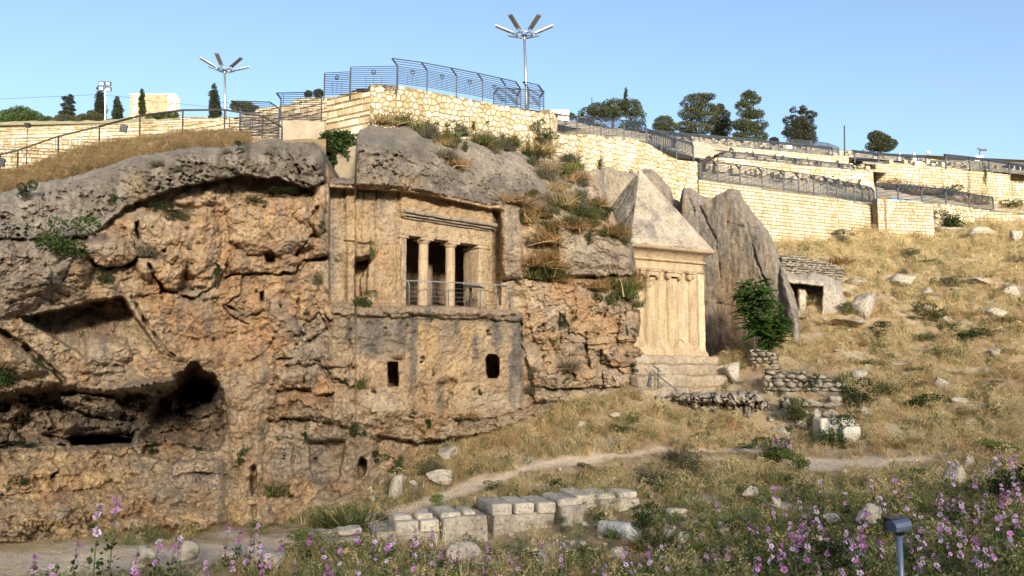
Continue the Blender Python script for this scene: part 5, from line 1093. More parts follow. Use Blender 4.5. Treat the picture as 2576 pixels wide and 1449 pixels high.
# ================================================================== small floodlight in the foreground
M_BLUE = m_plain('blue grey enamel', (.10, .13, .20), .38, .2, .08, 3, 0, .5); M_BLACK = m_plain('black plastic', (.018, .018, .02), .45, 0, .1)
Yf = 9.6; p0 = P(2267, 1449, Yf); pT = P(2266, 1330, Yf); fl_ = thing('floodlight', 'small blue-grey floodlight on a short post among the pink flowers', 'lamp', (p0.x, p0.y, p0.z - .7), R(14))
m = MB(); m.lathe([(.035, -.2), (.035, pT.z - p0.z + .7)], 14); m.build('post', M_BLUE, fl_, True)
hz = pT.z - p0.z + .66; prof = [(-.10, -.035), (-.115, .02), (-.10, .075), (-.05, .105), (.03, .108), (.09, .085), (.12, .03), (.115, -.03), (.08, -.05), (-.06, -.05)]
m = MB(); Mx = Matrix.Translation((0, 0, hz + .06)) @ Matrix.Rotation(R(90), 4, 'Z') @ Matrix.Rotation(R(-6), 4, 'X'); m.prism(prof, -.125, .125, Mx @ Matrix.Scale(.85, 4)); o = m.build('hood', M_BLUE, fl_)
m = MB(); m.box((-.125, .075, hz - .0), (.125, .10, hz + .165)); m.box((-.127, -.02, hz + .14), (.127, .10, hz + .162)); m.build('rim', M_BLACK, fl_)
m = MB(); m.box((-.03, -.125, hz - .01), (.03, -.10, hz + .02)); m.build('latch', M_BLACK, fl_); m = MB(); m.lathe([(.045, hz - .03), (.05, hz), (.04, hz + .02)], 12); m.build('collar', M_BLACK, fl_)
# ================================================================== street lamps with six panel heads
def led_lamp(label, ring, foot, Y, rz, tilt=(0, 0), scale=1.0):
    pr, pf = P(*ring, Y), P(*foot, Y); t = thing('street_lamp', label, 'lamp', pf, 0, 'six-armed street lamps'); h_ = pr - pf
    m = MB(); m.tube([(0, 0, -2), h_ * .5, h_ * .94], [.10 * scale, .095 * scale, .075 * scale], 10); m.build('pole', M_GALV, t, True)
    m = MB(); m.tube([h_ * .93, h_ + Vector((0, 0, .1))], .085 * scale, 10); m.build('pole_cap', M_GALV, t, True)
    m = MB(); Rr = .5 * scale; m.tube([h_ + Vector((Rr * math.cos(k * math.pi / 12), Rr * math.sin(k * math.pi / 12), .05)) for k in range(25)], .05 * scale, 6, False); m.build('ring', M_GALV, t, True)
    for k in range(6):
        a = rz + k * math.pi / 3; d = Vector((math.cos(a), math.sin(a), 0))
        m = MB(); m.tube([h_ + d * .05, h_ + d * Rr + Vector((0, 0, .04)), h_ + d * (Rr + .22) + Vector((0, 0, .16))], .035 * scale, 6); am = m.build('arm', M_GALV, t, True)
        M_ = Matrix.Translation(h_ + d * (Rr + .15) * 1.0 + Vector((0, 0, .12))) @ Matrix.Rotation(a, 4, 'Z') @ Matrix.Rotation(R(-24), 4, 'Y')
        m = MB(); m.box((0, -.15 * scale, 0), (1.2 * scale, .15 * scale, .06), M_); hd = m.build('lamp_head', M_GALV, t); m = MB(); m.box((.25 * scale, -.13 * scale, -.02), (1.15 * scale, .13 * scale, -.003), M_); m.build('light_panel', M_LED, hd)
    m = MB(); m.tube([h_ * .42 + Vector((-.25, -.05, .05)), h_ * .42 + Vector((.25, -.05, .05))], .02, 5); m.build('bracket', M_STEEL, t)
M_LED = m_plain('lamp panel', (.16, .14, .13), .4, 0, .1)
led_lamp('tall six-armed street lamp rising behind the rubble wall fence', (1319, 90), (1327, 300), 46.5, 0)
led_lamp('smaller six-armed street lamp behind the left fences', (565, 178), (568, 320), 57, R(30))
# four-headed floodlight mast
Y = 90; pf, pt = P(266, 320, Y), P(265, 224, Y); t = thing('floodlight_mast', 'thin white mast with four square floodlights by the cypress', 'lamp', pf); h_ = pt - pf
m = MB(); m.tube([(0, 0, -1), h_], [.10, .07], 8); m.build('pole', m_plain('white paint', (.7, .7, .68), .5), t, True)
for dx, dz in ((-.42, .35), (.35, .3), (-.42, -.25), (.42, -.35)):
    m = MB(); M_ = Matrix.Translation(h_ + Vector((dx, -.1, dz + .3))) @ Matrix.Rotation(R(20), 4, 'X') @ Matrix.Rotation(R(-12 * dx), 4, 'Z'); m.box((-.32, -.06, -.24), (.32, .1, .24), M_); hd = m.build('lamp_head', M_STEEL, t); m = MB(); m.box((-.24, -.085, -.16), (.24, -.065, .16), M_); m.build('glass', m_plain('lamp glass', (.55, .58, .6), .2), hd)
m = MB(); m.tube([h_ + Vector((-.5, 0, .3)), h_ + Vector((.5, 0, .3))], .03, 5).tube([h_, h_ + Vector((0, 0, .7))], .04, 5); m.build('bracket', M_STEEL, t)
# black box lamps on the left handrail, and thin lamp post on the terrace
for x, y, lb in ((311, 323, 'black square floodlight hung on the handrail'), (2, 408, 'black floodlight on the handrail at the left edge')):
    p = P(x, y, hr_Y(x) - .15); t = thing('rail_floodlight', lb, 'lamp', p, R(10)); m = MB(); m.box((-.14, -.05, -.16), (.14, .07, .16), Matrix.Rotation(R(8), 4, 'Y')); m.build('housing', M_BLACK, t); m = MB(); m.box((-.02, .05, .1), (.02, .2, .2)); m.build('bracket', M_RUST, t)
def pole(label, x, y0, y1, Y, r=.08, name='pole', cat='pole', mat=M_STEEL):
    a, b = P(x, y1, Y), P(x, y0, Y); t = thing(name, label, cat, a); m = MB(); m.tube([(0, 0, -1), b - a], [r, r * .7], 8); m.build('shaft', mat, t, True); return t, b - a
pole('thin grey pole on the terrace right of the pines', 2124, 316, 392, 98, .11); t, h_ = pole('black lamp post on the lower left terrace', 69, 320, 375, 44, .03, 'lamp_post', 'lamp'); m = MB(); m.box((h_.x - .12, -.12, h_.z), (h_.x + .12, .12, h_.z + .22)); m.build('lantern', M_BLACK, t)
pole('utility pole with crossarm behind the spreading pine', 1489, 246, 300, 175, .12, 'utility_pole'); t, h_ = pole('thin white lamp pole with round lamp on the right terrace', 2335, 388, 410, 96, .05, 'lamp_post', 'lamp'); m = MB(); m.lathe([(.05, 0), (.22, .12), (.25, .3), (.12, .42), (.02, .45)], 10, h_); m.build('globe', m_plain('white globe', (.75, .75, .73), .4), t, True)
pole('thin antenna mast above the left stair fence', 713, 236, 262, 140, .06); pole('utility pole among the far left trees', 100, 285, 318, 150, .1, 'utility_pole')
t, h_ = pole('signpost with camera box and pointed signs on the right terrace', 2464, 372, 432, 84, .05, 'signpost', 'signpost')
for dz, dx, w_, c_ in ((-.1, -.12, .3, M_BLACK), (-.25, .35, .8, M_STEEL), (-.95, -.1, .8, m_plain('white sign', (.75, .75, .75), .5)), (-1.35, -.35, .6, m_plain('white sign b', (.7, .72, .75), .5)), (-2.3, .05, .25, m_plain('blue sign', (.05, .12, .4), .5))):
    m = MB(); m.box((h_.x + dx - w_ / 2, -.06, h_.z + dz - .12), (h_.x + dx + w_ / 2, -.02, h_.z + dz + .12), None); m.build('sign_board', c_, t)
t, h_ = pole('thin post with small white notice in front of the cedar', 1986, 371, 386, 95, .03, 'notice_post', 'sign'); m = MB(); m.box((-.35, -.05, h_.z - .2), (.35, -.02, h_.z + .35)); m.build('notice', m_plain('white notice', (.78, .78, .76), .5), t)
t, h_ = pole('post with small black box by the round tree', 2176, 382, 404, 92, .035, 'camera_post', 'lamp'); m = MB(); m.box((-.2, -.15, h_.z - .1), (.2, .15, h_.z + .25)); m.build('camera_box', M_BLACK, t)
pole('small post with orange and blue sign at the right', 2536, 436, 452, 88, .03, 'sign_post', 'sign'); 
# ================================================================== building and red roofs on the left skyline
M_BLD = m_plain('sunlit stone cladding', (.30, .23, .145), .9, 0, .25, .8, .2); M_WIN = m_plain('pale blinds', (.78, .80, .80), .5); M_TILE = m_plain('red roof tiles', (.50, .16, .09), .8, 0, .15, 1.5); M_WHITE = m_plain('white render', (.70, .68, .62), .8)
Yb_ = 240; a, b = P(325, 300, Yb_), P(436, 300, Yb_); bd = thing('apartment_building', 'plain sandy building with white blind windows on the left skyline', 'building', a); wd_ = b.x - a.x; hh = P(325, 238, Yb_).z - a.z
m = MB(); m.box((0, 0, -4), (wd_, 3, hh)); m.build('wall', M_BLD, bd); m = MB(); m.box((-.2, -.2, hh), (wd_ + .2, 3.2, hh + .3)); m.build('parapet', M_WHITE, bd); m = MB(); m.box((wd_, -.1, -4), (wd_ + .5, 3, hh - .3)); m.build('corner_pier', M_WHITE, bd)
for cx in (.07, .86):
    for k in range(3): m = MB(); m.box((wd_ * cx, -.12, hh - 2.6 - k * 3.1), (wd_ * cx + 1.5, .0, hh - .5 - k * 3.1)); wi = m.build('window', M_WIN, bd); m = MB(); m.box((wd_ * cx - .1, -.2, hh - 2.8 - k * 3.1), (wd_ * cx + 1.6, .0, hh - 2.62 - k * 3.1)); m.build('sill', M_WHITE, wi)
def house(label, x0, x1, yt, ye, yb, Y):
    a, b = P(x0, yb, Y), P(x1, yb, Y); t = thing('small_house', label, 'house', a); w_ = b.x - a.x; e = P(x0, ye, Y).z - a.z; r_ = P(x0, yt, Y).z - a.z
    m = MB(); m.box((0, 0, -3), (w_, 6, e)); m.build('wall', M_WHITE, t); m = MB(); m.add([(-.4, -.4, e), (w_ + .4, -.4, e), (w_ + .4, 6.4, e), (-.4, 6.4, e), (w_ * .2, 3, r_), (w_ * .8, 3, r_)], [[0,1,5,4],[1,2,5],[2,3,4,5],[3,0,4],[3,2,1,0]]); m.build('roof', M_TILE, t)
house('small red-roofed house below the cypress on the left', 262, 322, 290, 300, 312, 190); house('small red-roofed house right of the sandy building', 448, 512, 284, 296, 306, 190)
m = MB(); a = P(1386, 300, 120); b = P(1432, 300, 120); m.box((0, 0, -3), (b.x - a.x, 5, P(1386, 276, 120).z - a.z)); o = m.build('white_house', M_WHITE); o.location = a; tag(o, 'plain white flat building behind the end of the tall fence', 'house')
# overhead cables on the left skyline
for k, pts in enumerate(([(-40, 251), (240, 238), (340, 246)], [(345, 250), (520, 268), (600, 272)])):
    m = MB(); q = [P(x, y, 200) for x, y in pts]; m.tube(q, .05, 4); tag(m.build('overhead_cable', M_STEEL), ('sagging overhead cable left of the floodlight mast', 'sagging overhead cable right of the sandy building')[k], 'cable')
# ================================================================== shelters on the right terrace
M_CANOPY = m_plain('dark canopy cloth', (.03, .035, .04), .6)
def canopy(label, x0, x1, yt, yb, Y, arch=False):
    a, b = P(x0, yb, Y), P(x1, yb, Y); t = thing('shade_canopy', label, 'canopy', a); w_ = b.x - a.x; h_ = P(x0, yt, Y).z - a.z
    if arch: m = MB(); m.prism([(w_ * (.5 - .5 * math.cos(q)), h_ * (.55 + .45 * math.sin(q))) for q in np.linspace(0, math.pi, 12)] + [(w_ * (.5 - .44 * math.cos(q)), h_ * (.45 + .42 * math.sin(q))) for q in np.linspace(math.pi, 0, 12)], 0, 4)
    else: m = MB(); m.add([(0, 0, h_ * .86), (w_, 0, h_ * .8), (w_, 4, h_ * .94), (0, 4, h_), (0, 0, h_ * .55), (w_, 0, h_ * .5), (w_, 4, h_ * .6), (0, 4, h_ * .6)], [[0,1,2,3],[4,7,6,5],[0,4,5,1],[1,5,6,2],[2,6,7,3],[3,7,4,0]])
    m.build('canopy', M_CANOPY, t)
    for q in (.02, .33, .66, .98): m = MB(); m.box((w_ * q - .06, 0, -.6), (w_ * q + .06, .12, h_ * .62)); m.build('post', M_WHITE, t)
canopy('dark arched shelter on the right terrace', 2270, 2312, 389, 414, 96, True); canopy('long dark shade canopy right of the arched shelter', 2312, 2382, 400, 416, 95); canopy('long dark shade canopy under the round tree', 2150, 2258, 398, 412, 97); canopy('dark open shelter at the right edge', 2552, 2600, 404, 432, 92)
for x in (2266, 2302): m = MB(); m.prism([(-.35, 0), (.35, 0), (.15, 1.3), (0, 1.6), (-.15, 1.3)], 0, .5); o = m.build('white_pillar', M_WHITE); o.location = P(x, 416, 94); tag(o, ('white pointed pillar left of the arched shelter', 'white pillar right of the arched shelter')[x > 2280], 'pillar')
# ================================================================== far graves on the terraces
def tomb_mesh(k):
    m = MB(); m.box((-.5, -1, -.3), (.5, 1, .45 + .1 * k)); m.box((-.42, -.9, .45 + .1 * k), (.42, .9, .6 + .1 * k)); 
    if k % 2: m.box((-.4, .8, .5), (.4, .95, 1.1))
    me = m.mesh('terrace_grave'); me.materials.append(M_TG); return me
M_TG = m_plain('pale grave stone', (.46, .40, .30), .9, 0, .2, 2, .2, .3, .3); TG = [tomb_mesh(k) for k in range(3)]
def far_graves(n, front, back, label, group):
    for k in range(n):
        u, v = random.random(), random.random(); f0 = [np.interp(u, np.linspace(0, 1, len(front)), [q[j] for q in front]) for j in range(3)]; b0 = [np.interp(u, np.linspace(0, 1, len(back)), [q[j] for q in back]) for j in range(3)]
        p = P(*f0).lerp(P(*b0), v); o = obj('terrace_grave', random.choice(TG)); o.location = p; o.rotation_euler = (0, 0, R(random.choice((12, 12, 15, 102)) + random.uniform(-4, 4))); s_ = random.uniform(.30, .52); o.scale = (s_, s_, s_ * random.uniform(.8, 1.3)); tag(o, label, 'grave', group)
far_graves(46, [(1790,430,62),(2000,450,64),(2180,470,66)], [(1760,420,68),(2000,444,70.5),(2190,468,72)], 'pale box grave seen through the long fence above the ashlar wall', 'graves behind the long fence')
far_graves(60, [(1760,388,71),(2000,411,73),(2200,430,74)], [(1800,380,81),(1960,394,83),(2220,424,85)], 'pale box grave on the terrace between the two upper fences', 'graves on the middle terrace')
far_graves(70, [(1640,347,83),(1850,371,85),(2150,396,90)], [(1680,346,120),(1850,358,120),(2160,388,120)], 'pale box grave on the top terrace among the pines', 'graves on the top terrace')
far_graves(40, [(2210,411,82),(2400,421,84),(2560,438,86)], [(2180,400,98),(2400,409,106),(2600,420,108)], 'pale box grave beside the dark canopies on the right', 'graves by the canopies')
# ================================================================== leaf clouds
def leaf_cloud(n, blobs, size, cols, seed=0, asp=2.2, droop=0.0, shell=.55, up=0.0, hole=-.28):
    """n small leaf faces spread through ellipsoids (cx,cy,cz,rx,ry,rz) -> verts, faces, colours"""
    r_ = np.random.default_rng(seed); B_ = np.array(blobs, float); vol = (B_[:, 3] * B_[:, 4] * B_[:, 5]) ** .67; k = r_.choice(len(B_), n, p=vol / vol.sum())
    d = r_.normal(size=(n, 3)); d /= np.linalg.norm(d, axis=1)[:, None]; rad = r_.uniform(shell, 1.0, n) ** .6
    c_ = B_[k, :3] + d * rad[:, None] * B_[k, 3:6]
    n3 = fbm(c_[:, 0] * 1.1 / max(size * 8, .05), c_[:, 1] / max(size * 8, .05), c_[:, 2] / max(size * 8, .05), 2); keep = n3 > hole; c_, d, k = c_[keep], d[keep], k[keep]; n = len(c_)
    ax = d * .7 + r_.normal(size=(n, 3)) * .6; ax[:, 2] += up - droop; ax /= np.linalg.norm(ax, axis=1)[:, None]; si = np.cross(ax, r_.normal(size=(n, 3))); si /= np.linalg.norm(si, axis=1)[:, None]
    s_ = size * r_.uniform(.6, 1.4, n)[:, None]
    v = np.stack([c_, c_ + ax * s_ * .5 + si * s_ / asp * .5, c_ + ax * s_, c_ + ax * s_ * .5 - si * s_ / asp * .5], 1).reshape(-1, 3)
    f = np.arange(4 * n).reshape(-1, 4); C = np.array(cols, float); ci = r_.integers(0, len(C), n); cc = C[ci] * r_.uniform(.75, 1.25, n)[:, None]
    return v, f, np.repeat(cc, 4, 0)
def blades(n, h, spread, w, cols, seed=0, bendk=.5, base_r=.1, lean=.0, seg=2):
    """tuft of arching blades"""
    r_ = np.random.default_rng(seed); a = r_.uniform(0, 2 * np.pi, n); t = np.abs(r_.normal(0, spread, n)); hh = h * r_.uniform(.45, 1.1, n); b0 = np.stack([r_.normal(0, base_r, n), r_.normal(0, base_r, n), np.zeros(n)], -1)
    d0 = np.stack([np.cos(a) * np.sin(t), np.sin(a) * np.sin(t), np.cos(t)], -1); side = np.stack([-np.sin(a), np.cos(a), 0 * a], -1); turn = r_.uniform(0, np.pi, n); side = side * np.cos(turn)[:, None] + np.cross(d0, side) * np.sin(turn)[:, None]
    dr = np.stack([np.cos(a), np.sin(a), -.6 + 0 * a], -1); V = []
    ws = w * r_.uniform(.6, 1.4, n)
    for q in range(seg + 1):
        u = q / seg; c_ = b0 + d0 * (hh * u)[:, None] + dr * (bendk * hh * u * u * r_.uniform(.2, .7, n) if q else 0 * hh)[:, None]; V.append(c_ - side * (ws * (1 - .85 * u) * .5)[:, None]); V.append(c_ + side * (ws * (1 - .85 * u) * .5)[:, None])
    v = np.stack(V, 1); m_ = 2 * (seg + 1); f = np.concatenate([np.array([[2*q, 2*q+1, 2*q+3, 2*q+2]]) for q in range(seg)]); F_ = (np.arange(n)[:, None, None] * m_ + f[None]).reshape(-1, 4)
    C = np.array(cols, float); cc = C[r_.integers(0, len(C), n)] * r_.uniform(.75, 1.25, n)[:, None]
    return v.reshape(-1, 3), F_, np.repeat(cc, m_, 0)
def joinp(*parts):
    V, Fc, C = [], [], []; k = 0
    for v, f, c_ in parts: V.append(v); Fc.append(f + k); C.append(c_); k += len(v)
    return np.concatenate(V), np.concatenate(Fc), np.concatenate(C)
GRN = [(.05, .085, .022), (.07, .11, .03), (.09, .13, .04), (.045, .07, .025)]; DGRN = [(.028, .045, .018), (.04, .06, .022), (.05, .075, .03)]; SAGE = [(.13, .14, .085), (.16, .165, .10), (.10, .11, .065)]
TWIG = [(.17, .135, .10), (.22, .175, .125), (.13, .105, .08), (.15, .14, .09)]; STRAW = [(.46, .34, .16), (.55, .42, .22), (.38, .27, .12), (.50, .40, .23)]; RUST = [(.34, .185, .07), (.27, .145, .06), (.42, .25, .10), (.24, .16, .08)]; OLIVE = [(.13, .13, .05), (.17, .16, .06), (.10, .105, .04)]; LIME = [(.17, .22, .05), (.13, .19, .05), (.22, .24, .08)]
def pm(name, *parts): v, f, c_ = joinp(*parts); me = mesh_np(name, v, f, False, c_); me.materials.append(M_LEAF); return me
def clumps(seed, n=7, flat=.75):
    r_ = np.random.default_rng(seed); out = []
    for k in range(n): a = r_.uniform(0, 6.28); q = r_.uniform(0, .34); s_ = r_.uniform(.13, .24); out.append((q * math.cos(a), q * math.sin(a), r_.uniform(.15, .75), s_, s_, s_ * flat))
    return out
BUSH = {}
for nm, cols, n, sz, asp in (('leafy', GRN, 1700, .055, 2.0), ('dark', DGRN, 1500, .055, 2.0), ('sage', SAGE, 1500, .06, 3.0), ('lime', LIME, 1300, .07, 2.6), ('olive', OLIVE + GRN[:1], 1500, .06, 2.6)):
    BUSH[nm] = [(pm(nm + '_foliage', leaf_cloud(n, clumps(31 * k + len(nm)), sz, cols, k + len(nm), asp, shell=.35, up=.4)), pm(nm + '_stems', blades(26, .75, .5, .022, TWIG, k, .2, .05))) for k in range(3)]
BUSH['twig'] = [(pm('twig_foliage', blades(320, .62, .8, .02, TWIG + SAGE[:1], k, .35, .12), leaf_cloud(260, clumps(k + 5), .05, TWIG + OLIVE, k, 2.5, shell=.3)), pm('twig_stems', blades(30, .8, .6, .024, TWIG, k + 9, .2, .08))) for k in range(3)]
BUSH['straw'] = [(pm('straw_foliage', blades(300, .85, .5, .024, STRAW + RUST[:1], k, .6, .2)), pm('straw_stems', blades(30, .9, .3, .014, STRAW, k + 9, .5, .15))) for k in range(3)]
BUSH['rust'] = [(pm('rust_foliage', blades(320, .75, .75, .03, RUST + STRAW[:1], k, .8, .22)), pm('rust_stems', blades(30, .8, .5, .018, RUST, k + 9, .6, .15))) for k in range(3)]
BUSH['spiky'] = [(pm('spiky_foliage', blades(280, .85, .6, .028, OLIVE + GRN + STRAW[:1], k, .5, .18)), pm('spiky_stems', blades(20, .8, .4, .016, TWIG, k + 9, .4, .12))) for k in range(3)]
BUSH['hang'] = [(pm('hanging_foliage', leaf_cloud(800, [(x, y, z - .5, s1, s2, s3 * 1.7) for x, y, z, s1, s2, s3 in clumps(k + 71)], .08, DGRN + GRN[:2], k, 2.2, droop=.9, shell=.3)), pm('hanging_stems', blades(20, .6, 1.6, .018, TWIG, k, 1.2, .05))) for k in range(3)]
def plant(px, py, w, h, kind, label, where='cliff', group=None, off=0.0, parts=True, name='shrub', Y=None):
    """px, py = middle of the plant; stands on the cliff face or the ground below it"""
    if where == 'ground': p = ground_hit(px, py + h * .46)
    elif where == 'Y': p = P(px, py + h * .45, Y)
    else: p = P(px, py + (h * .45 if kind != 'hang' else -h * .1), cliff_depth(px, py + (h * .4 if kind != 'hang' else -h * .1)) - .04 - off)
    sx, sz = w / F * p.y * 1.4, h / F * p.y * 1.4; fo, st = random.choice(BUSH[kind])
    if parts and max(w, h) >= 34:
        t = thing(name, label, 'plant', p, random.uniform(0, 6.28), group); t.scale = (sx, sx, sz); obj('foliage', fo, None, t); obj('stems', st, None, t)
    else:
        t = obj(name, fo, None); t.location = p; t.rotation_euler = (0, 0, random.uniform(0, 6.28)); t.scale = (sx, sx, sz); tag(t, label, 'plant', group)
    return t
for a in [(160,605,112,98,'leafy','large bright green shrub growing from the left slab'),(428,534,72,42,'dark','green shrub under the slab overhang'),(462,540,36,30,'olive','small shrub beside the one under the overhang'),(370,626,52,44,'twig','dry twiggy shrub in the tan face'),(255,700,46,36,'dark','dark shrub above the roofed niche'),
 (203,850,32,34,'hang','dark plant inside the roofed niche'),(90,915,40,36,'hang','fern-like plant on the diagonal joint'),(18,935,64,66,'hang','large fern-like plant at the left edge'),(66,484,42,50,'dark','dark shrub on top of the left slab end'),(282,500,20,36,'dark','narrow dark plant on the slab face'),(396,408,34,22,'twig','twiggy tuft on the slab top left'),(448,422,26,20,'twig','small twiggy tuft on the slab face'),(572,378,26,22,'twig','tuft on the slab crest'),(600,374,22,26,'dark','dark tuft on the slab crest, right'),
 (700,486,64,24,'dark','shrub in the shadow under the slab'),(640,505,50,24,'olive','low shrub below the slab shadow'),(545,708,24,42,'dark','dark narrow shrub in a crack of the orange face'),(540,762,26,22,'olive','small shrub at the lower end of the crack'),(570,656,22,22,'olive','small round shrub on the orange face'),(914,756,48,38,'leafy','green shrub at the foot of the carved niche'),(918,470,56,30,'twig','dry shrub on the ledge above the dressed front'),(850,655,20,18,'dark','small dark tuft on the dressed front'),(801,710,24,38,'olive','shrub at the left edge of the dressed front'),(937,634,16,46,'olive','narrow plant hanging in the dressed front crack'),
 (1066,752,64,26,'twig','dry bush on the ledge before the columns'),(1090,936,26,42,'hang','plant hanging above the twin arches'),(1206,981,18,26,'hang','dark tuft left of the rounded opening below'),(1224,908,14,22,'dark','small plant at the edge of the rounded opening'),(1183,1042,28,20,'rust','brown tuft on the pale lower wall'),(1080,1055,18,30,'hang','dark tuft under the twin arches'),(1036,1036,22,24,'hang','dark tuft left of the twin arches'),(1150,1055,32,22,'dark','dark tuft right of the twin arches'),
 (907,957,30,44,'spiky','bright green spiky plant beside the square opening'),(985,1168,58,42,'leafy','green shrub right of the small cave'),(1008,1166,26,30,'olive','small shrub beside it at the cliff foot'),(945,1160,26,32,'dark','dark shrub just right of the small cave'),(1090,1116,66,34,'dark','dark shrub in the undercut of the dressed wall'),(1136,1112,42,22,'dark','dark shrub at the right of the undercut'),(1030,1106,26,26,'olive','shrub in the middle of the undercut'),(1216,1100,38,28,'dark','shrub at the right end of the wall foot'),
 (775,1086,30,32,'hang','dark shrub above the recessed panel'),(893,1068,30,36,'hang','dark shrub above the small cave'),(608,1146,32,34,'hang','dry hanging plant right of the great cave'),(685,1228,46,42,'spiky','shrub at the foot of the buttress'),(725,1250,32,32,'hang','dark shrub beside it below the panel'),(376,1132,40,26,'dark','green shrub on the cave ledge'),(497,1140,28,18,'dark','small green shrub on the cave ledge, right'),(60,1120,56,14,'dark','low green mat along the cave ledge'),(112,1336,24,22,'leafy','green tuft at the cliff foot, left'),(66,1354,22,18,'dark','dark tuft at the cliff foot, far left'),(60,1214,22,22,'dark','small dark tuft on the apron'),(18,1226,18,26,'olive','small tuft at the left edge of the apron'),(233,1326,22,16,'olive','small tuft at the apron foot'),(440,1325,20,16,'olive','small olive tuft at the apron foot, centre'),
 (1410,812,34,36,'dark','dark shrub on the right-hand cliff'),(1438,800,30,26,'olive','olive shrub beside the dark one on the right-hand cliff'),(1392,852,20,44,'olive','narrow shrub in a crack of the right-hand cliff'),(1425,912,64,44,'twig','grey twiggy shrub on the lower right-hand cliff'),(1340,932,34,44,'twig','grey twiggy shrub at the corner of the dressed wall'),(1332,975,44,34,'twig','grey shrub at the foot of the wall corner'),(1590,930,30,20,'dark','dark tuft between the lower boulders'),
 (1290,498,78,40,'rust','rust-brown grass arching over the right jamb'),(1322,532,38,70,'rust','rust-brown grass hanging beside the right jamb'),(1368,588,64,60,'rust','rust-brown clump left of the grey overhang'),(1350,650,76,54,'rust','large rust-brown clump on the slope right of the jamb'),(1395,640,40,70,'rust','upright rust clump against the grey boulder'),(1336,684,60,44,'spiky','green-brown tuft under the rust clumps'),(1384,678,64,50,'spiky','spiky green tuft at the base of the grey boulder'),(1418,500,70,52,'straw','straw clump above the grey overhang'),(1462,522,60,56,'sage','grey-green shrub above the grey overhang'),(1438,562,60,40,'rust','brown clump on the ledge above the overhang'),(1490,566,54,40,'olive','olive shrub on the ledge above the overhang'),(1540,574,62,42,'rust','brown clump at the right end of the ledge'),(1515,540,40,36,'dark','dark shrub at the end of the ledge'),(1480,600,40,36,'olive','olive shrub on top of the grey boulder'),
 (1568,722,66,66,'spiky','green spiky clump on the cliff edge by the pyramid tomb'),(1536,700,40,60,'olive','olive clump left of the spiky one'),(1512,712,30,44,'rust','brown tuft under the grey overhang'),(1500,745,26,42,'dark','dark shrub below the overhang'),(1385,492,54,50,'twig','grey twiggy shrub above the jamb'),(1300,710,24,22,'olive','small shrub at the end of the tomb railing'),(1310,545,26,40,'dark','dark plant behind the jamb'),
 (1010,298,56,40,'spiky','grey-green shrub on top of the central boulder'),(962,300,56,26,'straw','straw grass at the foot of the rubble wall, left'),(1085,330,62,46,'twig','brown shrub on the boulder slope'),(1130,344,64,50,'olive','olive shrub on the boulder slope'),(1165,322,42,40,'twig','twiggy shrub below the rubble wall'),(1205,346,42,40,'spiky','green tuft below the rubble wall'),(1228,348,48,40,'twig','grey shrub below the rubble wall, right'),(1265,356,52,50,'twig','large grey twiggy shrub below the rubble wall'),(1362,372,64,30,'straw','straw patch below the end pier'),(1120,384,64,40,'twig','brown shrub on the pale rock'),(1142,400,48,42,'rust','orange-brown clump on the pale rock'),(1432,392,64,38,'twig','grey twiggy shrub on the rock right of the pier'),(1370,428,64,54,'twig','big grey twiggy shrub on the right slope of pale rock'),(1345,400,34,50,'dark','dark green shrub in the gully'),(1430,438,58,46,'lime','yellow-green shrub on the rock behind the jamb'),(1400,470,50,30,'straw','straw tuft beneath the yellow-green shrub')]:
    plant(*a[:5], a[5], 'cliff')
for a in [(1070,292,30,40,'hang',41.3,'dark plant growing from the rubble wall, left'),(1097,284,26,34,'hang',41.6,'dark plant growing high in the rubble wall'),(1125,306,28,38,'hang',41.8,'plant in the middle of the rubble wall'),(1190,302,15,22,'hang',42.4,'small plant in the rubble wall, right of the middle'),(1225,300,14,14,'hang',42.8,'tiny plant high in the rubble wall'),(1264,332,24,34,'hang',43.1,'plant low in the rubble wall'),(1330,342,28,56,'hang',43.6,'dark plant hanging from the end of the rubble wall'),(1370,336,54,48,'leafy',43.6,'green shrub at the foot of the end pier'),(1510,395,18,30,'hang',48.9,'dark plant in the sloping rubble wall'),(1585,422,22,32,'hang',50.3,'small plant in the sloping rubble wall near the pyramid'),(1845,590,50,26,'straw',54,'straw fringe behind the rock face')]:
    plant(a[0], a[1], a[2], a[3], a[4], a[6], 'Y', Y=a[5])
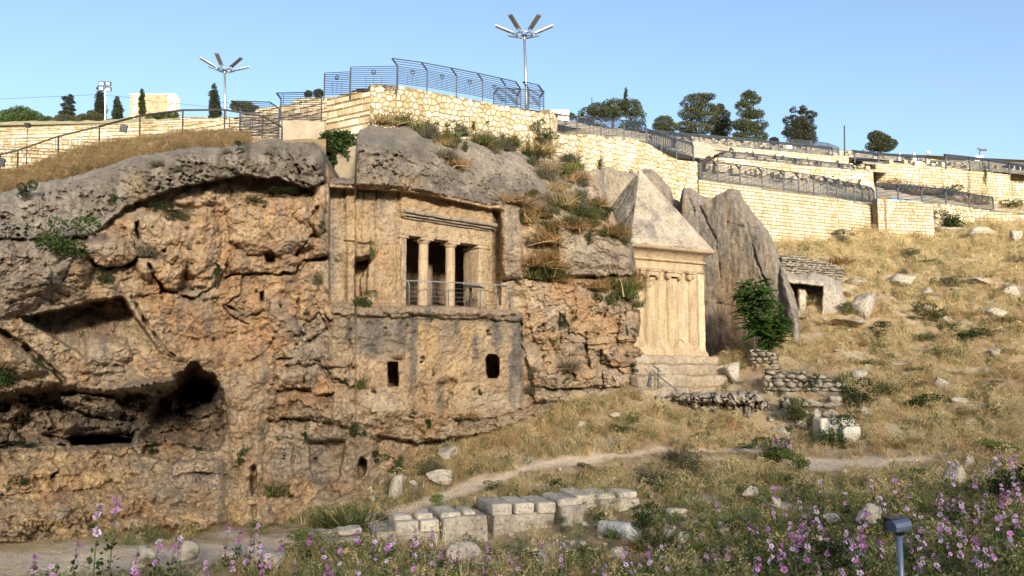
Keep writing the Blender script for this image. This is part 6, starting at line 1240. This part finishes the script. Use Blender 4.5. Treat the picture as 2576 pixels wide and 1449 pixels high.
for a in [(2162,1000,72,64,'dark','dark green round bush on the slope right of the ruined wall'),(2312,1016,76,42,'leafy','green bush alone in the dry grass'),(2094,1092,72,68,'leafy','green bush before the white squared block'),(2222,975,44,40,'spiky','spiky green plant right of the dark bush'),(2040,968,42,44,'dark','dark bush against the terrace wall'),(1880,1030,22,28,'dark','dark tuft under the eroded shelf'),(1962,1016,18,40,'dark','dark tuft in the ruined wall'),(2012,1050,74,74,'olive','tangled bush in front of the ruined wall'),(1730,1168,76,64,'sage','grey-green bush beside the path'),(1700,1140,56,44,'twig','dry grey bush left of the grey-green one'),(1640,1195,80,50,'twig','dry dark bush below the path'),
 (1080,1182,74,42,'sage','grey-green bush at the left of the path'),(1100,1284,50,46,'lime','bright green plant behind the tall plinth'),(1625,1322,70,80,'leafy','bright green clump right of the graves'),(1665,1362,80,70,'spiky','green grassy clump under the slabs'),(866,1312,110,58,'spiky','dry olive bush by the path at the cliff foot'),(960,1300,60,40,'twig','grey bush left of the box graves'),(1945,1140,80,56,'leafy','leafy mallow bush under pink flowers'),(2005,1165,60,50,'lime','yellow-green grass clump beside the mallow bush'),
 (2018,766,34,28,'leafy','green plant in the square-cut entrance'),(2300,660,14,17,'lime','tiny bright green bush on the upper slope'),(2342,792,66,42,'olive','olive bush on the upper slope'),(2430,846,76,34,'leafy','low green bush halfway up the right slope'),(2220,836,46,34,'dark','dark bush below the large grey boulder'),(2128,960,40,36,'spiky','spiky plant at the end of the terrace wall'),(2115,600,50,30,'sage','grey bush near the foot of the ashlar wall'),(2290,640,40,30,'sage','grey bush on the sunny upper slope'),(2390,560,70,50,'olive','bush over the field-stone wall'),(2430,1280,90,60,'olive','dark weeds at the right'),(2540,1230,90,90,'dark','dark leafy mass at the right edge'),(2520,1130,70,40,'lime','yellow-green bush at the right edge'),(2090,1420,130,60,'dark','dark leafy mass at the bottom right'),(1880,1435,120,50,'leafy','leafy mass at the bottom'),(2350,1430,140,50,'leafy','low leafy mass under the floodlight'),(760,1380,90,50,'lime','yellow-green weeds by the path'),(1480,1180,40,26,'dark','small dark bush by the path'),(1565,1080,60,36,'olive','olive bush on the grassy slope')]:
    plant(*a[:5], a[5], 'ground')
for a in [(2225,462,60,30,'rust',77,'brown bush at the foot of the upper right wall'),(2275,470,70,36,'twig',77,'grey-brown bush below the upper right wall'),(2330,478,60,30,'rust',76,'rusty bush below the upper right wall'),(2390,490,70,36,'leafy',75,'green bush on the overgrown rocks'),(2450,500,70,34,'straw',74,'straw clump on the overgrown rocks'),(2545,520,60,30,'olive',72,'olive bush at the right edge of the terrace'),(2480,440,12,60,'olive',79,'ivy strip down the upper right wall'),(2165,440,36,40,'olive',74.5,'bush between the terrace wall and the upper wall'),(2395,535,50,40,'hang',63.6,'ivy over the field-stone wall')]:
    plant(a[0], a[1], a[2], a[3], a[4], a[6], 'Y', Y=a[5])
# hanging vine on the tan panel
vb = []
for x, y, rx, ry in ((822,352,16,18),(838,342,16,12),(848,360,18,22),(830,375,14,22),(872,350,18,16),(884,362,14,22),(868,372,12,20),(880,395,8,12),(835,400,9,14),(858,345,20,14)):
    p = P(x, y, 37.6); vb.append((p.x, p.y - .1, p.z, rx / F * 37.6, .35, ry / F * 37.6))
v, f, c_ = leaf_cloud(2600, vb, .17, GRN + DGRN, 5, 1.7, droop=.5, shell=.3); t = thing('vine', 'dense green vine hanging over the tan rendered panel', 'plant', (0, 0, 0)); obj('foliage', mesh_np('vine', v, f, False, c_), M_LEAF, t)
m = MB(); m.tube([P(840, 335, 37.9), P(845, 370, 37.8), P(838, 405, 37.8)], .03, 5).tube([P(870, 340, 37.9), P(880, 372, 37.8)], .025, 5); m.build('stems', M_BARK, t)
# ================================================================== tree-of-heaven sapling
def frond_mesh(seed, L=.85, n=15):
    r_ = np.random.default_rng(seed); V, Fc, C = [], [], []
    def leaf(p, d, up, l, w):
        k = len(V); s_ = np.cross(d, up); V.extend([p, p + d * l * .35 + s_ * w, p + d * l - up * l * .25, p + d * l * .35 - s_ * w]); Fc.append([k, k + 1, k + 2, k + 3]); g = np.array(GRN[r_.integers(0, 3)]) * np.array([.85, 1.15, .8]) * r_.uniform(.8, 1.3); C.extend([g] * 4)
    for k in range(n):
        u = .18 + .8 * k / (n - 1); p = np.array([L * u, 0, .18 * L * u - .45 * L * u * u]); t_ = np.array([1, 0, .18 - .9 * u]); t_ /= np.linalg.norm(t_); l = .30 * L * (1 - .45 * abs(u - .45) * 2)
        for sg in (-1, 1): d = np.array([.55 * t_[0], sg * .8, .55 * t_[2] - .12]); d /= np.linalg.norm(d); leaf(p, d, np.array([0, 0, 1.0]), l * .9, .055 * L)
    leaf(np.array([L, 0, .18 * L - .45 * L]), np.array([.8, 0, -.5]), np.array([0, 0, 1.0]), .25 * L, .05 * L)
    st = [np.array([L * u, 0, .18 * L * u - .45 * L * u * u]) for u in np.linspace(0, 1, 6)]
    for a, b in zip(st[:-1], st[1:]): k = len(V); w_ = np.array([0, .012, 0]); V.extend([a - w_, a + w_, b + w_, b - w_]); Fc.append([k, k + 1, k + 2, k + 3]); C.extend([np.array([.12, .10, .04])] * 4)
    me = mesh_np('frond', np.array(V), np.array(Fc), False, np.array(C)); me.materials.append(M_LEAF); return me
FR = [frond_mesh(k) for k in range(4)]; Ya = 42.6; rt = P(1925, 895, Ya); ai = thing('sapling', 'tall green sapling with feathery fronds beside the grey rock face', 'tree', rt)
for sx, sy, top, nf, rad in ((1895,890,(1898,715),16,1.25),(1900,890,(1905,800),14,1.2),(1925,890,(1958,800),13,1.1),(1930,895,(1938,850),12,1.0),(1905,890,(1870,735),8,.9)):
    a, b = P(sx, sy, Ya) - rt, P(*top, Ya - .2) - rt; m = MB(); m.tube([a - Vector((0, 0, .3)), a.lerp(b, .5) + Vector((.05, 0, 0)), b], [.045, .035, .02], 6); m.build('stem', M_BARK, ai, True)
    nf = int(nf * 2.5)
    for k in range(nf):
        q = a.lerp(b, .5 + .5 * (k + .5) / nf); o = obj('frond', random.choice(FR), None, ai); o.location = q; o.rotation_euler = (random.uniform(-.2, .2), random.uniform(-.75, .1), k * 2.4 + random.uniform(-.3, .3)); s_ = rad * random.uniform(.65, 1.1); o.scale = (s_, s_, s_)
sb = []
for x, y, rx, ry in ((1895,725,34,26),(1870,745,26,20),(1915,750,34,24),(1885,775,30,24),(1925,800,36,26),(1965,815,22,24),(1900,820,24,20),(1940,845,34,22),(1950,780,22,22),(1925,870,22,16)): q = P(x, y, Ya) - rt; sb.append((q.x, q.y, q.z, rx / F * Ya, .5, ry / F * Ya))
v, f, c_ = leaf_cloud(2600, sb, .24, [tuple(np.array(g) * np.array([.8, 1.1, .8])) for g in GRN + DGRN], 77, 3.6, droop=.55, shell=.25, hole=-.4); obj('foliage', mesh_np('foliage', v, f, False, c_), M_LEAF, ai)
# ================================================================== skyline trees
PINE = [(.055, .07, .036), (.075, .09, .048), (.095, .105, .06), (.115, .115, .07)]; CYP = [(.05, .06, .04), (.065, .075, .05), (.04, .05, .03)]; BROAD = [(.07, .11, .04), (.09, .13, .05), (.06, .09, .035)]
def tree(label, base, blobs, Y, cols, n=2600, leaf=3.2, trunk=2.0, kind='pine', trunk_top=None, fill=.3, name=None):
    """blobs as bearings (x, y, half width, half height)"""
    p0 = P(*base, Y); k = Y / F; bl = []
    for x, y, rx, ry in blobs: q = P(x, y, Y) - p0; bl.append((q.x, q.y + random.uniform(-.4, .4) * rx * k, q.z, rx * k, rx * k * .9, ry * k))
    t = thing(name or kind + '_tree', label, 'tree', p0, 0); v, f, c_ = leaf_cloud(int(n * 4.2), bl, leaf * k * 1.0, cols, int(base[0]), 1.7, shell=fill, up=.25, hole=-.4)
    obj('crown', mesh_np('crown', v, f, False, c_), M_LEAF, t)
    tt = P(*(trunk_top or (base[0], min(b_[1] for b_ in blobs))), Y) - p0; m = MB(); m.tube([(0, 0, -1), tt * .35, tt], [trunk * k, trunk * k * .8, trunk * k * .25], 7)
    for b_ in bl[::2]: m.tube([tt * .3, Vector(b_[:3]) * .6 + tt * .2, Vector(b_[:3])], [trunk * k * .45, trunk * k * .3, trunk * k * .12], 5)
    m.build('trunk', M_BARK, t, True)
def layers(cx, top, bot, w, n, jit=.25, seed=0):
    r_ = random.Random(seed); out = []
    for k in range(n):
        u = (k + .5) / n; y = top + (bot - top) * u; ww = w * (.35 + .65 * math.sin(min(1, u * 1.1) * math.pi * .62)); 
        for s_ in (-1, 0, 1): out.append((cx + s_ * ww * .55 + r_.uniform(-1, 1) * w * jit, y + r_.uniform(-1, 1) * (bot - top) / n * .5, ww * r_.uniform(.35, .55), (bot - top) / n * r_.uniform(.55, .85)))
    return out
def spire(cx, top, bot, w): return [(cx + random.uniform(-.15, .15) * w, top + (bot - top) * u, w * (.25 + .75 * math.sin(math.pi * min(.5, u * .62) )) * .9, (bot - top) * .14) for u in np.linspace(.08, .95, 9)]
tree('spreading pine with bare forked trunk behind the middle fence', (1545,352), [(1480,290,28,20),(1510,275,34,20),(1548,265,36,22),(1585,270,32,24),(1600,300,26,24),(1470,310,24,14),(1530,290,40,16),(1585,325,32,18),(1500,322,28,12)], 105, PINE, 4200, 4.0, 3.0, 'pine', (1540,280))
tree('thin cypress spire rising behind the spreading pine', (1574,300), spire(1574, 222, 290, 8), 140, CYP, 700, 3, 1.2, 'cypress', fill=.1)
tree('small round pine left of the tall pair', (1668,352), [(1671,305,26,16),(1658,318,18,12),(1688,322,18,12),(1672,330,24,10)], 130, PINE, 1500, 3.4, 1.6)
tree('broad layered pine with flat top, left of the tall pair', (1738,352), [(1755,248,36,10),(1780,245,20,8),(1745,262,36,12),(1770,275,40,13),(1735,290,34,14),(1775,300,34,14),(1730,315,30,14),(1755,330,36,12),(1725,338,22,9)], 130, PINE, 4200, 3.6, 3)
tree('darker pine leaning against the broad layered one', (1808,352), [(1805,275,18,14),(1815,295,22,16),(1800,320,26,16),(1822,325,20,16),(1808,342,24,10),(1832,310,12,10)], 134, [tuple(c * .8 for c in q) for q in PINE], 2400, 3.4, 2)
tree('tall conical pine in the middle of the right skyline', (1880,368), layers(1884, 236, 362, 44, 8, .12, 3) + [(1880,240,12,10)], 125, PINE + BROAD[:1], 5200, 3.6, 2.4)
tree('grey-green cedar with jagged outline right of the conical pine', (2018,374), layers(2014, 274, 368, 48, 7, .2, 7) + [(2020,276,12,10)], 120, [(.075, .08, .055), (.09, .09, .065), (.06, .065, .045)], 4200, 3.8, 2)
tree('low rounded tree above the dark canopies', (2218,392), [(2200,345,20,14),(2220,350,26,16),(2238,362,20,14),(2205,366,26,12),(2225,372,26,10)], 120, PINE, 2400, 3.4, 1.6, 'round')
tree('small round bush-like tree at the white notice', (1946,362), [(1946,355,12,8)], 110, CYP, 500, 3, 1, 'round')
tree('broad green leafy tree at the left edge', (45,318), [(20,292,26,18),(50,285,34,20),(80,295,30,16),(15,305,24,12),(60,303,36,12),(105,303,22,10),(125,304,20,8)], 190, BROAD, 3600, 3.6, 2, 'leafy')
tree('cedar with level branches behind the left trees', (173,318), [(175,242,10,3),(172,250,14,3),(178,258,14,3),(170,266,16,3.5),(176,276,16,4),(172,288,20,6)], 200, CYP, 1500, 3, 1.4, 'cedar', (175,238))
tree('grey-green rounded tree below the level-branched cedar', (170,318), [(160,300,24,12),(190,302,22,12)], 185, SAGE + PINE, 1500, 3.2, 1.4, 'round')
tree('olive tree right of the rounded tree', (225,318), [(215,300,22,12),(240,298,22,12),(232,286,12,8)], 180, SAGE + PINE, 1600, 3.2, 1.4, 'olive')
tree('tall dark cypress beside the floodlight mast', (250,312), spire(250, 220, 308, 18), 185, CYP, 2400, 3.2, 1.6, 'cypress', fill=.1)
tree('bushy cypress between the mast and the sandy building', (297,312), spire(296, 245, 306, 15), 185, CYP, 1700, 3.2, 1.4, 'cypress', fill=.1)
tree('slim green cypress in front of the sandy building', (357,300), spire(357, 224, 288, 9), 195, BROAD + CYP, 1200, 3, 1.2, 'cypress', fill=.1)
tree('broad cypress left of the smaller street lamp', (540,308), spire(540, 214, 300, 18), 170, CYP, 2400, 3.2, 1.5, 'cypress', fill=.1)
tree('low shrubs before the sandy building', (400,310), [(385,296,20,9),(410,292,22,10),(435,290,16,10)], 180, SAGE + BROAD, 1300, 3.2, 1, 'shrub')
tree('round tree behind the lower left fence', (612,300), [(595,266,18,12),(618,268,24,12),(640,274,14,8)], 150, SAGE + PINE, 1600, 3.2, 1.2, 'round')
tree('far tree showing over the stair wall, left', (776,262), [(776,238,10,9)], 170, CYP, 500, 3, 1, 'round'); tree('far tree showing over the stair wall, right', (800,262), [(802,236,13,10)], 170, CYP, 600, 3, 1, 'round')
tree('small bush left of the flat white building', (1440,300), [(1432,292,16,8)], 130, BROAD, 500, 3, 1, 'round')

WD = 'low weeds dotted over the dry slope'
for k in range(100):
    x, y = random.uniform(1700, 2570), random.uniform(640, 1130)
    if x < 2080 and y < 1080: continue
    plant(x, y, random.uniform(18, 52), random.uniform(10, 26), random.choice(('olive', 'leafy', 'spiky', 'spiky', 'sage', 'twig', 'rust', 'lime')), 'low weed clump among the dry grass of the right slope', 'ground', WD, parts=False, name='weed')
WF = 'weeds in the foreground grass'
for k in range(46):
    x, y = random.uniform(760, 2570), random.uniform(1200, 1440)
    plant(x, y, random.uniform(26, 60), random.uniform(18, 36), random.choice(('olive', 'leafy', 'spiky', 'sage', 'twig', 'rust', 'lime')), 'leafy weed clump in the foreground grass', 'ground', WF, parts=False, name='weed')

def scatter_plants(n, poly_, kinds, label, group, wr=(24, 48), hr_=(20, 42)):
    p_ = np.array(poly_); k = 0
    while k < n:
        x, y = random.uniform(p_[:, 0].min(), p_[:, 0].max()), random.uniform(p_[:, 1].min(), p_[:, 1].max())
        if sdf(np.array([x]), np.array([y]), poly_)[0] > 0: continue
        plant(x, y, random.uniform(*wr), random.uniform(*hr_), random.choice(kinds), label, 'cliff', group, parts=False); k += 1
scatter_plants(20, [(1318,490),(1400,470),(1420,560),(1405,640),(1410,700),(1320,700)], ('rust', 'spiky', 'olive', 'rust', 'twig', 'twig', 'dark'), 'tangled dry tuft on the overgrown slope right of the columned tomb', 'growth right of the columned tomb')
scatter_plants(18, [(1400,470),(1500,500),(1570,570),(1600,610),(1500,600),(1420,560)], ('rust', 'olive', 'dark', 'spiky', 'sage'), 'shrubby tuft on the ledge above the grey overhang', 'growth above the grey overhang')
scatter_plants(9, [(1490,690),(1600,690),(1610,770),(1560,790),(1500,770)], ('spiky', 'olive', 'dark', 'rust'), 'tuft on the cliff edge beside the pyramid tomb', 'growth at the cliff edge by the pyramid tomb')
scatter_plants(18, [(1040,305),(1300,345),(1330,390),(1250,390),(1140,370),(1060,345)], ('twig', 'spiky', 'twig', 'straw', 'olive'), 'dry tuft on the rock below the rubble wall', 'growth below the rubble wall', (20, 42), (18, 36))
scatter_plants(10, [(1340,395),(1470,400),(1490,470),(1400,480)], ('twig', 'straw', 'sage', 'rust'), 'dry tuft on the pale rock right of the end pier', 'growth right of the end pier', (24, 44), (18, 36))
scatter_plants(26, [(240,520),(780,500),(800,1000),(700,1200),(560,900),(340,740)], ('dark', 'olive', 'hang', 'twig'), 'tiny tuft rooted in a crack of the orange cliff', 'tiny tufts on the orange cliff', (9, 17), (8, 16))
scatter_plants(22, [(830,800),(1600,720),(1640,960),(1300,1080),(900,1200)], ('dark', 'olive', 'hang', 'rust'), 'tiny tuft rooted in the lower cliff face', 'tiny tufts on the lower cliff', (9, 18), (8, 18))
# ================================================================== grass, scattered as one mass
def gscatter(name, pts, rz, sc, tint, idx, protos, label, mat):
    me = bpy.data.meshes.new(name); n = len(pts); me.vertices.add(n); me.vertices.foreach_set('co', np.asarray(pts, np.float32).ravel())
    for nm, ty, dat, fld in (('rz', 'FLOAT', rz, 'value'), ('sc', 'FLOAT', sc, 'value'), ('idx', 'INT', idx, 'value')):
        a = me.attributes.new(nm, ty, 'POINT'); a.data.foreach_set(fld, np.asarray(dat, np.int32 if ty == 'INT' else np.float32))
    a = me.attributes.new('tint', 'FLOAT_COLOR', 'POINT'); c4 = np.ones((n, 4), np.float32); c4[:, :3] = tint; a.data.foreach_set('color', c4.ravel())
    o = obj(name, me, None, kind='stuff', label=label, category='grass')
    g = bpy.data.node_groups.new(name, 'GeometryNodeTree'); g.interface.new_socket('Geometry', in_out='INPUT', socket_type='NodeSocketGeometry'); g.interface.new_socket('Geometry', in_out='OUTPUT', socket_type='NodeSocketGeometry')
    gi, go = g.nodes.new('NodeGroupInput'), g.nodes.new('NodeGroupOutput'); ip = g.nodes.new('GeometryNodeInstanceOnPoints'); jn = g.nodes.new('GeometryNodeJoinGeometry'); sm = g.nodes.new('GeometryNodeSetMaterial'); sm.inputs['Material'].default_value = mat
    for p in reversed(protos):
        po = bpy.data.objects.new('grass_blade_source', p); oi = g.nodes.new('GeometryNodeObjectInfo'); oi.inputs['Object'].default_value = po; oi.inputs['As Instance'].default_value = False
        gt = g.nodes.new('GeometryNodeGeometryToInstance'); g.links.new(oi.outputs['Geometry'], gt.inputs[0]); g.links.new(gt.outputs[0], jn.inputs[0])
    def na(nm, ty): q = g.nodes.new('GeometryNodeInputNamedAttribute'); q.data_type = ty; q.inputs['Name'].default_value = nm; return q.outputs[0]
    cx = g.nodes.new('ShaderNodeCombineXYZ'); g.links.new(na('rz', 'FLOAT'), cx.inputs[2]); ip.inputs['Pick Instance'].default_value = True
    g.links.new(gi.outputs[0], ip.inputs['Points']); g.links.new(jn.outputs[0], ip.inputs['Instance']); g.links.new(na('idx', 'INT'), ip.inputs['Instance Index']); g.links.new(cx.outputs[0], ip.inputs['Rotation']); g.links.new(na('sc', 'FLOAT'), ip.inputs['Scale'])
    g.links.new(ip.outputs[0], sm.inputs[0]); g.links.new(sm.outputs[0], go.inputs[0]); md = o.modifiers.new('scatter', 'NODES'); md.node_group = g; return o
M_GRASS = m_leaf('grass blades', .3, instancer=True)
W1 = [(1, 1, 1)]
PR = []
for k in range(3): PR.append(pm('straw', blades(20, .50, .28, .014, W1, k, .55, .10, seg=2), leaf_cloud(26, [(0, 0, .46, .16, .16, .08)], .05, W1, k, 3.0, shell=.1)))
for k in range(2): PR.append(pm('low', blades(24, .26, .6, .018, W1, 10 + k, .7, .12, seg=2)))
for k in range(2): PR.append(pm('weed', blades(8, .4, .4, .012, W1, 20 + k, .3, .1), leaf_cloud(60, [(0, 0, .2, .17, .17, .2)], .085, W1, k, 1.8, shell=.2)))
for q in PR: q.materials.clear()
def pick(n, weights, r_): return r_.choice(len(weights), n, p=np.array(weights) / sum(weights))
r_ = np.random.default_rng(11)
def cell_points(mask, dens):
    """random points on the ground sheet, dens per square metre"""
    n = r_.poisson(np.clip(dens, 0, None) * .24 * .24 * mask); iy, ix = np.nonzero(n); rep = n[iy, ix]; iy, ix = np.repeat(iy, rep), np.repeat(ix, rep)
    x = GX[iy, ix] + r_.uniform(-.12, .12, len(ix)); y = GY[iy, ix] + r_.uniform(-.12, .12, len(ix)); return x, y, GZ[iy, ix] - .02, iy, ix
inview = (gpx > -300) & (gpx < 3000) & (gpy > 540) & (gpy < 1640) & (GY > 10)
cl = np.interp(gpx, _cpx, [_cY[-1, j] for j in range(len(_cpx))]); inview &= ~((gpx < 1655) & (GY > cl + 1.0))
patch = fbm(GX * .45, GY * .45, GX * 0 + 1, 3); fine_ = fbm(GX * 1.6, GY * 1.6, GX * 0 + 6, 3)
bare = sstep(.25, .75, fbm(GX * .7 + 5, GY * .7, GX * 0 + 4, 3)) * (gpy > 1250) * (gpx < 1900) + (sstep(250, 0, gpx) * (gpy < 1400) * .6)
dens = np.interp(GY, [12, 20, 30, 42, 60], [46, 46, 34, 26, 18]) * (1 - np.clip(GPATH * 1.25, 0, 1)) * (1 - .85 * np.clip(bare, 0, 1)) * (1 + .5 * np.clip(fine_, -.8, 1))
dens = dens * np.where(gpx < 760, np.where(gpy < 1405, .12, .5), 1.0)
for pl, kf in (([(930,1330),(1420,1310),(1640,1290),(1720,1330),(1760,1400),(1500,1440),(1240,1400),(1000,1400)], .12), ([(1870,870),(2120,940),(2120,1085),(1960,1100),(1870,1060)], .15), ([(1560,985),(1860,960),(1900,1050),(1700,1040)], .12), ([(1950,1100),(2340,1120),(2350,1180),(2000,1190)], .45), ([(1980,720),(2240,740),(2240,830),(1990,830)], .5)): dens = dens * np.where(sdf(gpx, gpy, pl) < 12 * fine_, kf, 1)
bare2 = BARE; dens = dens * (1 - .88 * bare2)
x, y, z, iy, ix = cell_points(inview, dens); n = len(x)
pxp, pyp, pa, fi = gpx[iy, ix], gpy[iy, ix], patch[iy, ix], fine_[iy, ix]
green = np.clip(sstep(1130, 1330, pyp + 60 * pa) * np.interp(pxp, [900, 1300, 1700, 2000, 2576], [.5, .35, .6, .75, .8]) + .35 * sstep(.3, .8, fi) * (pyp > 900) + .16, 0, .9)
rust = np.clip(sstep(-.1, .5, pa) * .75 * sstep(680, 900, pyp) + .1, 0, .8)
u = r_.random(n); kindg = np.where(u < green, 2, np.where(r_.random(n) < rust, 1, 0))
straw_c = np.array([(.62, .48, .26), (.70, .57, .33), (.54, .40, .20)]); rust_c = np.array([(.50, .33, .16), (.42, .27, .13), (.56, .39, .20)]); green_c = np.array([(.17, .19, .075), (.22, .23, .10), (.13, .16, .06), (.32, .29, .13)])
tint = np.where((kindg == 0)[:, None], straw_c[r_.integers(0, 3, n)], np.where((kindg == 1)[:, None], rust_c[r_.integers(0, 3, n)], green_c[r_.integers(0, 4, n)])) * r_.uniform(.8, 1.2, n)[:, None]
idx = np.where(kindg == 2, pick(n, [.6, .6, .6, .7, .7, 1.6, 1.6], r_), pick(n, [2, 2, 2, 1.2, 1.2, .15, .15], r_))
sc = r_.uniform(.65, 1.3, n) * np.where(kindg == 2, .95, 1.05) * np.interp(pyp, [600, 900, 1449], [1.15, 1.0, .85]) * np.clip(.85 + .55 * fbm(x * .6, y * .6, x * 0 + 21, 3), .35, 1.4)
ahead = np.max([path_amount(pxp, pyp - q, x, y) for q in (8, 18, 30)], 0); sc = sc * (1 - .62 * np.clip(ahead, 0, 1))
gscatter('dry_grass', np.stack([x, y, z], -1), r_.uniform(0, 6.28, n), sc, tint, idx, PR, 'dry golden grass and green weeds covering the slope and foreground', M_GRASS)
# grass on the cliff top at the left, and along wall feet
def strip(front_rows, n, tints, scale, name, label):
    k = r_.integers(0, front_rows.shape[0] - 1, n); j = r_.integers(0, front_rows.shape[1] - 1, n); u, v = r_.random(n)[:, None], r_.random(n)[:, None]
    p = front_rows[k, j] * (1 - u) * (1 - v) + front_rows[k + 1, j] * u * (1 - v) + front_rows[k, j + 1] * (1 - u) * v + front_rows[k + 1, j + 1] * u * v; T_ = np.array(tints)
    gscatter(name, p, r_.uniform(0, 6.28, n), r_.uniform(.6, 1.2, n) * scale, T_[r_.integers(0, len(T_), n)] * r_.uniform(.8, 1.2, n)[:, None], pick(n, [2, 2, 2, 1, 1, .2, .2], r_), PR, label, M_GRASS)
strip(up_p[:14, :64], 9500, [(.34, .21, .10), (.28, .17, .085), (.40, .27, .13), (.24, .155, .08), (.25, .20, .11), (.44, .33, .18), (.16, .13, .065)], .68, 'cliff_top_grass', 'rust-brown dry grass along the top of the left cliff')
# ================================================================== tall pink-flowered mallows
M_PET = m_leaf('petals', .25)
def flower_mesh(seed, col):
    V, Fc, C = [], [], []; r2_ = np.random.default_rng(seed)
    for k in range(5):
        a = k * 2 * math.pi / 5 + r2_.uniform(-.1, .1); d = np.array([math.cos(a), math.sin(a), 0]); s_ = np.array([-d[1], d[0], 0]); i = len(V); zz = np.array([0, 0, 1])
        V += [d * .08, d * .62 + s_ * .42 + zz * .22, d * 1.0 + s_ * .3 + zz * .3, d * 1.05 - s_ * .22 + zz * .34, d * .66 - s_ * .40 + zz * .2]; Fc += [[i, i + 1, i + 4], [i + 1, i + 2, i + 4], [i + 2, i + 3, i + 4]]
        c0 = np.array(col); C += [c0 * .35] + [c0 * r2_.uniform(.85, 1.15)] * 4
    for k in range(4): a = k * 1.57; i = len(V); V += [np.array([0, 0, .02]), np.array([.1 * math.cos(a), .1 * math.sin(a), .3]), np.array([.1 * math.cos(a + 1.2), .1 * math.sin(a + 1.2), .3])]; Fc += [[i, i + 1, i + 2]]; C += [np.array([.5, .4, .25])] * 3
    me = mesh_np('flower', np.array(V), [list(q) for q in Fc], False, np.array(C)); me.materials.append(M_PET); return me
FLW = [flower_mesh(k, c_) for k, c_ in enumerate(((.66, .33, .64), (.72, .44, .72), (.56, .20, .52), (.76, .56, .76)))]
def mallow(seed, H):
    r2_ = random.Random(seed); ln = Vector((r2_.uniform(-.12, .12), r2_.uniform(-.1, .1), 0)); pts = [ln * (u * u) * H + Vector((0, 0, u * H)) for u in (0, .25, .5, .75, 1.0)]
    m = MB(); m.tube(pts, [.011, .010, .008, .006, .003], 5); st = m.mesh('stem', True); st.materials.append(M_STALK)
    V = []; nr = np.random.default_rng(seed); bl = [(float(pts[0].lerp(pts[-1], u).x), float(pts[0].lerp(pts[-1], u).y), u * H, .11 * (1.2 - u), .11 * (1.2 - u), .10) for u in (.05, .15, .25, .36, .48)]
    v, f, c_ = leaf_cloud(46, bl, .075, GRN + DGRN, seed, 1.3, shell=.2); lf = mesh_np('leaves', v, f, False, c_); lf.materials.append(M_LEAF)
    v, f, c_ = leaf_cloud(26, [(float(pts[0].lerp(pts[-1], u).x), float(pts[0].lerp(pts[-1], u).y), u * H, .022, .022, .04) for u in (.6, .7, .8, .9, .97)], .03, GRN, seed, 1.6, shell=.1); bd_ = mesh_np('buds', v, f, False, c_); bd_.materials.append(M_LEAF)
    fl = []
    for k in range(r2_.randint(4, 8)): u = r2_.uniform(.5, .93); fl.append((pts[0].lerp(pts[-1], u) * 1.0 + ln * 0, r2_.uniform(0, 6.28), r2_.uniform(.65, 1.2), r2_.uniform(.042, .064), r2_.randrange(4)))
    return st, lf, bd_, fl
M_STALK = m_plain('green stalk', (.09, .11, .05), .7); MAL = [mallow(k, h_) for k, h_ in enumerate((.75, .9, 1.05, 1.2, .85, .65, 1.35))]
def put_mallow(p, k, s_, label, group):
    st, lf, bd_, fl = MAL[k]; t = thing('flowering_mallow', label, 'flower', p, random.uniform(0, 6.28), group); t.scale = (s_, s_, s_); obj('stem', st, None, t); obj('leaves', lf, None, t, kind='stuff'); obj('buds', bd_, None, t, kind='stuff')
    for q, a, tl, r__, c_ in fl:
        o = obj('flower', FLW[c_], None, t); d = Vector((math.cos(a), math.sin(a), 0)); o.location = q + d * .02; o.rotation_euler = Euler((0, tl, a)); o.scale = (r__, r__, r__)
ZONES = [(92, 1900, 2576, 1290, 1560, 'pink mallow stalk in the dense flower patch around the small floodlight', 'dense mallow patch at the bottom right', .85), (24, 2380, 2576, 1200, 1330, 'pink mallow stalk at the right edge above the dense patch', 'mallows at the right edge', .9),
 (30, 780, 1240, 1390, 1520, 'pink mallow stalk in the weeds before the graves', 'mallows before the graves', .8), (24, 1250, 1720, 1430, 1540, 'pink mallow stalk at the bottom centre among stones', 'mallows at the bottom centre', .75), (14, 560, 780, 1400, 1500, 'pink mallow stalk beside the path before the cliff', 'mallows beside the path', .85),
 (14, 1740, 2010, 1330, 1480, 'pink mallow stalk in the green grass left of the dense patch', 'mallows left of the dense patch', .8)]
for nz, x0, x1, y0, y1, lb, gr, s_ in ZONES:
    for k in range(nz):
        x, y = random.uniform(x0, x1), random.uniform(y0, y1)
        if abs(x - 2268) < 34 and y > 1430: continue
        put_mallow(ground_hit(x, y), random.randrange(7), s_ * random.uniform(.75, 1.1), lb, gr)
for k, (x, y, s_, lb) in enumerate(((232,1545,1.5,'tallest mallow stalk leaning at the far left over the path'),(272,1560,1.45,'tall mallow stalk second from the left group, curving right'),(180,1530,1.1,'mallow stalk left of the tall pair'),(330,1540,1.1,'mallow stalk right of the tall pair'),(82,1550,1.0,'leftmost mallow stalk at the bottom edge'),(130,1560,.95,'short mallow stalk near the left bottom corner'),(380,1530,1.25,'mallow stalk in front of the big white boulder'),(420,1540,1.1,'mallow stalk right of the big white boulder'),(440,1500,1.0,'mallow stalk with dark pink head by the square stone'),(520,1500,.9,'mallow stalk right of the square stone'))):
    p = ground_hit(x, min(y, 1500)); put_mallow(p, (3, 6, 2, 0, 4, 5, 1, 2, 3, 0)[k], s_, lb, 'tall mallows over the left path')
for k in range(9): put_mallow(ground_hit(random.uniform(1915, 1990), random.uniform(1150, 1165)), random.choice((1, 2, 4)), .95, 'pink mallow stalk rising from the bush by the path on the slope', 'mallows in the slope bush')
